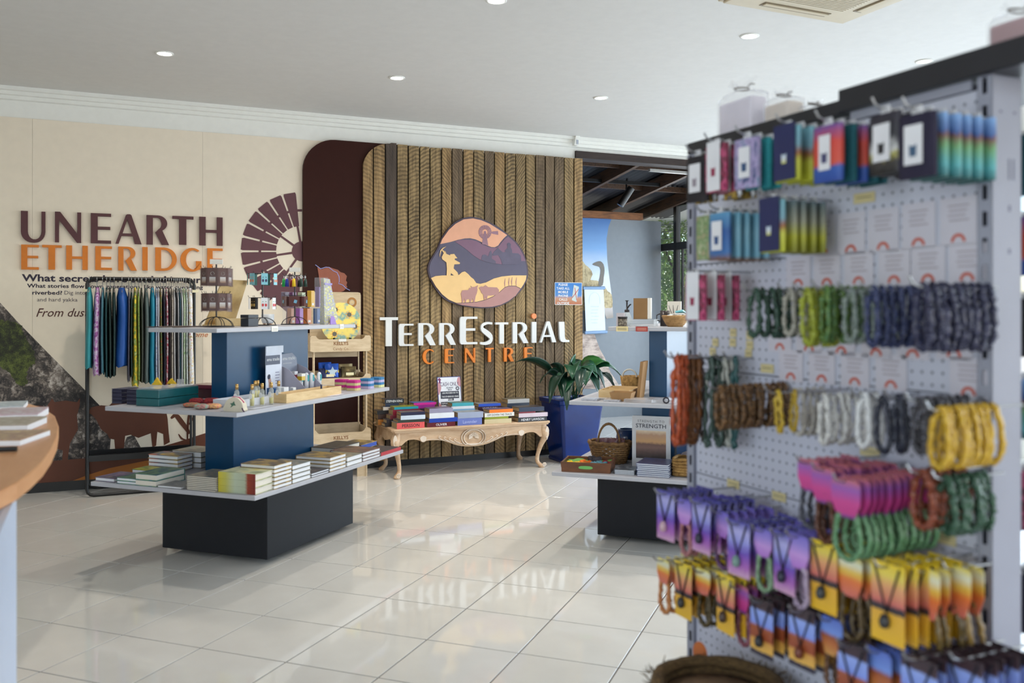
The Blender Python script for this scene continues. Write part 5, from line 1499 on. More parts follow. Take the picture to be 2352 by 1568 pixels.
GA = [  # px left, px right, bottom row, colour or material, flare, words
    (196, 214, 842, C(40, 140, 148), 1.0, 'turquoise top, leftmost on the rack'), (213, 232, 858, V('purple_print_cloth', [(90, 34, 90), (170, 100, 170), (206, 190, 214), (120, 40, 80)], 7, .6), 1.0, 'purple printed dress, second from the left'),
    (230, 241, 855, C(60, 110, 124), 1.0, 'grey-teal tunic beside the purple dress'), (240, 249, 862, C(18, 62, 66), 1.0, 'dark teal tunic, fourth from the left'), (248, 258, 862, C(20, 44, 42), 1.0, 'blackish green garment beside the dark teal tunic'),
    (257, 267, 858, C(24, 50, 48), 1.0, 'deep green garment left of the bright blue shirt'), (264, 296, 838, C(16, 74, 150), 1.15, 'bright blue shirt with full sleeves'), (292, 299, 872, C(86, 84, 98), 1.0, 'mauve-grey garment right of the blue shirt'),
    (298, 305, 862, C(34, 60, 56), 1.0, 'dark green patterned garment left of the yellow dress'), (304, 316, 882, V('yellow_flower_cloth', [(236, 214, 90), (226, 190, 40), (90, 140, 70), (240, 226, 150)], 6, .6), 1.55, 'yellow flowered dress with flared hem'),
    (314, 322, 868, V('green_leaf_cloth', [(60, 110, 60), (150, 170, 90), (30, 70, 44)], 8, .6), 1.0, 'green leafy dress right of the yellow one'), (321, 330, 872, C(62, 66, 60), 1.0, 'charcoal garment right of the green leafy dress'),
    (328, 343, 875, C(86, 100, 98), 1.1, 'grey dress in the middle of the rack'), (341, 357, 876, C(22, 128, 156), 1.1, 'teal blue dress in the middle of the rack'), (355, 361, 872, V('blue_white_cloth', [(40, 90, 190), (220, 228, 240), (30, 50, 120)], 7, .6), 1.2, 'blue and white dress right of the teal one'),
    (360, 366, 870, C(214, 218, 226), 1.0, 'narrow white garment right of the blue and white dress'), (365, 372, 875, V('orange_green_cloth', [(206, 90, 40), (60, 120, 70), (190, 40, 40)], 8, .6), 1.1, 'orange and green print dress'), (372, 379, 878, C(30, 34, 60), 1.0, 'navy garment beside the orange print dress'),
    (378, 386, 882, V('red_navy_cloth', [(40, 50, 110), (190, 50, 70), (220, 220, 226), (110, 24, 44)], 8, .6), 1.2, 'red and navy print dress'), (385, 391, 880, C(50, 40, 44), 1.0, 'black garment right of the red print dress'), (390, 397, 872, V('brown_photo_cloth', [(120, 104, 92), (206, 196, 184), (60, 56, 60)], 6, .6), 1.1, 'taupe photo-print dress right of the black garment'),
    (396, 402, 878, C(222, 224, 228), 1.0, 'white garment right of the taupe dress'), (401, 406, 880, C(34, 34, 40), 1.0, 'black garment among the white ones'), (405, 410, 876, C(214, 216, 222), 1.0, 'white garment right of the black one'), (409, 414, 880, C(54, 90, 104), 1.0, 'slate garment near the right end of the rack'),
    (413, 419, 872, C(228, 230, 234), 1.0, 'white dress near the right end of the rack'), (418, 424, 882, V('lime_cloth', [(150, 210, 60), (226, 234, 220), (110, 180, 60)], 6, .6), 1.1, 'lime green and white dress'), (423, 430, 884, V('teal_white_cloth', [(20, 100, 96), (226, 230, 232), (40, 120, 110)], 6, .6), 1.0, 'teal and white dress next to the lime one'),
    (429, 443, 880, V('multi_white_cloth', [(70, 120, 200), (226, 190, 80), (232, 234, 238), (238, 238, 240), (210, 60, 80)], 9, .6), 1.25, 'white dress with bright pattern, rightmost on the rack')]
def rx(px):
    a = (px - 1176) / F
    return (a * RL[1] - RL[0]) / (WV[0] - a * WV[1])
chrome = C(206, 206, 206, .22, 1)
hook_me = None
for q, (p0, p1, yb, mt, fl, words) in enumerate(GA):
    x0, x1 = rx(p0), rx(p1)
    xc, hw = (x0 + x1) / 2, (x1 - x0) / 2 * .96
    Zr = RL[1] + xc * WV[1]
    zb = CH - (yb - Y0) / F * Zr
    wx, wy = world(xc, 0, RL, AW)
    t = thing('garment', words, 'clothing', (wx, wy, 1.765), AW, 'clothes hanging on the black rack')
    r_ = random.Random(q + 3)
    rows = []
    zt0 = -.075
    hh = 1.765 - zb
    for i in range(9):
        f_ = i / 8
        z = zt0 - (hh + zt0) * f_
        dep = (.05, .17, .19, .185, .18, .185, .19, .195, .20)[i]
        th = hw * (.45, .85, .95, 1, 1, 1, 1, 1, 1)[i] * (1 + (fl - 1) * max(0, f_ - .35) / .65)
        ph = r_.uniform(0, 6)
        row = []
        for j in range(16):
            a = 2 * PI * j / 16
            fo = 1 + .22 * f_ * math.sin(3 * a + ph + q)
            row.append((th * math.cos(a) * (1 if abs(math.cos(a)) > .5 else fo) + .15 * hw * math.sin(f_ * 5 + q), dep * math.sin(a), z + (.012 * math.sin(4 * a + q) if i == 8 else 0)))
        rows.append(row)
    m_ = MB(); m_.grid(rows, 0, True, True); m_.add(rows[0], [tuple(range(16))]); m_.add(rows[8], [tuple(range(15, -1, -1))])
    m_.build('cloth', mt, t)
    if hook_me is None:
        hk = MB()
        hk.tube([(0, 0, -.085), (0, 0, -.03), (0, -.012, -.02), (0, -.018, 0), (0, -.008, .016), (0, .01, .014), (0, .018, .0)], .0022, 5)
        hk.tube([(0, -.17, -.115), (0, 0, -.075), (0, .17, -.115)], .003, 5)
        hook_me = hk.mesh('hanger', chrome)
    link('hanger', hook_me, t)

# ================================================================ PLYWOOD CANDY SHELF
dK = .40
sK0, sK1 = wl(712, 780, dK)[0], wl(851, 780, dK)[0]
kel = thing('plywood_shelf', 'plywood candy stand with slotted trays beside the timber boards', 'shelf', WP((sK0 + sK1) / 2, 0.08, 0), AW)
kw = (sK1 - sK0) / 2
kp = WOOD('light_plywood', (196, 172, 138), (220, 200, 168), 2.5, (3, 3, 12), .55, .06)
def kz(py, d=dK): return wl(840, py, d)[1]
yb_, yf_ = -.02, -.32                                     # back and front, local y
for x in (-kw + .03, kw - .042):
    for y in (yf_, yb_ - .014):
        m_ = MB(); m_.bb(x, x + .012, y, y + .05 if y == yf_ else y + .014, 0, kz(772)); m_.build('upright', kp, kel)
def ktray(zb_, zt_, ends, brand):
    m_ = MB(); m_.prism([(-kw, zb_ + .008), (-kw + .02, zb_), (kw - .02, zb_), (kw, zb_ + .008), (kw, zt_ + .02), (kw - .012, zt_ + .032), (kw - .05, zt_ + .032), (kw - .062, zt_ + .012), (kw - .08, zt_),
                         (-kw + .08, zt_), (-kw + .062, zt_ + .012), (-kw + .05, zt_ + .032), (-kw + .012, zt_ + .032), (-kw, zt_ + .02)], yf_ - .012, yf_); o = m_.build('tray_front', kp, kel); tf_ = o
    m_ = MB(); m_.bb(-kw + .02, kw - .02, yf_, yb_, zb_ + .01, zb_ + .02); m_.build('tray_floor', kp, kel)
    m_ = MB(); m_.bb(-kw + .02, kw - .02, yb_ - .01, yb_, zb_, zt_ + .05); m_.build('tray_back', kp, kel)
    for x in (-kw + .015, kw - .027):
        m_ = MB(); m_.bb(x, x + .012, yf_, yb_ - .01, zb_, zt_ + .03); m_.build('tray_side', kp, kel)
    if brand:
        bm = M('burnt_brand', (142, 100, 66), .8)
        text('brand_text', 'KELLYS', .042, bm, tf_, 0, yf_ - .0128, (zb_ + zt_) / 2 + .004, .0012, 'CENTER')
        text('brand_text', 'Candy Co.', .034, bm, tf_, 0, yf_ - .0128, zb_ + .014, 0, 'CENTER')
ktray(kz(806), kz(778), 1, True); ktray(kz(888), kz(866), 1, False); ktray(kz(1021), kz(990), 1, True)
m_ = MB(); m_.bb(-kw + .03, kw - .03, yb_ - .008, yb_, kz(822), kz(778)); m_.build('back_panel', kp, kel)
m_ = MB(); m_.bb(kw - .12, kw - .03, yf_ + .01, yf_ + .022, 0, .13); m_.build('foot_panel', kp, kel)
m_ = MB(); m_.bb(-kw + .04, kw - .04, yf_ + .02, yb_ - .03, kz(1021) + .021, kz(1021) + .05); m_.build('black_liner', C(24, 24, 26, .7), kel)
# big plywood board with a burnt stamp on the top tray
sB0, zB1 = wl(712, 670, .15); sB1, zB0 = wl(829, 770, .15)
zb0 = kz(806) + .021
t = thing('plywood_board', 'tall rounded plywood board with round burnt stamp standing on the candy stand', 'board', WP((sB0 + sB1) / 2, .135, zb0), AW)
bw = (sB1 - sB0) / 2
m_ = MB(); m_.prism(smooth_closed([(-bw, 0), (bw, 0), (bw, (zB1 - zb0) * .5), (bw, zB1 - zb0 - .03), (bw - .006, zB1 - zb0 - .006), (bw - .03, zB1 - zb0), (-bw + .03, zB1 - zb0), (-bw + .006, zB1 - zb0 - .006), (-bw, zB1 - zb0 - .03)], 1), -.012, 0); bdo = m_.build('board', kp, t)
brn = M('stamp_brown', (172, 120, 62), .7)
m_ = MB(); cx, cz_ = bw - .085, zB1 - zb0 - .095
ring = [(cx + .045 * math.cos(q * PI / 14), cz_ + .047 * math.sin(q * PI / 14)) for q in range(28)]
inn = [(cx + .026 * math.cos(q * PI / 14), cz_ + .027 * math.sin(q * PI / 14)) for q in range(28)]
for q in range(28):
    k = (q + 1) % 28
    m_.add([(ring[q][0], -.0135, ring[q][1]), (ring[k][0], -.0135, ring[k][1]), (inn[k][0], -.0135, inn[k][1]), (inn[q][0], -.0135, inn[q][1])], [(0, 1, 2, 3)])
m_.build('stamp_ring', brn, bdo)
m_ = MB(); m_.prism([(cx - .02, cz_ - .002), (cx - .012, cz_ + .014), (cx + .002, cz_ + .018), (cx + .006, cz_ + .01), (cx + .012, cz_ + .018), (cx + .02, cz_), (cx + .012, cz_ - .016), (cx, cz_ - .008), (cx - .014, cz_ - .014)], -.0136, -.0124); m_.build('stamp_map', C(222, 196, 150), bdo)
# sunflower plate on its black stand
pS, pz = wl(783, 712, .30)
t = thing('sunflower_plate', 'round yellow and teal sunflower plate on a black stand', 'plate', WP(pS, .30, zb0), AW)
m_ = MB(); cpz = .235
m_.prism([(0.182 * math.cos(q * PI / 18), cpz + .185 * math.sin(q * PI / 18)) for q in range(36)], -.008, 0); plt = m_.build('plate', V('plate_glaze', [(206, 186, 40), (230, 206, 60), (226, 200, 60), (50, 140, 140), (216, 200, 70)], 4, .15, .5), t)
for x, z in ((.075, .075), (-.06, -.1), (.13, -.035), (-.05, .12), (-.13, 0)):
    m_ = MB(); m_.prism([(x + .02 * math.cos(q * PI / 8), cpz + z + .02 * math.sin(q * PI / 8)) for q in range(16)], -.0095, -.008); m_.build('flower_eye', C(70, 66, 50, .2), plt)
    for k in range(8):
        a = k * PI / 4
        m_ = MB(); m_.prism([(x + .02 * math.cos(a - .3), cpz + z + .02 * math.sin(a - .3)), (x + .042 * math.cos(a), cpz + z + .042 * math.sin(a)), (x + .02 * math.cos(a + .3), cpz + z + .02 * math.sin(a + .3))], -.009, -.008); m_.build('petal', C(226, 156, 30, .2), plt)
m_ = MB(); m_.tube([(-.075, -.05, .1), (-.06, -.045, .05), (.06, -.045, .05), (.075, -.05, .1)], .012, 6); m_.tube([(-.06, -.045, .05), (-.06, -.045, .004)], .012, 6); m_.tube([(.06, -.045, .05), (.06, -.045, .004)], .012, 6); m_.tube([(-.05, -.045, .008), (-.04, .03, .008), (-.035, .012, .08)], .008, 6); m_.tube([(.05, -.045, .008), (.04, .03, .008), (.035, .012, .08)], .008, 6); m_.build('plate_stand', blk, t)
# basket of lolly bags on the middle tray
zm = kz(888) + .0208
t = thing('lolly_basket', 'shallow slatted white and brown basket on the candy stand', 'basket', WP((sK0 + sK1) / 2 + .02, .245, zm), AW)
bkm = C(196, 182, 160, .7)
m_ = MB(); m_.bb(-.13, .13, -.09, .09, 0, .006); m_.build('basket_floor', bkm, t)
for y, sgn in ((-.1, 1), (.1, -1)):
    for q in range(14):
        m_ = MB(); x = -.15 + q * .0215
        for sl in (-1, 1):
            m_.add([(x, y * .9, .004), (x + .01, y * .9, .004), (x + .01 + sl * .03, y * 1.12, .062), (x + sl * .03, y * 1.12, .062)], [(0, 1, 2, 3)])
        m_.build('lattice_strip', bkm, t)
m_ = MB(); m_.tube([(-.17, -.115, .064), (.17, -.115, .064), (.17, .115, .064), (-.17, .115, .064)], .006, 6, True); m_.build('rim', C(110, 84, 60, .7), t)
def lolly(label, x, y, z, w, h, m, txt, tw):
    wx, wy, _ = WP((sK0 + sK1) / 2 + x, .245 - y, 0)
    t = thing('lolly_bag', label, 'packet', (wx, wy, zm + z), AW + tw)
    rows = []
    for i in range(6):
        f_ = i / 5
        th = .022 * math.sin(PI * (.08 + .84 * f_))
        rows.append([(w / 2 * math.cos(2 * PI * j / 12), th * math.sin(2 * PI * j / 12) + .02 * f_, h * f_) for j in range(12)])
    m_ = MB(); m_.grid(rows, 0, True, True); bg_ = m_.build('bag', m, t)
    if txt:
        text('brand_text', txt, .036, C(236, 220, 60), bg_, 0, -.016, h * .5, .001, 'CENTER')
        m_ = MB(); m_.prism([((.05 if q % 2 == 0 else .024) * math.cos(q * PI / 5 + .3), h * .55 + (.05 if q % 2 == 0 else .024) * math.sin(q * PI / 5 + .3)) for q in range(10)], -.0235, -.0215); m_.build('star_print', C(206, 226, 240), bg_)
bluef = M('blue_foil', (24, 84, 190), .25, .2, noise=.2); goldf = M('gold_foil', (150, 130, 86), .25, .4, noise=.4, col2=(40, 34, 28))
lolly('bright blue lolly bag reading POPPIN in the basket', -.055, -.05, .03, .13, .16, bluef, 'POPPIN', 0)
lolly('blue lolly bag lying behind the POPPIN bag', -.10, .0, .03, .13, .17, bluef, None, .25)
lolly('dark blue lolly bag at the left of the basket', -.12, -.055, .03, .10, .12, M('dark_blue_foil', (30, 40, 84), .3, .2), None, .3)
lolly('gold and black lolly bag at the right of the basket', .10, -.045, .03, .14, .13, goldf, None, -.1)
lolly('gold foil lolly bag behind the right one', .09, .02, .03, .14, .15, M('pale_gold_foil', (176, 160, 120), .25, .5, noise=.3), None, .1)
lolly('dark wrapped lolly bag in the middle of the basket', .03, -.02, .03, .09, .11, M('plum_foil', (50, 34, 50), .3, .2), None, -.2)
for lab, px, py, c, w in (('cream price ticket on the left of the lolly basket', 758, 862, (230, 222, 180), .07), ('cream price ticket on the right of the lolly basket', 803, 858, (230, 222, 180), .07), ('white price ticket under the sunflower plate', 786, 781, (232, 230, 222), .07)):
    s, z = wl(px, py, .405)
    m_ = MB(); m_.bb(-w / 2, w / 2, -.0015, 0, -.012, .012)
    solo('price_ticket', m_, C(*c), lab, 'price tag', WP(s, .415, z), AW)

# ================================================================ CARVED TABLE
TL, TR, TF, TBk = 2.93, 4.50, .72, .09                   # wall coordinates of the top
tw_, td_ = (TR - TL) / 2, (TF - TBk) / 2
tloc = WP((TL + TR) / 2, (TF + TBk) / 2, 0)
tab = thing('coffee_table', 'low carved pale timber table with curved legs against the timber boards', 'table', tloc, AW)
lime = WOOD('limed_timber', (186, 150, 116), (216, 188, 156), 2.5, (2, 8, 8), .5, .08)
carv = M('whitewashed_carving', (222, 206, 188), .6, noise=.05)
TH = .45
m_ = MB()
edge_p = smooth_open([(-tw_ + .02, -td_), (-tw_ * .5, -td_ + .012), (0, -td_ - .006), (tw_ * .5, -td_ + .012), (tw_ - .02, -td_)], 5)
outl = edge_p + smooth_open([(tw_, -td_ + .02), (tw_ - .02, 0), (tw_, td_ - .02)], 4) + [(tw_ - .02, td_), (-tw_ + .02, td_)] + smooth_open([(-tw_, td_ - .02), (-tw_ + .02, 0), (-tw_, -td_ + .02)], 4)
m_.prismz(outl, TH - .022, TH); o = m_.build('table_top', lime, tab); bevel(o, .006, 2)
m_ = MB(); m_.prismz([(x * .985, y * .97) for x, y in outl], TH - .034, TH - .022); m_.build('top_moulding', lime, tab)
low = smooth_open([(-tw_ + .10, .30), (-tw_ + .16, .345), (-tw_ + .24, .345), (-tw_ + .30, .318), (-tw_ + .34, .330), (-tw_ * .4, .325), (-.22, .292), (-.12, .262), (0, .252), (.12, .262), (.22, .292), (tw_ * .4, .325), (tw_ - .34, .330), (tw_ - .30, .318), (tw_ - .24, .345), (tw_ - .16, .345), (tw_ - .10, .30)], 3)
m_ = MB(); m_.prism(low + [(tw_ - .06, .30), (tw_ - .06, TH - .034), (-tw_ + .06, TH - .034), (-tw_ + .06, .30)], -td_ + .03, -td_ + .055); m_.build('apron', lime, tab)
m_ = MB(); m_.prism(low + [(tw_ - .06, .30), (tw_ - .06, TH - .034), (-tw_ + .06, TH - .034), (-tw_ + .06, .30)], td_ - .055, td_ - .03); m_.build('apron', lime, tab)
for sx in (-1, 1):
    m_ = MB()
    sl = smooth_open([(-td_ + .1, .30), (-td_ + .16, .345), (-.06, .33), (0, .318), (.06, .33), (td_ - .16, .345), (td_ - .1, .30)], 3)
    pl = sl + [(td_ - .06, .30), (td_ - .06, TH - .034), (-td_ + .06, TH - .034), (-td_ + .06, .30)]
    m_.prism(pl, 0, .022)
    m_.v = [(sx * (tw_ - .03) - sx * v[1], v[0], v[2]) for v in m_.v]
    m_.build('apron', lime, tab)
for sx in (-1, 1):
    for sy in (-1, 1):
        m_ = MB()
        prof_ = [(.010, .43, .040), (.004, .38, .042), (-.012, .33, .041), (-.006, .28, .034), (.016, .22, .026), (.034, .15, .021), (.044, .09, .019), (.040, .05, .022), (.022, .028, .030), (.012, .010, .030), (.012, .0, .024)]
        rows = []
        for off, z, r_ in smooth_open(prof_, 2):
            cx, cy = sx * (tw_ - .055 - off), sy * (td_ - .055 - off)
            rows.append([(cx + r_ * math.cos(k * PI / 5), cy + r_ * math.sin(k * PI / 5), max(0, z)) for k in range(10)])
        m_.grid(rows, 0, True, True); m_.add(rows[-1], [tuple(range(10))]); m_.add(rows[0], [tuple(range(9, -1, -1))])
        lg_ = m_.build('leg', lime, tab)
        if sy < 0:
            cx, cy = sx * (tw_ - .035), -td_ + .022
            m_ = MB(); m_.prism(smooth_closed([(cx, .40), (cx + .02, .36), (cx + .01, .31), (cx, .27), (cx - .012, .31), (cx - .018, .36)], 2), -td_ + .008, -td_ + .016); m_.build('leaf_carving', carv, lg_)
            m_ = MB(); m_.tube([(cx - sx * .03 + .022 * (1 - k / 14) * math.cos(k * .9), -td_ + .012, .034 + .022 * (1 - k / 14) * math.sin(k * .9)) for k in range(12)], .005, 5); m_.build('scroll_carving', carv, lg_)
fy = -td_ + .024
car = MB()
for k in range(11):
    a = R(-10 + k * 20)
    car.tube([(.012 * math.cos(a), fy, .335 + .012 * math.sin(a)), (.05 * math.cos(a), fy - .006, .335 + .045 * math.sin(a))], [.003, .008], 5)
car.build('shell_carving', carv, tab)
for rx_, rz_ in ((.095, .07), (.118, .085)):
    m_ = MB(); m_.tube([(rx_ * math.cos(k * PI / 12), fy, .335 + rz_ * math.sin(k * PI / 12)) for k in range(-3, 28) if .262 < .335 + rz_ * math.sin(k * PI / 12) < TH - .036], .005, 5); m_.build('oval_carving', carv, tab)
for sx in (-1, 1):
    for k in range(4):
        x = sx * (.135 + k * .05)
        z0_ = .292 + k * .0105
        m_ = MB(); m_.tube(smooth_open([(x, fy, z0_), (x + sx * .03, fy - .002, z0_ + .012), (x + sx * .055, fy - .003, z0_ + .03), (x + sx * .045, fy - .003, z0_ + .042), (x + sx * .034, fy, z0_ + .034)], 3), [.0035] * 13, 5); m_.build('leaf_carving', carv, tab)
    m_ = MB(); m_.tube(smooth_open([(sx * .11, fy, .283), (sx * .2, fy, .298), (sx * .3, fy, .327), (sx * .4, fy, .342), (sx * .46, fy, .336)], 3), .003, 5); m_.build('vine_carving', carv, tab)
    x = sx * (tw_ - .30)
    m_ = MB(); m_.prism(smooth_closed([(x - .03, .36), (x - .02, .33), (x, .322), (x + .02, .33), (x + .03, .36), (x + .01, .375), (x - .01, .375)], 2), fy - .004, fy + .008); m_.build('leaf_carving', carv, tab)

# books on the table --------------------------------------------------
TBG = 'second-hand books piled on the carved table'
def tstack(d, z0, rows):
    """rows bottom to top: px0, px1, thickness, cover, spine colour, title, title colour, label, pages"""
    z = TH + .0006 + z0
    for (p0, p1, t_, cov, spi, ti, tc_, lab) in rows:
        s0, s1 = wl(p0, 950, d)[0], wl(p1, 950, d)[0]
        wd = s1 - s0; dp = min(.17, wd * .66)
        wx, wy, _ = WP((s0 + s1) / 2, d - dp / 2, 0)
        book(lab, (wx, wy, z), AW + rnd.uniform(-.02, .02), wd, dp, t_, cov, C(*spi, .35), tan_pages, ti, C(*tc_) if tc_ else None, TBG, th=min(t_ * .75, wd * .16) if ti else 0)
        z += t_ + .0008
W_, K_ = (226, 228, 232), (24, 24, 30)
tstack(.70, 0, [(911, 975, .054, art['grey'], (222, 92, 92), 'PERSSON', K_, 'thick coral-spined book at the bottom of the front-left pile'), (914, 975, .024, art['dark'], (44, 54, 46), None, None, 'dark green spined book above the coral one'), (921, 977, .037, art['land'], (206, 218, 232), None, None, 'pale blue-white spined book in the front-left pile'), (921, 976, .028, art['maroon'], (34, 36, 66), None, None, 'navy spined book on top of the front-left pile')])
tstack(.70, 0, [(982, 1046, .040, art['maroon'], (96, 26, 36), 'OLIVIER', W_, 'maroon book at the bottom of the second front pile'), (986, 1051, .036, art['blue'], (28, 64, 166), None, None, 'royal blue spined book in the second front pile'), (986, 1043, .048, art['grey'], (222, 226, 234), None, None, 'thick white spined book in the second front pile'), (986, 1040, .040, art['purple'], (150, 146, 170), None, None, 'grey floral book on top of the second front pile')])
tstack(.70, 0, [(1051, 1107, .064, art['grey'], (106, 120, 186), "Lavender", (170, 180, 226), 'thick lavender-blue book in the middle front pile'), (1052, 1110, .054, art['grey'], (156, 166, 190), None, None, 'pale grey-blue book on top of the lavender one')])
tstack(.70, 0, [(1113, 1175, .042, art['gold'], (206, 190, 150), None, None, 'beige book with purple band at the bottom of the fourth front pile'), (1114, 1168, .02, art['green'], (140, 150, 40), None, None, 'thin olive book in the fourth front pile'), (1113, 1181, .036, art['grey'], (226, 224, 218), 'OFF DOWN THE TRACK', (70, 70, 76), 'white spined book in the fourth front pile'), (1124, 1178, .03, art['purple'], (240, 122, 30), None, None, 'bright orange spined book on top of the fourth front pile')])
tstack(.70, 0, [(1190, 1256, .042, art['dark'], (26, 28, 34), 'HENRY LAWSON', W_, 'black spined book at the bottom of the right front pile'), (1192, 1258, .038, art['warm'], (206, 190, 200), None, None, 'white and pink spined book in the right front pile'), (1192, 1230, .014, art['maroon'], (120, 26, 44), None, None, 'thin red book in the right front pile'), (1192, 1250, .04, art['dark'], (30, 44, 70), None, None, 'navy spined book on top of the right front pile')])
tstack(.36, 0, [(868, 900, .05, art['gold'], (170, 110, 50), None, None, 'tan book at the bottom of the back-left pile'), (868, 906, .045, art['gold'], (60, 40, 34), None, None, 'brown book second in the back-left pile'), (866, 912, .035, art['dark'], (30, 30, 34), None, None, 'black book third in the back-left pile'), (880, 910, .03, art['land'], (214, 208, 200), None, None, 'white spined book fourth in the back-left pile'), (885, 916, .03, art['blue'], (30, 44, 70), None, None, 'navy spined book fifth in the back-left pile'), (884, 928, .04, art['dark'], (28, 34, 44), 'STEPHEN KING', W_, 'black spined book on top of the back-left pile')])
tstack(.52, 0, [(884, 930, .03, art['dark'], (34, 30, 34), 'THE', W_, 'black book at the bottom of the pile behind the coral one'), (888, 934, .034, art['dark'], (40, 34, 40), None, None, 'dark book second in the pile behind the coral one'), (897, 955, .035, art['maroon'], (110, 36, 50), None, None, 'wine spined book in the pile behind the coral one'), (903, 964, .05, art['maroon'], (130, 26, 48), None, None, 'thick red book in the pile behind the coral one'), (906, 961, .022, art['green'], (30, 150, 168), None, None, 'turquoise spined book on top of the pile behind the coral one')])
tstack(.34, 0, [(946, 1004, .05, art['dark'], (50, 44, 50), None, None, 'dark book at the bottom of the magenta pile'), (948, 1004, .05, art['dark'], (70, 60, 70), None, None, 'grey-brown book second in the magenta pile'), (950, 1006, .03, art['dark'], (44, 40, 50), None, None, 'black book third in the magenta pile'), (952, 999, .03, art['purple'], (150, 40, 140), None, None, 'purple spined book in the magenta pile'), (950, 1002, .022, art['blue'], (206, 40, 150), None, None, 'bright magenta spined book on top of its pile')])
tstack(.50, 0, [(1036, 1094, .05, art['grey'], (120, 120, 140), None, None, 'grey book at the bottom of the blue pile'), (1038, 1092, .045, art['grey'], (90, 100, 130), None, None, 'slate book second in the blue pile'), (1039, 1091, .03, art['blue'], (130, 176, 214), None, None, 'light blue spined book in the blue pile'), (1037, 1090, .026, art['land'], (224, 228, 236), None, None, 'white spined book in the blue pile'), (1039, 1088, .03, art['teal'], G('teal_green_spine', [(0, (60, 170, 196)), (.55, (90, 190, 196)), (.62, (60, 170, 110)), (1, (70, 180, 120))], 'X', .03), None, None, 'turquoise and green book on top of the blue pile')] if False else
       [(1036, 1094, .05, art['grey'], (120, 120, 140), None, None, 'grey book at the bottom of the blue pile'), (1038, 1092, .045, art['grey'], (90, 100, 130), None, None, 'slate book second in the blue pile'), (1039, 1091, .03, art['blue'], (130, 176, 214), None, None, 'light blue spined book in the blue pile'), (1037, 1090, .026, art['land'], (224, 228, 236), None, None, 'white spined book in the blue pile'), (1039, 1088, .03, art['teal'], (72, 172, 186), None, None, 'turquoise book on top of the blue pile')])
tstack(.42, 0, [(1093, 1120, .05, art['purple'], (70, 50, 84), None, None, 'purple book at the bottom of the royal blue pile'), (1094, 1150, .045, art['purple'], (60, 40, 60), None, None, 'plum book second in the royal blue pile'), (1098, 1152, .033, art['maroon'], (60, 30, 44), 'VINCE FLYNN', W_, 'dark maroon spined book with white lettering'), (1099, 1150, .026, art['grey'], (36, 84, 200), None, None, 'royal blue spined book on top of its pile')])
tstack(.36, 0, [(1160, 1214, .05, art['dark'], (60, 56, 60), None, None, 'dark book at the bottom of the grey pile'), (1162, 1212, .05, art['dark'], (50, 60, 80), None, None, 'slate blue book second in the grey pile'), (1165, 1216, .04, art['grey'], (44, 56, 76), None, None, 'navy spined book under the grey one'), (1166, 1216, .038, art['land'], (186, 188, 190), None, None, 'pale grey spined book on top of the back-right pile')])

# cash-only sign leaning behind the books
sg0, zg0 = wl(1009, 921, .30); sg1, zg1 = wl(1059, 851, .22)
wx, wy, _ = WP((sg0 + sg1) / 2, .27, 0)
gw, gh = .245, .345
cs_ = thing('cash_sign', 'white cash-only book sale sign in a blue-edged clear frame behind the books', 'sign', (wx, wy, TH + .001), AW + .06)
lean = .06
def tilt(o):
    o.rotation_euler = (-.14, 0, 0); o.location = (0, 0, .07); return o
m_ = MB(); m_.bb(-gw / 2, gw / 2, 0, .006, 0, gh); tilt(m_.build('frame', C(40, 56, 130, .3), cs_))
m_ = MB(); m_.bb(-gw / 2 + .006, gw / 2 - .006, -.0015, 0, .006, gh - .006); ppr = tilt(m_.build('paper', C(228, 230, 236, .5), cs_))
pk = C(196, 140, 146)
for pl in ([(-.117, gh - .05), (-.085, gh - .09), (-.095, gh - .14), (-.117, gh - .17)], [(.117, gh - .01), (.09, gh - .02), (.085, gh - .07), (.117, gh - .10)], [(-.117, .1), (-.09, .07), (-.095, .02), (-.117, .01)], [(.117, .12), (.1, .09), (.104, .04), (.117, .02)]):
    m_ = MB(); m_.prism(smooth_closed(pl, 3), -.0022, -.0015); m_.build('pink_blob', pk, ppr)
m_ = MB(); m_.prism(smooth_closed([(-.11, gh - .015), (-.095, gh - .01), (-.085, gh - .025), (-.08, gh - .03), (-.09, gh - .035), (-.088, gh - .06), (-.105, gh - .06), (-.105, gh - .035), (-.115, gh - .03)], 2), -.0028, -.0015); m_.build('cowgirl_print', C(120, 50, 104), ppr)
for cx, cz_ in ((.085, gh - .115), (-.07, .035)):
    for k in range(8):
        a = k * PI / 4
        m_ = MB(); m_.prism(stroke([(cx + .008 * math.cos(a), cz_ + .008 * math.sin(a)), (cx + .022 * math.cos(a), cz_ + .022 * math.sin(a))], .008), -.0024, -.0015); m_.build('flower_print', C(40, 40, 60), ppr)
for pl in (([(-.095, .205), (.098, .205), (.098, .135), (.04, .135), (.04, .115), (-.02, .115), (-.02, .135), (-.095, .135)]), ([(-.095, .105), (.1, .105), (.1, .075), (.04, .075), (.04, .05), (-.02, .05), (-.02, .075), (-.095, .075)])):
    m_ = MB(); m_.prism(pl, -.0022, -.0015); m_.build('text_band', C(46, 46, 62), ppr)
for s_, sz, z, m_at, wq in (('CASH ONLY', .055, .255, C(110, 98, 124), .195), ('ALL BOOKS', .02, .232, C(50, 46, 70), .07), ('EACH', .02, .212, C(50, 46, 70), .04), ('100% PROCEEDS GO TO', .02, .182, signw, .165), ('THE ETHERIDGE CRISIS', .02, .147, signw, .175), ('FUND', .02, .120, signw, .045), ('SUPPORTING LOCALS IN', .02, .083, signw, .18), ('NEED!!', .02, .057, signw, .05)):
    text('text_line', s_, sz, m_at, ppr, .004, -.0027, z, .0003, 'CENTER', width=wq)

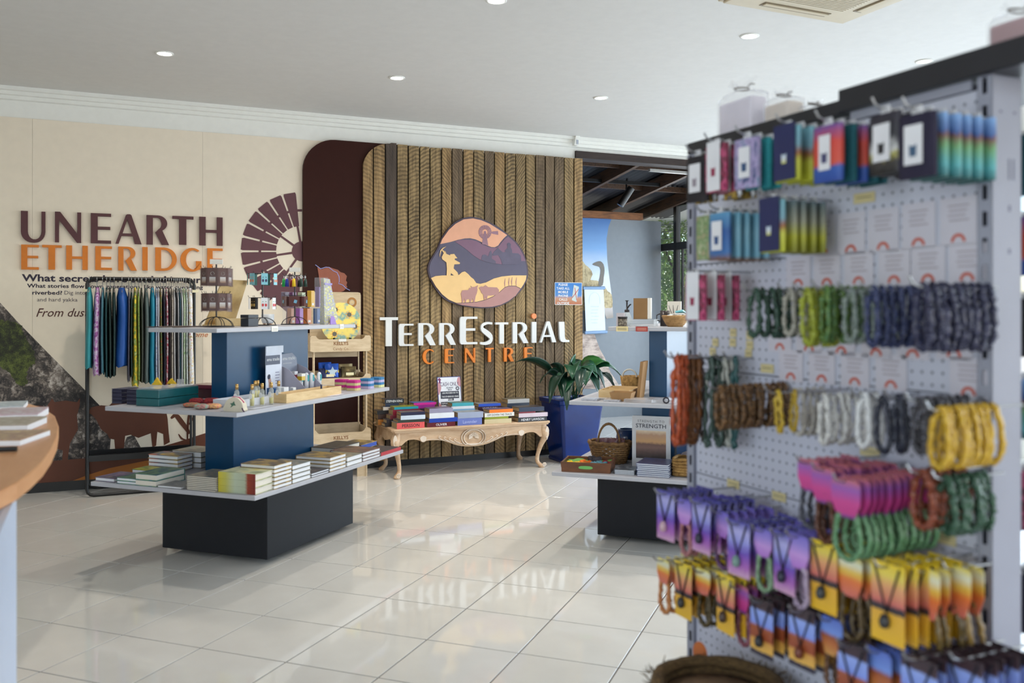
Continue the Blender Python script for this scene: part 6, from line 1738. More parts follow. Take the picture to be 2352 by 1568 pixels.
# ================================================================ PLANTER
ps, _ = wl(1283, 912, .62)
pl_ = thing('planter', 'tall square glossy cobalt blue planter beside the table', 'planter', WP(ps + .26, .40, 0), AW)
cob = M('cobalt_glaze', (0, 32, 96), .13, 0, noise=.35, scale=3, spec=.45, col2=(0, 46, 122))
hB, hT, PH = .165, .245, .625
rows = []
for f_ in (0, .04, .06, .3, .6, .85, .93, .935, 1.0, 1.0, .94):
    k = hB + (hT - hB) * min(1, f_) ** .8 + (.012 if f_ < .05 else 0) + (.012 if .93 < f_ <= 1 else 0)
    if f_ == .94 : k -= .035
    z = PH * f_
    cc = .03
    rows.append([(x * k - (cc if abs(x) == 1 and q % 2 else 0) * 0, y * k, z) for q, (x, y) in enumerate(((-1, -.88), (-.88, -1), (.88, -1), (1, -.88), (1, .88), (.88, 1), (-.88, 1), (-1, .88)))])
rows[9] = [(p[0] * .9, p[1] * .9, PH) for p in rows[8]]
rows[10] = [(p[0] * .88, p[1] * .88, PH - .06) for p in rows[8]]
m_ = MB(); m_.grid(rows, 0, False, True); m_.add(rows[0], [tuple(range(7, -1, -1))]); o = m_.build('pot', cob, pl_); bevel(o, .006, 2); pto = o
m_ = MB(); m_.prismz([(p[0], p[1]) for p in rows[10]], PH - .075, PH - .065); m_.build('soil', M('dark_soil', (40, 30, 24), .95, bump=.5, scale=60), pl_)
m_ = MB(); m_.bb(-.2, -.175, -hT - .0125, -hT - .009, PH - .035, PH - .012); m_.build('barcode_sticker', C(206, 206, 206), pto)
plant = thing('peace_lily', 'leafy dark green plant with broad glossy leaves in the blue planter', 'plant', WP(ps + .26, .40, PH - .066), AW)
def leaf_mat(name, c1, c2):
    m, t, b = _new(name)
    tc = t.nodes.new('ShaderNodeTexCoord'); wv = t.nodes.new('ShaderNodeTexWave'); wv.bands_direction = 'DIAGONAL'
    wv.inputs['Scale'].default_value = 16; wv.inputs['Distortion'].default_value = .6
    t.links.new(tc.outputs['Generated'], wv.inputs['Vector'])
    rp = t.nodes.new('ShaderNodeValToRGB'); rp.color_ramp.elements[0].color = lin(c1); rp.color_ramp.elements[1].color = lin(c2)
    t.links.new(wv.outputs['Fac'], rp.inputs[0]); t.links.new(rp.outputs[0], b.inputs['Base Color'])
    b.inputs['Roughness'].default_value = .28
    return m
lfm = [leaf_mat('lily_leaf_dark', (16, 44, 34), (26, 62, 46)), leaf_mat('lily_leaf_mid', (24, 66, 46), (38, 88, 56)), leaf_mat('lily_leaf_light', (40, 92, 40), (60, 116, 52))]
def leaf(base, tip, bend, w, roll, mi):
    """blade from base to tip along a drooping arc"""
    b, tp = Vector(base), Vector(tip)
    mid_ = (b + tp) / 2 + Vector((0, 0, bend))
    ctr = []
    N = 12
    for i in range(N + 1):
        f_ = i / N
        ctr.append(b * (1 - f_) ** 2 + mid_ * 2 * f_ * (1 - f_) + tp * f_ ** 2)
    side = (tp - b).cross(Vector((0, 0, 1)))
    side = side.normalized() if side.length > 1e-4 else Vector((1, 0, 0))
    side = Matrix.Rotation(roll, 3, (tp - b).normalized()) @ side
    rows = []
    for i in range(N + 1):
        f_ = i / N
        g_ = max(0, (f_ - .38) / .62)
        ww = max(.004, w * (math.sin(PI * min(1, g_) ** .75) ** .8 if g_ > 0 else 0))
        tng = (ctr[min(N, i + 1)] - ctr[max(0, i - 1)]).normalized()
        nn = side.cross(tng).normalized()
        rows.append([ctr[i] + side * ww * e + nn * ww * .35 * abs(e) for e in (-1, -.5, 0, .5, 1)])
    m_ = MB(); m_.grid(rows)
    o = m_.build('leaf', lfm[mi], plant)
    sm = o.modifiers.new('thickness', 'SOLIDIFY'); sm.thickness = .002
    return o
def lt(px, py, d):
    s, z = wl(px, py, d)
    return (s - ps - .26, -(d - .40), z - (PH - .066))
for px, py, d, bend, w, roll, mi in ((1183, 832, .45, .32, .045, .5, 0), (1262, 838, .35, .25, .04, .9, 0), (1290, 912, .72, .45, .07, -.2, 1), (1262, 925, .78, .55, .05, .3, 0), (1322, 812, .5, .15, .09, 1.1, 1), (1400, 838, .45, .35, .085, .3, 2), (1432, 872, .55, .5, .05, .4, 1), (1345, 885, .72, .55, .075, -.1, 1),
        (1302, 942, .80, .60, .045, .0, 0), (1390, 895, .65, .5, .07, .2, 0), (1418, 905, .5, .5, .05, .2, 0), (1372, 868, .7, .45, .07, .4, 1), (1355, 842, .3, .3, .07, .6, 0), (1330, 905, .8, .6, .05, -.3, 0), (1408, 880, .35, .4, .06, .2, 0), (1240, 880, .5, .4, .035, .8, 0), (1315, 870, .75, .5, .06, .3, 1), (1378, 910, .75, .55, .05, .1, 0)):
    a = rnd.uniform(0, 6.28)
    leaf((.05 * math.cos(a), .05 * math.sin(a), .0), lt(px, py, d), bend, w * 1.5, roll, mi)
# ================================================================ GOODS ON THE RIGHT-HAND STAND
def bx(px, lx, h): return onpx(CB, px, lx, h)
def bfy(px, ly, h):
    a = (px - 1176) / F
    lx = (a * (CB[1] + ly * V_[1]) - CB[0] - ly * V_[0]) / (U_[0] - a * U_[1])
    return on(CB, lx, ly, h)
wick = WOOD('brown_wicker', (84, 58, 30), (150, 112, 66), 6, (10, 10, 10), .7, .4)
# lower shelf: wooden tray with cloth and scrunchies
p = bfy(1352, -.70, H1)
t = thing('wooden_tray', 'dark brown wooden tray with green-lined handle holes on the right stand', 'tray', (p[0], p[1], H1 + .0006), AT + .12)
wd_m = WOOD('walnut_tray', (86, 50, 26), (126, 78, 44), 3, (2, 10, 10), .45, .1)
m_ = MB(); m_.bb(-.14, .14, -.11, .11, 0, .006); m_.build('tray_floor', wd_m, t)
for sy in (-1, 1):
    m_ = MB(); m_.prism([(-.15, .0), (.15, .0), (.16, .062), (-.16, .062)], sy * .116 - .004, sy * .116 + .004); m_.build('tray_side', wd_m, t)
for sx in (-1, 1):
    m_ = MB(); m_.bb(sx * .15 - .005, sx * .15 + .005, -.112, .112, 0, .062); m_.build('tray_end', wd_m, t)
m_ = MB(); m_.prism(smooth_closed([(-.045, .03), (-.03, .022), (.03, .022), (.045, .03), (.03, .04), (-.03, .04)], 2), -.1215, -.1195); m_.build('handle_hole', C(110, 180, 96), t)
m_ = MB()
m_.grid([[(-.145 + .029 * i, -.1 + .02 * j, .012 + .035 * max(0, (j - 6) / 4) + .006 * math.sin(i * 1.7 + j)) for i in range(11)] for j in range(11)])
pc = world(0, 0, (p[0], p[1]), 0)
cl = solo('green_cloth', m_, C(110, 168, 84, .8), 'green cloth lining the wooden tray', 'cloth', (p[0], p[1], H1 + .001), AT + .12)
def scrunchie(label, dx, dy, c, r_=.025, z=.036):
    wx, wy = world(dx, dy, (p[0], p[1]), AT + .12)
    m_ = MB(); q_ = random.Random(label)
    m_.tube([(r_ * math.cos(k * PI / 12), r_ * math.sin(k * PI / 12), .008 * math.sin(k)) for k in range(24)], [.0145 + .005 * math.sin(k * 2.4) for k in range(24)], 7, True)
    solo('scrunchie', m_, C(*c, .8), label, 'scrunchie', (wx, wy, H1 + z), AT, 'scrunchies in the wooden tray')
scrunchie('yellow scrunchie at the left of the tray', -.095, -.05, (240, 196, 20)); scrunchie('second yellow scrunchie beside the orange one', -.045, -.065, (236, 190, 24))
scrunchie('orange scrunchie in the tray', -.02, .01, (232, 116, 26)); scrunchie('charcoal scrunchie at the back of the tray', .03, .055, (60, 54, 60), .03, .055)
scrunchie('pale blue scrunchie in the tray', .055, -.05, (120, 180, 196)); scrunchie('teal-grey scrunchie behind the pale blue one', .085, -.005, (100, 156, 170)); scrunchie('crimson scrunchie at the right of the tray', .12, .02, (150, 30, 50), .02)
# wicker basket with a hoop handle
p = bfy(1401, -.40, H1)
t = thing('wicker_basket', 'brown wicker basket with hoop handle and clear packets on the right stand', 'basket', (p[0], p[1], H1 + .0008), AT)
m_ = MB()
for k in range(9):
    z = .008 + k * .0145; r_ = .105 + .035 * (k / 8)
    m_.tube([(r_ * math.cos(a * PI / 16), r_ * .72 * math.sin(a * PI / 16), z + .003 * (1 if (a + k) % 2 else -1)) for a in range(32)], .0085, 5, True)
m_.lathe([(0, .002), (.11, .002), (.11, .012), (0, .012)], 24, sy=.72)
m_.build('woven_body', wick, t)
m_ = MB(); m_.tube([(.142 * math.cos(a * PI / 20), .142 * .72 * math.sin(a * PI / 20), .135 + .004 * math.sin(a * 2)) for a in range(40)], .012, 6, True); m_.build('braided_rim', wick, t)
m_ = MB(); m_.tube([(.0, -.1, .12)] + [(.0, -.098 * math.cos(a * PI / 12), .13 + .13 * math.sin(a * PI / 12)) for a in range(13)], .009, 6)
m_.v = [(v[1] * .75, v[0] - .03, v[2]) for v in m_.v]; m_.build('hoop_handle', wick, t)
for k in range(6):
    wx, wy = world(-.06 + .028 * k, .01 * (k % 3) - .01, (p[0], p[1]), AT)
    m_ = MB(); r_ = random.Random(k)
    m_.grid([[(.03 * math.cos(2 * PI * j / 8) + r_.uniform(-.006, .006), .02 * math.sin(2 * PI * j / 8), -.03 + .014 * i + r_.uniform(-.004, .004)) for j in range(8)] for i in range(5)], 0, False, True)
    solo('clear_packet', m_, CLEAR('mauve_packet', (150, 110, 116), .55, .1), 'crinkled clear packet in the wicker basket, number %d from its left side' % (k + 1), 'packet', (wx, wy, H1 + .135), AT + k, 'packets in the wicker basket')
# standing photo book
p = bfy(1496, -.475, H1)
pk0, pk1 = bfy(1453, -.475, H1), bfy(1540, -.475, H1)
bwd = math.hypot(pk1[0] - pk0[0], pk1[1] - pk0[1])
t = thing('photo_book', 'upright white photo book titled STRENGTH TO STRENGTH on the right stand', 'book', (p[0], p[1], H1 + .001), AT)
m_ = MB(); m_.bb(-bwd / 2, bwd / 2, -.012, .012, 0, .325); pbc = m_.build('cover', C(206, 206, 208, .4), t)
m_ = MB(); m_.bb(-bwd / 2 + .003, bwd / 2 - .004, -.01, .01, .003, .328); m_.build('pages', white_pages, t)
m_ = MB(); m_.bb(-bwd / 2 + .026, bwd / 2 - .026, -.0132, -.012, .055, .235); m_.build('cover_photo', G('book_photo_print', [(0, (40, 34, 34)), (.2, (90, 70, 64)), (.4, (130, 100, 90)), (.52, (120, 90, 80)), (.6, (206, 160, 110)), (.85, (190, 150, 120)), (1, (226, 206, 176))], 'Z', .07, 7), pbc)
text('title', 'STRENGTH TO', .022, C(90, 88, 92), pbc, 0, -.0127, .288, 0, 'CENTER', 1.25)
text('title', 'STRENGTH', .036, C(50, 52, 66), pbc, 0, -.0127, .253, .0004, 'CENTER', width=bwd - .05)
# magazines, seagrass basket, blue folder
def bstack(px, ly, n_, w, d, th, cov, lab, tw=.02):
    p = bfy(px, ly, H1)
    stack(p[0], p[1], H1 + .0008, AT + PI, run(lab, n_, w, d, th, cov, C(206, 206, 210), white_pages, tw), 'magazines on the right stand')
bstack(1440, -.72, 3, .13, .15, .0085, V('water_photo_cover', [(206, 210, 214), (70, 90, 110), (150, 150, 150)], 3, .3), 'flat white photo booklet beside the wooden tray')
bstack(1507, -.70, 7, .20, .22, .0105, V('night_photo_cover', [(24, 34, 70), (60, 80, 130), (36, 44, 84)], 3, .3), 'navy-covered magazine in the pile below the photo book', .05)
p = bfy(1585, -.66, H1)
t = thing('seagrass_basket', 'square seagrass basket half hidden by the pegboard unit', 'basket', (p[0], p[1], H1 + .0008), AT)
sea = WOOD('seagrass', (120, 86, 40), (190, 148, 84), 6, (8, 8, 8), .8, .4)
m_ = MB()
for k in range(6):
    z = .012 + k * .018
    r_ = .085
    ring_ = [(-r_, -r_), (0, -r_ * 1.03), (r_, -r_), (r_ * 1.03, 0), (r_, r_), (0, r_ * 1.03), (-r_, r_), (-r_ * 1.03, 0)]
    m_.tube([(x, y, z + .003 * math.sin(k + i)) for i, (x, y) in enumerate(smooth_closed(ring_, 3))], [.0115 if (i + k) % 2 else .008 for i in range(24)], 5, True)
m_.bb(-.08, .08, -.08, .08, .0, .006); m_.build('woven_body', sea, t)
p = bfy(1600, -.62, H1 + .10)
m_ = MB(); m_.grid([[(-.07 + .02 * i, -.06 + .02 * j, .01 + .03 * math.exp(-((i - 3.5) ** 2 + (j - 3) ** 2) / 8) + .004 * math.sin(i * 2 + j * 3)) for i in range(8)] for j in range(7)])
solo('lace_cloth', m_, V('lace_print', [(206, 204, 204), (110, 84, 92), (226, 226, 226)], 30, .8), 'patterned white cloth heaped in the seagrass basket', 'cloth', (p[0] - .02, p[1], H1 + .11), AT)
p = bfy(1580, -.34, H1)
m_ = MB(); m_.bb(-.05, .05, -.12, .12, 0, .26)
solo('blue_box', m_, M('blue_gift_box', (20, 60, 104), .4), 'blue box standing behind the navy magazines', 'box', (p[0], p[1], H1 + .0008), AT)
p = bfy(1440, -.20, H1)
m_ = MB(); m_.lathe([(0, 0), (.05, 0), (.075, .06), (.075, .15), (.06, .2), (.05, .2), (.06, .15), (.06, .06), (0, .01)], 18)
solo('blue_vase', m_, M('deep_blue_glass', (20, 50, 96), .1, coat=.5), 'dark blue glass vase behind the wicker basket', 'vase', (p[0], p[1], H1 + .0008), AT)
# middle shelf of the right stand
def mB(px, ly, h=H2): return bfy(px, ly, h)
p = mB(1425, -.50)
t = thing('divided_tray', 'pale wooden divided tray on the right stand\'s middle shelf', 'tray', (p[0], p[1], H2 + .0006), AT)
m_ = MB(); m_.bb(-.10, .10, -.17, .17, 0, .006); m_.build('tray_floor', ply, t)
for a, b, c, d_ in ((-.1, .1, -.17, -.164), (-.1, .1, .164, .17), (-.1, -.094, -.164, .164), (.094, .1, -.164, .164), (-.094, .094, -.06, -.055), (-.094, .094, .055, .06)):
    m_ = MB(); m_.bb(a, b, c, d_, .006, .055); m_.build('divider', ply, t)
p = mB(1430, -.745)
t = thing('kraft_carton', 'open brown kraft carton in front of the divided tray', 'box', (p[0], p[1], H2 + .0006), AT)
kraft = M('kraft_card', (170, 130, 86), .8)
m_ = MB(); m_.add([(-.055, -.045, 0), (.055, -.045, 0), (.055, .045, 0), (-.055, .045, 0), (-.07, -.06, .055), (.07, -.06, .055), (.07, .06, .055), (-.07, .06, .055)], [(3, 2, 1, 0), (0, 1, 5, 4), (1, 2, 6, 5), (2, 3, 7, 6), (3, 0, 4, 7)]); m_.build('carton_body', kraft, t)
m_ = MB(); m_.bb(-.05, .05, -.04, .04, .038, .042); m_.build('cards_inside', C(206, 180, 110), t)
p = mB(1470, -.52)
m_ = MB(); m_.add([(-.008, -.07, 0), (.012, -.07, 0), (.012, .07, 0), (-.008, .07, 0), (.018, -.07, .235), (.038, -.07, .235), (.038, .07, .235), (.018, .07, .235)], [(3, 2, 1, 0), (4, 5, 6, 7), (0, 1, 5, 4), (1, 2, 6, 5), (2, 3, 7, 6), (3, 0, 4, 7)])
solo('kraft_board', m_, kraft, 'brown board leaning against the right stand\'s column', 'board', (p[0], p[1], H2 + .0008), AT)
for lab, px, ly, w, d_, n_, c in (('flat photo card pack, leftmost on the middle shelf edge', 1357, -.79, .10, .08, 3, (90, 96, 130)), ('brown photo card pack right of the leftmost one', 1408, -.80, .10, .08, 3, (90, 66, 62)), ('green photo card pack behind the leftmost ones', 1385, -.70, .09, .07, 2, (150, 150, 130))):
    p = mB(px, ly)
    m_ = MB(); m_.bb(-w / 2, w / 2, -d_ / 2, d_ / 2, 0, .004 * n_)
    solo('card_pack', m_, V('card_pack_%d' % px, [c, (200, 200, 206), tuple(int(v * .6) for v in c)], 4, .25), lab, 'card pack', (p[0], p[1], H2 + .0008), AT)
for lab, px, ly in (('clear sleeve of prints on the middle shelf edge', 1470, -.78), ('second clear sleeve of prints nearer the pegboard unit', 1520, -.74)):
    p = mB(px, ly)
    m_ = MB(); m_.bb(-.085, .085, -.065, .065, 0, .02)
    solo('clear_sleeve', m_, CLEAR('sleeve_film', (206, 204, 206), .35, .1), lab, 'packet', (p[0], p[1], H2 + .0008), AT)
p = mB(1530, -.84)
m_ = MB(); m_.tube([(.016 * math.cos(k * PI / 8), 0, .018 + .016 * math.sin(k * PI / 8)) for k in range(16)], .005, 6, True)
solo('ribbon_ring', m_, C(40, 36, 46), 'small dark ring ornament at the middle shelf edge', 'ornament', (p[0], p[1], H2 + .004), AT)
# shells hung on the far side
p = mB(1452, -.02)
t = thing('seagrass_handle_basket', 'tan basket with looped handles behind the leaning board', 'basket', (p[0], p[1], H2 + .0008), AT)
m_ = MB(); m_.lathe([(0, 0), (.07, 0), (.085, .1), (.078, .1), (.064, .006), (0, .006)], 18); m_.build('woven_body', sea, t)
m_ = MB(); m_.tube([(.05 * math.cos(a * PI / 10), -.08, .1 + .05 * math.sin(a * PI / 10)) for a in range(11)], .006, 5); m_.build('handle', C(206, 200, 186), t)
# top shelf of the right stand
def tB(px, lx): return onpx(CB, px, lx, H3)
p = bfy(1430, -.66, H3)
t = thing('glass_jar', 'small dark-lidded jar at the left of the right stand\'s top shelf', 'jar', (p[0], p[1], H3 + .0008), AT)
m_ = MB(); m_.lathe([(0, 0), (.03, 0), (.03, .045), (.026, .05), (0, .05)], 16); m_.build('jar_body', V('jar_label', [(206, 196, 170), (70, 60, 56), (150, 140, 120)], 4, .3), t)
m_ = MB(); m_.lathe([(0, .05), (.031, .05), (.031, .062), (0, .062)], 16); m_.build('lid', C(26, 24, 26, .4), t)
p = bfy(1426, -.58, H3)
m_ = MB(); m_.bb(-.025, .025, -.02, .02, 0, .085)
solo('grey_carton', m_, C(196, 190, 196), 'pale carton behind the dark-lidded jar', 'box', (p[0], p[1], H3 + .0008), AT)
p = bfy(1440, -.55, H3)
t = thing('spray_bottle', 'clear glass mister with dark pump beside the jar', 'bottle', (p[0], p[1], H3 + .0008), AT)
m_ = MB(); m_.lathe([(0, 0), (.033, 0), (.036, .04), (.02, .075), (.014, .09), (0, .09)], 16); m_.build('glass', CLEAR('bottle_glass'), t)
m_ = MB(); m_.lathe([(0, .09), (.016, .09), (.016, .105), (.005, .108), (.005, .16), (.012, .162), (.012, .166), (0, .166)], 10); m_.tube([(0, 0, .11), (.02, -.01, .135), (.03, -.014, .14)], .005, 5); m_.build('pump', C(34, 28, 30, .4), t)
p = bfy(1477, -.50, H3)
for q in range(3):
    m_ = MB(); m_.bb(-.085, .085, -.07, .07, 0, .014)
    solo('clear_box', m_, CLEAR('tray_plastic', (214, 220, 224), .35, .1), 'flat clear plastic box under the brown gift box, %s of three' % ('lowest', 'middle', 'top')[q], 'box', (p[0], p[1], H3 + .0008 + q * .0148), AT)
p = bfy(1474, -.48, H3)
t = thing('brown_gift_box', 'upright brown gift box with white side on the right stand', 'box', (p[0], p[1], H3 + .0456), AT + .1)
m_ = MB(); m_.bb(-.05, .04, -.03, .03, 0, .135); o = m_.build('box_body', C(140, 106, 66, .7), t)
m_ = MB(); m_.bb(.0405, .062, -.029, .029, .002, .136); m_.build('white_side', C(226, 222, 214), t)
p = bfy(1527, -.46, H3)
m_ = MB(); m_.lathe([(0, 0), (.03, 0), (.03, .10), (.026, .10), (.026, .004), (0, .004)], 18); m_.tube([(-.03, 0, .08), (-.052, 0, .07), (-.052, 0, .04), (-.03, 0, .03)], .004, 5)
solo('dark_mug', m_, C(40, 28, 28, .3), 'dark mug between the gift box and the wicker bowl', 'mug', (p[0], p[1], H3 + .0008), AT)
p = bfy(1551, -.62, H3)
t = thing('wicker_bowl', 'tan wicker bowl of small packets on the right stand\'s top shelf', 'basket', (p[0], p[1], H3 + .0008), AT)
m_ = MB()
for k in range(8):
    m_.tube([((.045 + .034 * (k / 7) ** .7) * math.cos(a * PI / 12), (.045 + .034 * (k / 7) ** .7) * math.sin(a * PI / 12), .006 + k * .0085) for a in range(24)], .0058, 5, True)
m_.lathe([(0, 0), (.048, 0), (.048, .008), (0, .008)], 18); m_.build('woven_body', WOOD('tan_wicker', (150, 112, 66), (196, 156, 104), 6, (8, 8, 8), .7, .3), t)
for q, (dx, dy, c) in enumerate(((-.02, 0, (206, 226, 236)), (.02, -.02, (226, 228, 226)), (.03, .025, (120, 196, 206)))):
    wx, wy = world(dx, dy, (p[0], p[1]), AT)
    m_ = MB(); m_.box((0, 0, 0), (.07, .05, .008), 0, (.2 - .2 * q, .25 * (q - 1), q * .7))
    solo('sachet', m_, C(*c, .3), '%s sachet in the tan wicker bowl' % ('pale blue', 'white', 'turquoise')[q], 'packet', (wx, wy, H3 + .072 + q * .009), AT)
p = bfy(1549, -.36, H3)
t = thing('framed_print', 'white print of dark ink branches behind the wicker bowl', 'print', (p[0], p[1], H3 + .0008), AT)
m_ = MB(); m_.bb(-.045, .045, -.008, .008, .02, .16); m_.build('card', C(222, 216, 204), t)
m_ = MB(); m_.bb(-.05, .05, -.02, .02, 0, .02); m_.build('wood_base', C(160, 120, 84), t)
for a in (-.5, -.1, .35):
    m_ = MB(); m_.prism(stroke([(0, .05), (.02 * a * 2, .09), (.045 * a * 1.6, .135)], [.002, .004, .002]), -.009, -.008); m_.build('ink_branch', C(50, 46, 52), t)
def edge_ticket(label, px, h, col, w=.075, hh=.028, ly=None):
    lyy = {H3: -.762, H2: -.868, H1: -.863}[h]
    p = bfy(px, lyy, h)
    t = thing('price_ticket', label, 'price tag', (p[0], p[1], h), AT)
    m_ = MB(); m_.bb(-w / 2, w / 2, -.0015, 0, -hh, .003); tk = m_.build('ticket_card', C(*col), t)
    for q in range(2):
        m_ = MB(); m_.bb(-w * .38, w * .38, -.0022, -.0015, -.010 - q * .009, -.007 - q * .009); m_.build('print_line', C(90, 80, 66) if col[1] > 120 else C(220, 170, 150), tk)
edge_ticket('cream price ticket on the right stand\'s top shelf edge', 1429, H3, (232, 214, 160))
edge_ticket('red price ticket on the right stand\'s top shelf edge', 1474, H3, (168, 60, 50))

# ================================================================ COUNTER
wood_c = WOOD('orange_beech', (204, 140, 88), (226, 168, 116), 2, (6, 1, 6), .4, .03)
ct = thing('reception_counter', 'timber-topped white counter with rounded end at the left edge', 'counter', (-1.65, 3.23, 0), AW)
def cl_(x, y): return local((x, y), (-1.65, 3.23), AW)
CT = 1.08
pts = [atH(px, py, CT) for px, py in ((0, 921), (60, 925), (100, 936), (126, 954), (135, 978), (131, 1004), (118, 1032), (98, 1060), (72, 1084), (40, 1108), (0, 1128))]
loc_ = [cl_(q[0], q[1]) for q in pts]
d0 = (loc_[-1][0] - loc_[-2][0], loc_[-1][1] - loc_[-2][1])
k_ = math.hypot(*d0)
far = (loc_[-1][0] + d0[0] / k_ * 1.2, loc_[-1][1] + d0[1] / k_ * 1.2)
outl = loc_ + [far, (far[0] - .75, far[1]), (loc_[0][0] - .5, loc_[0][1] - .3), (loc_[0][0] - .3, loc_[0][1] + .02)]
m_ = MB(); m_.prismz(outl, CT - .045, CT); o = m_.build('counter_top', wood_c, ct); bevel(o, .003)
xe, ye, _ = atH(38, 1132, CT - .045)
c0 = cl_(xe, ye)
m_ = MB(); m_.prismz([(c0[0] - .012, c0[1]), (c0[0], c0[1]), (c0[0] + .02, c0[1] - 1.15), (c0[0] - .012, c0[1] - 1.15)], 0.0, CT - .046); m_.build('front_panel', M('white_counter_panel', (206, 216, 236), .4, noise=.02), ct)
m_ = MB(); m_.prismz([(c0[0] - .6, c0[1] - .02), (c0[0] - .013, c0[1] - .02), (c0[0] - .013, c0[1] - 1.15), (c0[0] - .6, c0[1] - 1.15)], 0.0, CT - .046); m_.build('carcass', M('pale_blue_panel', (170, 184, 210), .5, noise=.02), ct)
for q, (px, py, w, d_, h, cols, lab) in enumerate(((20, 1012, .17, .24, .02, [(196, 170, 120), (150, 110, 90), (226, 206, 150)], 'stack of tan and yellow brochures at the front of the counter'), (28, 982, .17, .24, .026, [(190, 184, 170), (150, 140, 120), (206, 200, 190)], 'stack of grey-green brochures in the middle of the counter'),
        (45, 960, .17, .24, .03, [(214, 216, 222), (190, 160, 170), (226, 228, 232)], 'stack of white brochures with pink print on the counter'), (8, 938, .17, .24, .02, [(206, 220, 224), (160, 180, 190), (230, 232, 234)], 'pale blue brochures at the far end of the counter'))):
    x, y, _ = atH(px, py, CT)
    t = thing('brochure_stack', lab, 'brochures', (x, y, CT + .0006), AW - .3 + .1 * q)
    m_ = MB(); m_.bb(-w / 2, w / 2, -d_ / 2, d_ / 2, 0, h * .8); m_.build('paper_edges', white_pages, t)
    m_ = MB(); m_.bb(-w / 2, w / 2, -d_ / 2, d_ / 2, h * .8, h); m_.build('top_cover', V('brochure_%d' % q, cols, 3, .35), t)
x, y, _ = atH(0, 1040, CT)
m_ = MB(); m_.tube([(-.05, 0, .008), (.02, .01, .008), (.07, .02, .008)], .008, 7)
solo('black_pen', m_, blk, 'black pen at the edge of the counter top', 'pen', (x - .03, y, CT + .001), 0)
# ================================================================ PEGBOARD UNIT
GL_ = (.5155, 2.535)
GR = AW - PI / 2
def gp(px, py, q=0.0):
    a = (px - 1176) / F
    t = (a * (GL_[1] - q * WV[1]) - GL_[0] + q * WV[0]) / (NV[0] - a * NV[1])
    Z = GL_[1] + t * NV[1] - q * WV[1]
    return t, CH - (py - Y0) / F * Z
def GW(t, q, z):
    return (GL_[0] + t * NV[0] - q * WV[0], GL_[1] + t * NV[1] - q * WV[1], z)
BAY = .937
gon = thing('pegboard_unit', 'tall white pegboard shop unit with slotted uprights in the right foreground', 'display unit', (GL_[0], GL_[1], 0), GR)
gwhite = M('powder_white', (154, 156, 170), .45, noise=.02)
def upright_(t, name='upright'):
    m_ = MB()
    y0, y1 = -.008, .072
    w2, s2 = .016, .0055
    m_.bb(t - w2, t - w2 + .0015, y0, y1, 0, 1.955); m_.bb(t + w2 - .0015, t + w2, y0, y1, 0, 1.955); m_.bb(t - w2, t + w2, y1 - .002, y1, 0, 1.955)
    m_.bb(t - w2, t - s2, y0, y0 + .002, 0, 1.955); m_.bb(t + s2, t + w2, y0, y0 + .002, 0, 1.955); m_.bb(t - w2, t + w2, y0, y1, 1.953, 1.956)
    z = .05
    while z < 1.95:
        m_.bb(t - s2, t + s2, y0, y0 + .002, z, min(1.955, z + .022)); z += .05
    o = m_.build(name, gwhite, gon)
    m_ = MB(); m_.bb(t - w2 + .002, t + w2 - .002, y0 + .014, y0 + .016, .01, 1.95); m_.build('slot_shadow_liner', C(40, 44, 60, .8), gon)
    return o
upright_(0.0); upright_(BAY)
for q, (a, b, z0, z1) in enumerate(((.012, .018, 1.885, 1.89), (.05, .056, 1.885, 1.89), (.036, .040, 1.76, 1.80), (.048, .052, 1.76, 1.80), (.036, .042, 1.70, 1.712), (.036, .042, 1.62, 1.63))):
    m_ = MB(); m_.bb(BAY + .0158, BAY + .0166, a, b, z0, z1); m_.build('bolt_mark', C(110, 112, 130), gon)
def peg_mat():
    m, t, b = _new('pegboard_white')
    tc = t.nodes.new('ShaderNodeTexCoord')
    mp = t.nodes.new('ShaderNodeMapping'); mp.inputs['Scale'].default_value = (40, 40, 40)
    t.links.new(tc.outputs['Object'], mp.inputs[0])
    fr = t.nodes.new('ShaderNodeVectorMath'); fr.operation = 'FRACTION'; t.links.new(mp.outputs[0], fr.inputs[0])
    sb = t.nodes.new('ShaderNodeVectorMath'); sb.operation = 'SUBTRACT'; sb.inputs[1].default_value = (.5, .5, .5); t.links.new(fr.outputs[0], sb.inputs[0])
    ml = t.nodes.new('ShaderNodeVectorMath'); ml.operation = 'MULTIPLY'; ml.inputs[1].default_value = (1, 0, 1); t.links.new(sb.outputs[0], ml.inputs[0])
    ln = t.nodes.new('ShaderNodeVectorMath'); ln.operation = 'LENGTH'; t.links.new(ml.outputs[0], ln.inputs[0])
    lt_ = t.nodes.new('ShaderNodeMath'); lt_.operation = 'LESS_THAN'; lt_.inputs[1].default_value = .14; t.links.new(ln.outputs['Value'], lt_.inputs[0])
    mx = t.nodes.new('ShaderNodeMixRGB'); t.links.new(lt_.outputs[0], mx.inputs[0])
    mx.inputs[1].default_value = lin((198, 200, 214)); mx.inputs[2].default_value = lin((112, 114, 130))
    t.links.new(mx.outputs[0], b.inputs['Base Color']); b.inputs['Roughness'].default_value = .45
    return m
pegm = peg_mat()
zz = 1.934
while zz > .2:
    m_ = MB(); m_.bb(.018, BAY - .018, 0, .012, zz - .294 + .003, zz); m_.build('peg_panel', pegm, gon); zz -= .294
m_ = MB(); m_.bb(.018, BAY - .018, .014, .018, .1, 1.95); m_.build('panel_backing', C(70, 72, 84, .7), gon)
m_ = MB(); m_.bb(0, BAY, .072, .08, .05, 1.95); m_.build('rear_panel', gwhite, gon)
m_ = MB(); m_.bb(.0, BAY, -.36, 0, .13, .155); m_.build('base_shelf', gwhite, gon)
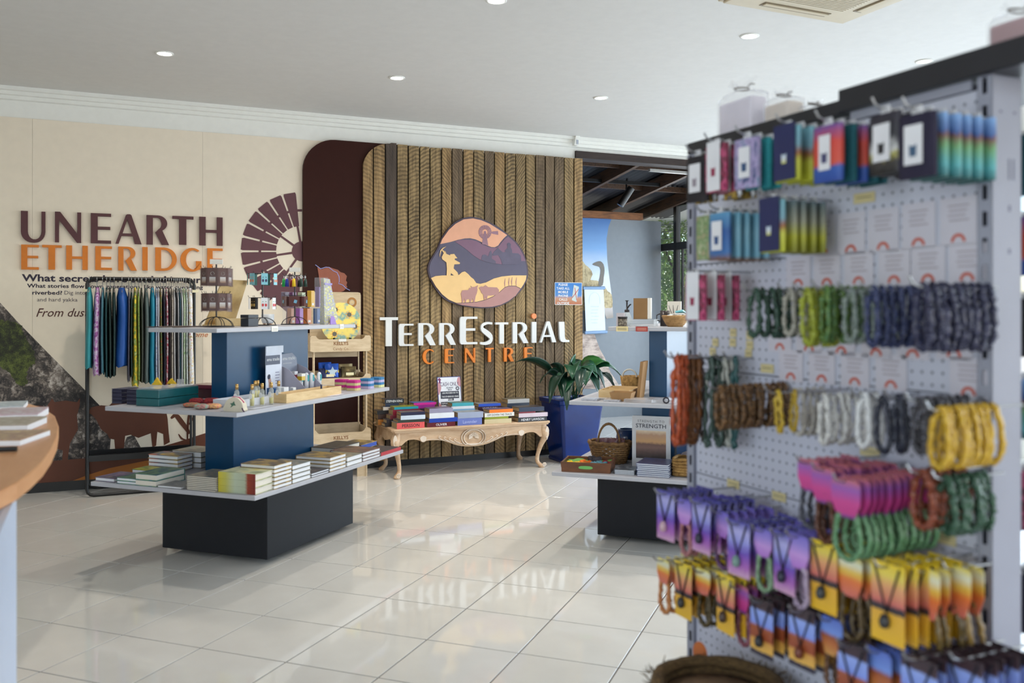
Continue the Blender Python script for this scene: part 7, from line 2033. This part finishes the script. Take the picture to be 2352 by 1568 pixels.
m_ = MB(); m_.bb(.01, BAY - .01, -.34, -.33, 0, .13); m_.build('kick_panel', gwhite, gon)
hdr = M('black_header_board', (34, 34, 40), .4)
m_ = MB(); m_.bb(-.01, .575, -.012, .30, 1.957, 1.988); o = m_.build('header_board', hdr, gon); bevel(o, .002)
m_ = MB(); m_.bb(.577, BAY + .24, -.02, .30, 1.957, 2.008); o = m_.build('header_board', hdr, gon); bevel(o, .002)
m_ = MB(); m_.bb(.60, BAY - .03, -.006, .0, 1.936, 1.955); m_.build('top_rail', gwhite, gon)

# ---------------------------------------------------------------- bagged gifts on the header boards
film = CLEAR('cellophane', (244, 244, 250), .07, .04, 1.0)
def cello(label, px0, px1, pyt, pyn, q, zb, c, neck=True):
    t0, _ = gp(px0, 300, q); t1, _ = gp(px1, 300, q)
    z1 = gp((px0 + px1) / 2, pyt, q)[1]
    w = t1 - t0
    h = z1 - zb
    t = thing('cellophane_gift', label, 'gift bag', GW((t0 + t1) / 2, q, zb + .001), GR)
    m_ = MB(); m_.bb(-w * .38, w * .38, -.028, .028, 0, h * .9); o = m_.build('contents', C(*c, .6), t); bevel(o, .008, 2)
    rows = []
    prof_ = [(.5, 0), (.5, h * .95), (.42, h * 1.03), (.16, h * 1.12), (.10, h * 1.17), (.16, h * 1.26), (.26, h * 1.36)]
    for i, (k, z) in enumerate(prof_):
        rows.append([(w * k * math.cos(2 * PI * j / 16) * (1.05 if i < 2 else 1 + .25 * math.sin(j * 2.3) * (i > 3)), (.045 if i < 3 else .03) * (k / .5) ** .3 * math.sin(2 * PI * j / 16), z + (.02 * math.sin(j * 1.9) * h * 2 if i == 6 else 0)) for j in range(16)])
    m_ = MB(); m_.grid(rows, 0, False, True); m_.build('film', film, t)
    m_ = MB(); m_.tube([(w * .1 * math.cos(k * PI / 6), .024 * math.sin(k * PI / 6), h * 1.17) for k in range(12)], .002, 4, True); m_.tube([(w * .1, 0, h * 1.17), (w * .25, -.01, h * 1.2), (w * .35, -.01, h * 1.16)], .0015, 4); m_.build('tie', C(96, 84, 70), t)
cello('lilac-white gift in a tied cellophane bag, leftmost on the header board', 1657, 1756, 222, 180, -.10, 1.988, (226, 220, 232))
cello('cream gift in a tied cellophane bag, second on the header board', 1765, 1838, 232, 190, -.12, 1.988, (222, 210, 200))
cello('small gift in a tied cellophane bag, low behind the third place on the header board', 1850, 1895, 248, 205, -.16, 1.988, (222, 220, 222))
cello('large dusky pink cellophane-bagged gift at the right end of the header board', 2278, 2400, 42, 0, -.12, 2.008, (176, 142, 146))

# ---------------------------------------------------------------- hooks and hanging goods
steel = C(186, 188, 192, .3, 1)
def hook(t, z, q):
    m_ = MB(); m_.tube([(t, 0, z), (t, -q - .012, z), (t, -q - .028, z + .006), (t, -q - .036, z + .018)], .0026, 5)
    m_.build('peg_hook', steel, gon)
MESH = {}
def sock_meshes(key, body, label_c, print_c, lw):
    if key in MESH: return MESH[key]
    w, h = .078, .118
    m_ = MB()
    rows = []
    for i in range(7):
        f_ = i / 6
        th = .0095 * (.6 + .4 * math.sin(PI * (.1 + .8 * f_)))
        rows.append([(w / 2 * max(-1, min(1, 1.25 * math.cos(2 * PI * j / 14))), th * math.sin(2 * PI * j / 14), -h + h * f_ * .97) for j in range(14)])
    m_.grid(rows, 0, True, True); m_.add(rows[0], [tuple(range(13, -1, -1))]); m_.add(rows[6], [tuple(range(14))])
    a = m_.mesh('sock_body', body)
    b = c = None
    if label_c:
        m_ = MB(); m_.bb(-w * lw / 2, w * lw / 2, -.0118, -.0105, -h * (.98 if lw > .55 else .80), .004 if lw > .55 else -h * .2); b = m_.mesh('paper_band', label_c)
        if print_c:
            m_ = MB(); m_.prism([(-.007, -h * .68), (.007, -h * .68), (.008, -h * .5), (.003, -h * .52), (-.003, -h * .52), (-.008, -h * .5)], -.0126, -.0118); c = m_.mesh('band_print', print_c)
    m_ = MB(); m_.prism([(-.012, -.004), (.012, -.004), (.009, .012), (-.009, .012)], -.002, .002); d = m_.mesh('hanger_clip', C(206, 206, 210, .4))
    MESH[key] = (a, b, c, d)
    return MESH[key]
navyc = C(26, 34, 84, .5); whc = C(226, 226, 230, .5); blc = C(30, 28, 34, .5)
SK = {
    'navy': (G('sock_field', [(0, (180, 184, 40)), (.35, (196, 196, 70)), (.5, (150, 90, 60)), (.65, (120, 160, 176)), (1, (120, 176, 190))], 'Z', .06), navyc, G('navy_sock_print', [(0, (196, 196, 90)), (.5, (214, 220, 226)), (1, (170, 190, 210))], 'Z', .02), .9),
    'field': (None, None, None, 0),
    'teal': (M('teal_knit', (38, 140, 148), .8, noise=.15, scale=120), None, None, 0),
    'tealdark': (M('dark_teal_knit', (14, 82, 92), .8, noise=.15, scale=120), None, None, 0),
    'lilac': (V('lilac_knit', [(60, 130, 150), (176, 160, 200), (40, 70, 110)], 4, .8), whc, C(50, 80, 120), .45),
    'red': (G('sock_red_blue', [(0, (36, 70, 150)), (.25, (50, 90, 170)), (.3, (206, 80, 60)), (.7, (206, 70, 60)), (1, (110, 80, 150))], 'Z', .08), whc, C(70, 70, 110), .4),
    'bw': (G('sock_black_white', [(0, (24, 22, 22)), (.2, (60, 56, 54)), (.3, (176, 170, 90)), (.38, (206, 206, 206)), (.6, (50, 50, 56)), (1, (40, 36, 50))], 'Z', .15), whc, blc, .55),
    'navylab': (M('navy_knit', (30, 24, 50), .8, noise=.15, scale=120), whc, C(60, 90, 120), .5),
    'green': (G('sock_green_blue', [(0, (40, 90, 90)), (.2, (90, 170, 176)), (.5, (110, 160, 110)), (.66, (120, 80, 70)), (.72, (60, 90, 150)), (1, (130, 170, 220))], 'Z', .12), None, None, 0),
    'black': (M('black_knit', (34, 30, 34), .8, noise=.15, scale=120), whc, C(150, 140, 150), .54),
    'pink': (V('pink_knit', [(130, 24, 70), (206, 90, 130), (90, 50, 60), (190, 40, 90)], 5, .8), whc, C(150, 50, 80), .62),
    'mixed': (V('mixed_knit', [(226, 226, 226), (40, 40, 60), (196, 160, 50), (120, 120, 120)], 5, .8), None, None, 0),
    'cream': (V('cream_green_knit', [(206, 204, 170), (120, 150, 100), (190, 170, 140)], 5, .8), None, None, 0),
    'sky': (G('sock_sky', [(0, (120, 84, 60)), (.1, (120, 176, 200)), (.6, (140, 190, 210)), (1, (110, 170, 196))], 'Z', .05), None, None, 0),
    'skylab': (G('sock_sky_label', [(0, (120, 84, 60)), (.15, (60, 110, 170)), (.6, (40, 84, 150)), (1, (90, 150, 190))], 'Z', .05), whc, C(50, 80, 130), .5),
    'dusk': (G('sock_dusk', [(0, (120, 120, 30)), (.3, (176, 176, 50)), (.6, (150, 150, 130)), (1, (90, 110, 120))], 'Z', .06), None, None, 0),
}
def socks(px, py, q, dq, kinds, words, where):
    t, z = gp(px, py, q)
    hook(t, z + .006, q)
    for i, k in enumerate(kinds):
        a, b, c, d = sock_meshes(k, *SK[k])
        qq = q - i * dq
        if qq < .012: break
        o = thing('sock_pack', words[i] + (', front of ' if i == 0 else ', %s on ' % ('', 'second', 'third', 'fourth', 'fifth', 'sixth')[i]) + where, 'socks', GW(t + rnd.uniform(-.003, .003), qq, z), GR + rnd.uniform(-.12, .12), 'sock packs on the pegboard')
        link('sock_body', a, o); link('hanger_clip', d, o)
        if b:
            pb_ = link('paper_band', b, o)
            if c: link('band_print', c, pb_)
SK['field'] = (SK['navy'][0], None, None, 0)
T1 = 'top-row hook '
socks(1602, 356, .17, .03, ['black', 'mixed'], ['black sock pack with white label', 'patterned sock pack'], T1 + 'at far left')
socks(1645, 330, .17, .035, ['pink', 'pink'], ['pink sock pack with white band', 'pink patterned sock pack'], T1 + 'second from the left')
socks(1686, 345, .13, .03, ['mixed', 'mixed'], ['black, white and yellow sock pack', 'black and white sock pack'], T1 + 'third from the left')
socks(1717, 315, .17, .032, ['lilac', 'teal', 'teal'], ['lilac sock pack with white label', 'teal sock pack', 'second teal sock pack'], T1 + 'left of the navy card')
socks(1812, 290, .19, .034, ['navy', 'field', 'field', 'field'], ['navy band sock pack', 'landscape sock pack', 'yellow landscape sock pack', 'orange landscape sock pack'], T1 + 'with the navy band')
socks(1904, 284, .19, .03, ['red', 'tealdark', 'red', 'tealdark', 'tealdark'], ['red and blue sock pack', 'dark teal sock pack', 'red sock pack', 'deep teal sock pack', 'last dark teal sock pack'], T1 + 'right of the navy band')
socks(2035, 257, .17, .035, ['bw', 'bw', 'black'], ['black pack with large white label', 'black and white sock pack', 'plain black sock pack'], T1 + 'with the black and white pack')
socks(2106, 258, .19, .03, ['navylab', 'green', 'green', 'green', 'green', 'green'], ['dark navy sock pack with white label', 'blue and green sock pack', 'green sock pack', 'blue-green sock pack', 'pale green sock pack', 'last green sock pack'], T1 + 'at far right')
T2 = 'second-row hook '
socks(1624, 492, .10, .03, ['cream', 'cream'], ['cream and green sock pack', 'cream sock pack'], T2 + 'at far left')
socks(1654, 486, .16, .028, ['skylab', 'sky', 'sky', 'sky', 'sky'], ['blue sock pack with white label', 'sky blue sock pack', 'light blue sock pack', 'pale blue sock pack', 'last light blue sock pack'], T2 + 'in the middle')
socks(1774, 458, .17, .03, ['navy', 'dusk', 'dusk', 'dusk', 'dusk'], ['navy band sock pack', 'grey and yellow sock pack', 'dusk-coloured sock pack', 'yellow-grey sock pack', 'last dusk sock pack'], T2 + 'at right')
socks(1600, 628, .17, .05, ['pink', 'pink', 'pink'], ['pink sock pack with broad white band', 'rose sock pack with narrow band', 'dark pink sock pack'], 'the hook low on the left upright')

for i, (k, z, wd_) in enumerate((('tealdark', 1.86, 'dark teal'), ('red', 1.70, 'red and blue'), ('black', 1.54, 'black'), ('green', 1.38, 'green and blue'), ('pink', 1.20, 'pink'), ('navylab', 1.0, 'navy'), ('mixed', .82, 'black and white'))):
    a, b, c, d = sock_meshes(k, *SK[k])
    m_ = MB(); m_.tube([(BAY - .03, .08, z + .006), (BAY - .03, .2, z + .006)], .0026, 5); m_.build('peg_hook', steel, gon)
    o = thing('sock_pack', '%s sock pack on the pegboard unit\'s far side, front one' % wd_, 'socks', GW(BAY - .03, -.12, z), GR + PI, 'sock packs on the far side')
    link('sock_body', a, o); link('hanger_clip', d, o)
    o = thing('sock_pack', '%s sock pack behind another, far side of pegboard unit' % wd_, 'socks', GW(BAY - .03, -.155, z), GR + PI, 'sock packs on the far side')
    link('sock_body', a, o); link('hanger_clip', d, o)

# beads ---------------------------------------------------------------
def bead_mat(key, c1, c2): return M('beads_' + key, c1, .3, noise=.2, scale=160, col2=c2)
def loop_mesh(key, L, w, r_, mat, seed=0, amp=.35, n_=56):
    k = ('loop', key, L, w, seed)
    if k in MESH: return MESH[k]
    q_ = random.Random(seed)
    pts, rr = [], []
    for i in range(n_):
        a = 2 * PI * i / n_
        x = w / 2 * math.sin(a) * (.75 + .25 * math.cos(a - PI)); z = -L / 2 + L / 2 * math.cos(a)
        pts.append((x + q_.uniform(-.0015, .0015), q_.uniform(-.0025, .0025), z)); rr.append(r_ * (1 + q_.uniform(-amp, amp)))
    m_ = MB(); m_.tube(pts, rr, 5, True)
    MESH[k] = m_.mesh('bead_loop', mat)
    return MESH[k]
def strands(px, py, q, dq, n_, L, w, r_, key, c1, c2, words, amp=.5):
    t, z = gp(px, py, q)
    hook(t, z, q)
    mt = bead_mat(key, c1, c2)
    for i in range(n_):
        qq = q - i * dq
        if qq < .008: break
        o = link('bead_strand', loop_mesh(key, L, w, r_, mt, i % 4, amp), None, GW(t + rnd.uniform(-.003, .003), qq, z + .004), (rnd.uniform(-.05, .05), rnd.uniform(-.04, .04), GR + rnd.uniform(-.35, .35)))
        tag(o, words + (', front strand' if i == 0 else ', behind the front strand'), 'beads', words)
B = strands
B(1735, 668, .19, .022, 8, .105, .034, .006, 'forest', (16, 50, 44), (60, 90, 70), 'dark green chip bead strand, left of the bead row')
B(1815, 668, .14, .024, 4, .10, .032, .0055, 'stone', (130, 126, 116), (190, 186, 172), 'stone grey chip bead strand beside the dark green ones')
B(1852, 668, .19, .02, 5, .115, .034, .006, 'lime', (120, 130, 20), (170, 176, 60), 'lime green chip bead strand in the bead row')
B(1896, 664, .17, .02, 7, .11, .034, .006, 'leaf', (50, 104, 70), (110, 130, 40), 'leaf green chip bead strand in the bead row')
B(1955, 668, .16, .022, 6, .105, .034, .0055, 'sage', (90, 104, 100), (150, 160, 150), 'sage grey chip bead strand in the bead row')
B(2008, 664, .19, .021, 8, .11, .034, .006, 'navy', (26, 34, 74), (60, 70, 110), 'navy chip bead strand in the bead row')
B(2122, 658, .19, .02, 9, .115, .036, .0065, 'ink', (24, 26, 52), (56, 56, 84), 'ink blue chip bead strand, right end of the bead row')
B(1554, 822, .20, .014, 3, .222, .03, .0065, 'amber', (150, 52, 18), (196, 90, 40), 'long orange chip bead strand left of the upright')
B(1566, 823, .17, .016, 4, .222, .03, .0065, 'rust', (90, 48, 20), (150, 96, 50), 'long rust brown chip bead strand left of the upright')
B(1582, 824, .11, .02, 3, .222, .028, .006, 'plumgrey', (60, 48, 56), (120, 100, 96), 'long plum grey chip bead strand by the upright')
B(1632, 824, .10, .016, 4, .228, .032, .006, 'pine', (30, 56, 50), (80, 100, 90), 'long pine green chip bead strand right of the upright')
B(1664, 826, .07, .02, 2, .225, .03, .005, 'mist', (150, 150, 140), (196, 196, 186), 'long mist grey chip bead strand right of the upright')
B(1687, 823, .06, .03, 1, .23, .022, .0055, 'bottle', (20, 66, 66), (40, 90, 90), 'single long bottle green bead strand')
B(1652, 892, .21, .0175, 12, .095, .042, .0065, 'tiger', (50, 34, 24), (140, 100, 56), 'tiger-eye brown chip bracelet in the brown row')
B(1785, 902, .20, .05, 2, .088, .03, .0045, 'mustard', (176, 140, 20), (206, 176, 60), 'mustard seed bead bracelet in front of the brown row', .2)
B(1838, 898, .11, .02, 4, .10, .04, .005, 'pearl', (176, 170, 160), (206, 200, 190), 'pearl grey chip bracelet beside the mustard ones')
B(1892, 912, .15, .02, 6, .10, .04, .0055, 'white', (196, 194, 190), (226, 224, 220), 'white chip bracelet in the pale row')
B(1985, 910, .15, .03, 2, .105, .034, .006, 'snow', (206, 206, 206), (230, 230, 230), 'smooth white bead bracelet alone on its hook', .15)
B(2029, 918, .15, .05, 2, .105, .034, .006, 'jet', (24, 26, 40), (50, 54, 70), 'jet black bead bracelet right of the white one', .15)
B(2062, 914, .14, .05, 1, .105, .034, .006, 'onyx', (26, 28, 44), (46, 50, 66), 'onyx bead bracelet second from the white one', .15)
B(2112, 922, .17, .02, 7, .095, .042, .006, 'slate', (40, 40, 48), (84, 82, 88), 'slate grey chip bracelet beside the yellow ones')
B(2160, 942, .21, .018, 8, .102, .04, .006, 'sun', (176, 132, 16), (206, 170, 50), 'sun yellow bead bracelet at the right of the bracelet row', .2)
B(2115, 1086, .18, .02, 6, .10, .045, .0065, 'copper', (96, 36, 20), (140, 70, 40), 'copper brown chip bracelet right of the pink cards')
B(2172, 1100, .15, .02, 6, .10, .045, .0065, 'moss', (24, 56, 44), (60, 96, 70), 'moss green chip bracelet right of the pink cards')

# carded pendants and bracelets ---------------------------------------
CARD = {
    'violet': G('violet_card_print', [(0, (206, 160, 190)), (.2, (170, 100, 180)), (.45, (110, 80, 180)), (.6, (150, 150, 220)), (.8, (180, 176, 226)), (1, (60, 56, 150))], 'Z', .10, 8, .35),
    'sun': G('sunset_card_print', [(0, (230, 180, 40)), (.38, (226, 170, 60)), (.40, (50, 44, 50)), (.46, (60, 50, 56)), (.5, (206, 110, 100)), (.7, (226, 160, 110)), (.85, (230, 206, 90)), (1, (230, 196, 40))], 'Z', .03, 6, .35),
    'outback': G('outback_card_print', [(0, (50, 44, 60)), (.08, (50, 44, 60)), (.1, (226, 176, 80)), (.28, (210, 150, 70)), (.3, (150, 70, 40)), (.5, (160, 84, 50)), (.55, (130, 150, 226)), (.78, (150, 170, 232)), (.82, (70, 50, 54)), (1, (60, 46, 50))], 'Z', .03, 6, .35),
}
def pendants(px, py, q, dq, n_, style, stone_c, words, w=.07, h=.125, group=None):
    t, z = gp(px, py, q)
    hook(t, z - .006, q)
    key = ('pend', style, w, h)
    if key not in MESH:
        m_ = MB(); m_.bb(-w / 2, w / 2, -.0007, .0007, -h, 0); a = m_.mesh('card', CARD[style])
        m_ = MB(); m_.tube([(-w * .38, -.003, -.006), (0, -.004, -h * .62), (w * .38, -.003, -.006)], .0022, 5); b = m_.mesh('cord', C(26, 24, 36))
        MESH[key] = (a, b)
    a, b = MESH[key]
    sk = ('stone', stone_c, h)
    if sk not in MESH:
        m_ = MB(); m_.lathe([(0, -.014), (.008, -.010), (.010, 0), (.006, .012), (0, .014)], 8, (0, -.008, -h * .72)); MESH[sk] = m_.mesh('pendant_stone', C(*stone_c, .25))
    for i in range(n_):
        qq = q - i * dq
        if qq < .008: break
        o = thing('pendant_card', words + (', front card' if i == 0 else ', behind the front card'), 'pendant', GW(t + rnd.uniform(-.004, .004), qq, z + rnd.uniform(-.003, .003)), GR + rnd.uniform(-.08, .08), words)
        link('card', a, o); cd = link('cord', b, o); link('pendant_stone', MESH[sk], cd)
HC = {
    'violet': G('violet_header_print', [(0, (170, 110, 196)), (.4, (196, 150, 216)), (.7, (150, 130, 206)), (1, (110, 100, 190))], 'Z', .1, 5, .35),
    'sun': G('sunset_header_print', [(0, (206, 110, 100)), (.4, (226, 120, 60)), (.6, (230, 190, 80)), (.8, (226, 226, 200)), (1, (226, 206, 80))], 'Z', .05, 5, .35),
    'outback': G('outback_header_print', [(0, (206, 150, 80)), (.3, (190, 110, 60)), (.5, (150, 80, 50)), (.6, (120, 150, 220)), (1, (90, 110, 190))], 'Z', .05, 5, .35),
    'pink': G('pink_header_print', [(0, (110, 60, 140)), (.12, (190, 60, 130)), (.4, (200, 70, 140)), (.75, (150, 90, 170)), (1, (196, 110, 110))], 'Z', .06, 5, .35),
}
def bracelets(px, py, q, dq, n_, style, c1, c2, words, hw=.055, hh=.062, L=.075):
    t, z = gp(px, py, q)
    hook(t, z - .006, q)
    key = ('brc', style, hw, hh)
    if key not in MESH:
        m_ = MB(); m_.prism([(-hw / 2, -hh * .6), (-hw * .3, -hh), (hw * .3, -hh), (hw / 2, -hh * .6), (hw / 2, -.008), (hw * .4, 0), (-hw * .4, 0), (-hw / 2, -.008)], -.004, -.0028); MESH[key] = m_.mesh('header_card', HC[style])
    mt = bead_mat('%d_%d_%d' % c1, c1, c2)
    for i in range(n_):
        qq = q - i * dq
        if qq < .008: break
        o = thing('bracelet_card', words + (', front one' if i == 0 else ', behind the front one'), 'bracelet', GW(t + rnd.uniform(-.004, .004), qq, z + rnd.uniform(-.003, .003)), GR + rnd.uniform(-.08, .08), words)
        link('header_card', MESH[key], o)
        lm = loop_mesh('%d_%d_%d' % c1, L + hh * .3, hw * .98, .0058, mt, i % 4, .2)
        link('bracelet', lm, o, (0, .002, -hh * .7), (0, 0, rnd.uniform(-.2, .2)))
V1 = 'violet landscape pendant card, '
pendants(1531, 1129, .22, .024, 6, 'violet', (206, 170, 176), V1 + 'leftmost of the violet row')
bracelets(1573, 1148, .21, .026, 6, 'violet', (150, 90, 100), (190, 130, 130), 'violet header card with rosy bracelet, left in the violet row')
pendants(1612, 1150, .21, .026, 6, 'violet', (40, 40, 60), V1 + 'second of the violet row')
bracelets(1660, 1172, .18, .026, 6, 'violet', (84, 50, 84), (120, 80, 120), 'violet header card with dark bracelet, middle of the violet row')
pendants(1698, 1198, .22, .028, 6, 'violet', (120, 150, 140), V1 + 'third of the violet row')
bracelets(1756, 1212, .20, .028, 6, 'violet', (110, 140, 110), (150, 176, 140), 'violet header card with pale green bracelet')
pendants(1800, 1222, .22, .03, 5, 'violet', (40, 40, 60), V1 + 'rightmost of the violet row')
bracelets(1836, 1226, .22, .024, 7, 'violet', (150, 130, 156), (186, 166, 186), 'violet header card with lilac grey bracelet', .06, .07, .08)
Y1 = 'sunset yellow pendant card, '
bracelets(1527, 1282, .22, .024, 6, 'sun', (176, 96, 40), (214, 150, 90), 'sunset header card with orange bracelet, far left of the yellow row')
pendants(1570, 1290, .22, .026, 6, 'sun', (50, 50, 50), Y1 + 'leftmost of the yellow row', .066, .135)
bracelets(1619, 1308, .20, .024, 6, 'sun', (60, 48, 26), (100, 84, 50), 'sunset header card with dark olive bracelet, left of the yellow row')
pendants(1668, 1322, .22, .028, 5, 'sun', (70, 50, 40), Y1 + 'second of the yellow row', .066, .135)
bracelets(1706, 1346, .20, .026, 5, 'pink', (110, 50, 70), (150, 90, 100), 'magenta header card with wine bracelet in the yellow row', .05, .06, .075)
pendants(1893, 1246, .21, .028, 5, 'sun', (50, 54, 56), Y1 + 'third of the yellow row', .072, .14)
bracelets(1957, 1276, .20, .02, 8, 'sun', (70, 54, 30), (110, 90, 56), 'sunset header card with brown bracelet, middle of the yellow row', .065, .08, .085)
pendants(2040, 1294, .22, .028, 6, 'sun', (44, 44, 46), Y1 + 'rightmost of the yellow row', .076, .146)
bracelets(2128, 1304, .16, .03, 3, 'sun', (70, 60, 40), (130, 104, 50), 'sunset header card with khaki bracelet, right of the yellow row', .06, .09, .085)
bracelets(2196, 1300, .10, .04, 2, 'sun', (110, 86, 40), (150, 120, 60), 'sunset header card with ochre bracelet, far right of the yellow row', .062, .09, .085)
O1 = 'blue and red outback pendant card, '
pendants(1752, 1376, .22, .026, 6, 'outback', (30, 30, 36), O1 + 'leftmost of the lowest row')
pendants(1843, 1398, .22, .028, 6, 'outback', (110, 50, 30), O1 + 'second of the lowest row')
bracelets(1912, 1418, .20, .024, 6, 'outback', (80, 50, 30), (130, 90, 60), 'outback header card with brown bracelet, left of the lowest row', .06, .075, .075)
pendants(1955, 1474, .22, .028, 6, 'outback', (40, 36, 40), O1 + 'third of the lowest row')
bracelets(2022, 1490, .20, .022, 8, 'outback', (40, 110, 130), (90, 140, 150), 'outback header card with teal bracelet, right of the lowest row', .065, .085, .08)
pendants(2108, 1506, .22, .028, 6, 'outback', (40, 36, 40), O1 + 'fourth of the lowest row', .076)
pendants(2215, 1506, .17, .028, 5, 'outback', (40, 36, 40), O1 + 'rightmost of the lowest row', .076)
P1 = 'pink header card with '
bracelets(1860, 1056, .21, .022, 6, 'pink', (50, 50, 60), (84, 84, 96), P1 + 'charcoal bracelet, leftmost of the pink row', .06, .065, .075)
bracelets(1896, 1072, .22, .02, 9, 'pink', (70, 36, 24), (110, 66, 44), P1 + 'chestnut bracelet, middle of the pink row', .065, .07, .078)
bracelets(1946, 1098, .24, .02, 11, 'pink', (70, 116, 76), (110, 150, 110), P1 + 'jade green bracelet, rightmost of the pink row', .07, .072, .08)

# gem cards with the little orange rainbow ----------------------------
bow = C(196, 84, 56, .5); cardw = M('gem_card', (206, 202, 212), .5, noise=.03); inkl = C(170, 160, 168)
rows_ = [('top', [(1888, 575), (1953, 572), (2027, 566), (2108, 557), (2200, 548)], .094), ('second', [(1832, 650), (1898, 648), (1971, 645), (2052, 643), (2130, 640), (2220, 637)], .078), ('third', [(1790, 797), (1857, 800), (1931, 805), (2011, 810), (2095, 813), (2190, 812)], .078), ('fourth', [(1815, 865), (1886, 870), (1962, 877), (2045, 884), (2223, 900)], .078)]
oc = ('first', 'second', 'third', 'fourth', 'fifth', 'sixth')
for rn, lst, hh in rows_:
    for i, (px, py) in enumerate(lst):
        t, z = gp(px, py, .004)
        o = thing('gem_card', 'white gem card with orange rainbow, %s from the left in the %s row of cards' % (oc[i], rn), 'card', GW(t, .0015, z - .012), GR, 'white gem cards on the pegboard')
        w = .083
        m_ = MB(); m_.bb(-w / 2, w / 2, -.001, 0, 0, hh); gc = m_.build('card', cardw, o)
        m_ = MB(); m_.prism(stroke([(.0135 * math.cos(R(a)), .006 + .0135 * math.sin(R(a))) for a in range(0, 181, 15)], .006), -.0018, -.001); m_.build('rainbow_print', bow, gc)
        for k in range(4):
            m_ = MB(); m_.bb(-.024 + .003 * (k % 2), .024 - .004 * (k % 3), -.0014, -.001, hh * .9 - .009 - k * .0095, hh * .9 - .006 - k * .0095); m_.build('text_line', inkl, gc)
# shelf tickets stuck on the board
for i, (px, py, w, lab) in enumerate(((1985, 454, .06, 'wide tan ticket high on the pegboard'), (1684, 764, .026, 'yellow ticket at the top of the left ticket cluster'), (1643, 786, .026, 'yellow ticket at the left of the ticket cluster'), (1637, 807, .026, 'yellow ticket lowest at the left of the cluster'), (1683, 786, .026, 'yellow ticket in the centre of the cluster'),
        (1722, 770, .026, 'yellow ticket at the top right of the cluster'), (1722, 792, .026, 'yellow ticket in the right column of the cluster'), (1719, 812, .026, 'yellow ticket at the bottom right of the cluster'), (1762, 846, .048, 'yellow ticket above the brown bracelets'), (1998, 1037, .055, 'pale yellow ticket under the white bracelets'), (1684, 1111, .05, 'yellow ticket above the violet pendants at the left'), (1789, 1140, .05, 'yellow ticket above the violet pendants at the right'), (2168, 1236, .055, 'pale yellow ticket under the moss bracelets'))):
    t, z = gp(px, py, .002)
    m_ = MB(); m_.bb(-w / 2, w / 2, -.0012, 0, -.011, .011)
    o = solo('price_ticket', m_, C(214, 200, 150, .5), lab, 'price tag', GW(t, .0015, z), GR, 'yellow tickets on the pegboard')
    m_ = MB(); m_.bb(-w * .35, w * .35, -.0017, -.0012, .000, .002); m_.build('print_line', C(130, 116, 84), o)

# round coir basket with orange tag at the foot
bz = .63
t0, _ = gp(1650, 1500, .20)
bp_ = GW(t0, .20, .156)
t = thing('coir_basket', 'round shaggy brown fibre basket at the foot of the pegboard', 'basket', bp_, GR)
coir = WOOD('coir_fibre', (60, 44, 26), (130, 102, 62), 8, (10, 10, 30), .9, .6)
m_ = MB()
q_ = random.Random(5)
NZ = 22
for k in range(NZ):
    f_ = k / (NZ - 1)
    r_ = .125 + .03 * math.sin(PI * f_ * .8)
    m_.tube([((r_ + q_.uniform(-.003, .003)) * math.cos(a * PI / 20), (r_ + q_.uniform(-.003, .003)) * math.sin(a * PI / 20), .01 + (bz - .17) * f_) for a in range(40)], [.0155 + q_.uniform(-.003, .003) for _ in range(40)], 6, True)
m_.lathe([(0, 0), (.125, 0), (.125, .01), (0, .01)], 24)
m_.build('woven_body', coir, t)
m_ = MB()
for k in range(420):
    a = q_.uniform(0, 2 * PI); z = bz - .17 + q_.uniform(-.16, .02); r_ = .15 + .016
    p0 = Vector((r_ * math.cos(a), r_ * math.sin(a), z)); d = Vector((math.cos(a) * .5 - math.sin(a) * q_.uniform(-1, 1), math.sin(a) * .5 + math.cos(a) * q_.uniform(-1, 1), q_.uniform(-.4, .8))).normalized()
    m_.tube([p0, p0 + d * .02], [.0022, .0008], 3)
o = m_.build('loose_fibres', coir, t); o['kind'] = 'stuff'
m_ = MB(); m_.lathe([(0, bz - .20), (.13, bz - .20), (.13, bz - .185), (0, bz - .175)], 24); m_.build('folded_scarves', V('scarf_bundle', [(90, 70, 50), (150, 120, 90), (60, 50, 40)], 5, .8), t)
tt, tz = gp(1608, 1500, .13)
m_ = MB(); m_.prism([(.024 * math.cos(k * PI / 10), .03 * math.sin(k * PI / 10)) for k in range(20)], -.001, .001); m_.tube([(-.006, 0, -.028), (0, 0, -.07)], .0012, 4)
solo('orange_tag', m_, C(206, 112, 50, .5), 'oval orange swing tag standing above the fibre basket', 'tag', GW(tt, .13, tz), GR + .2)
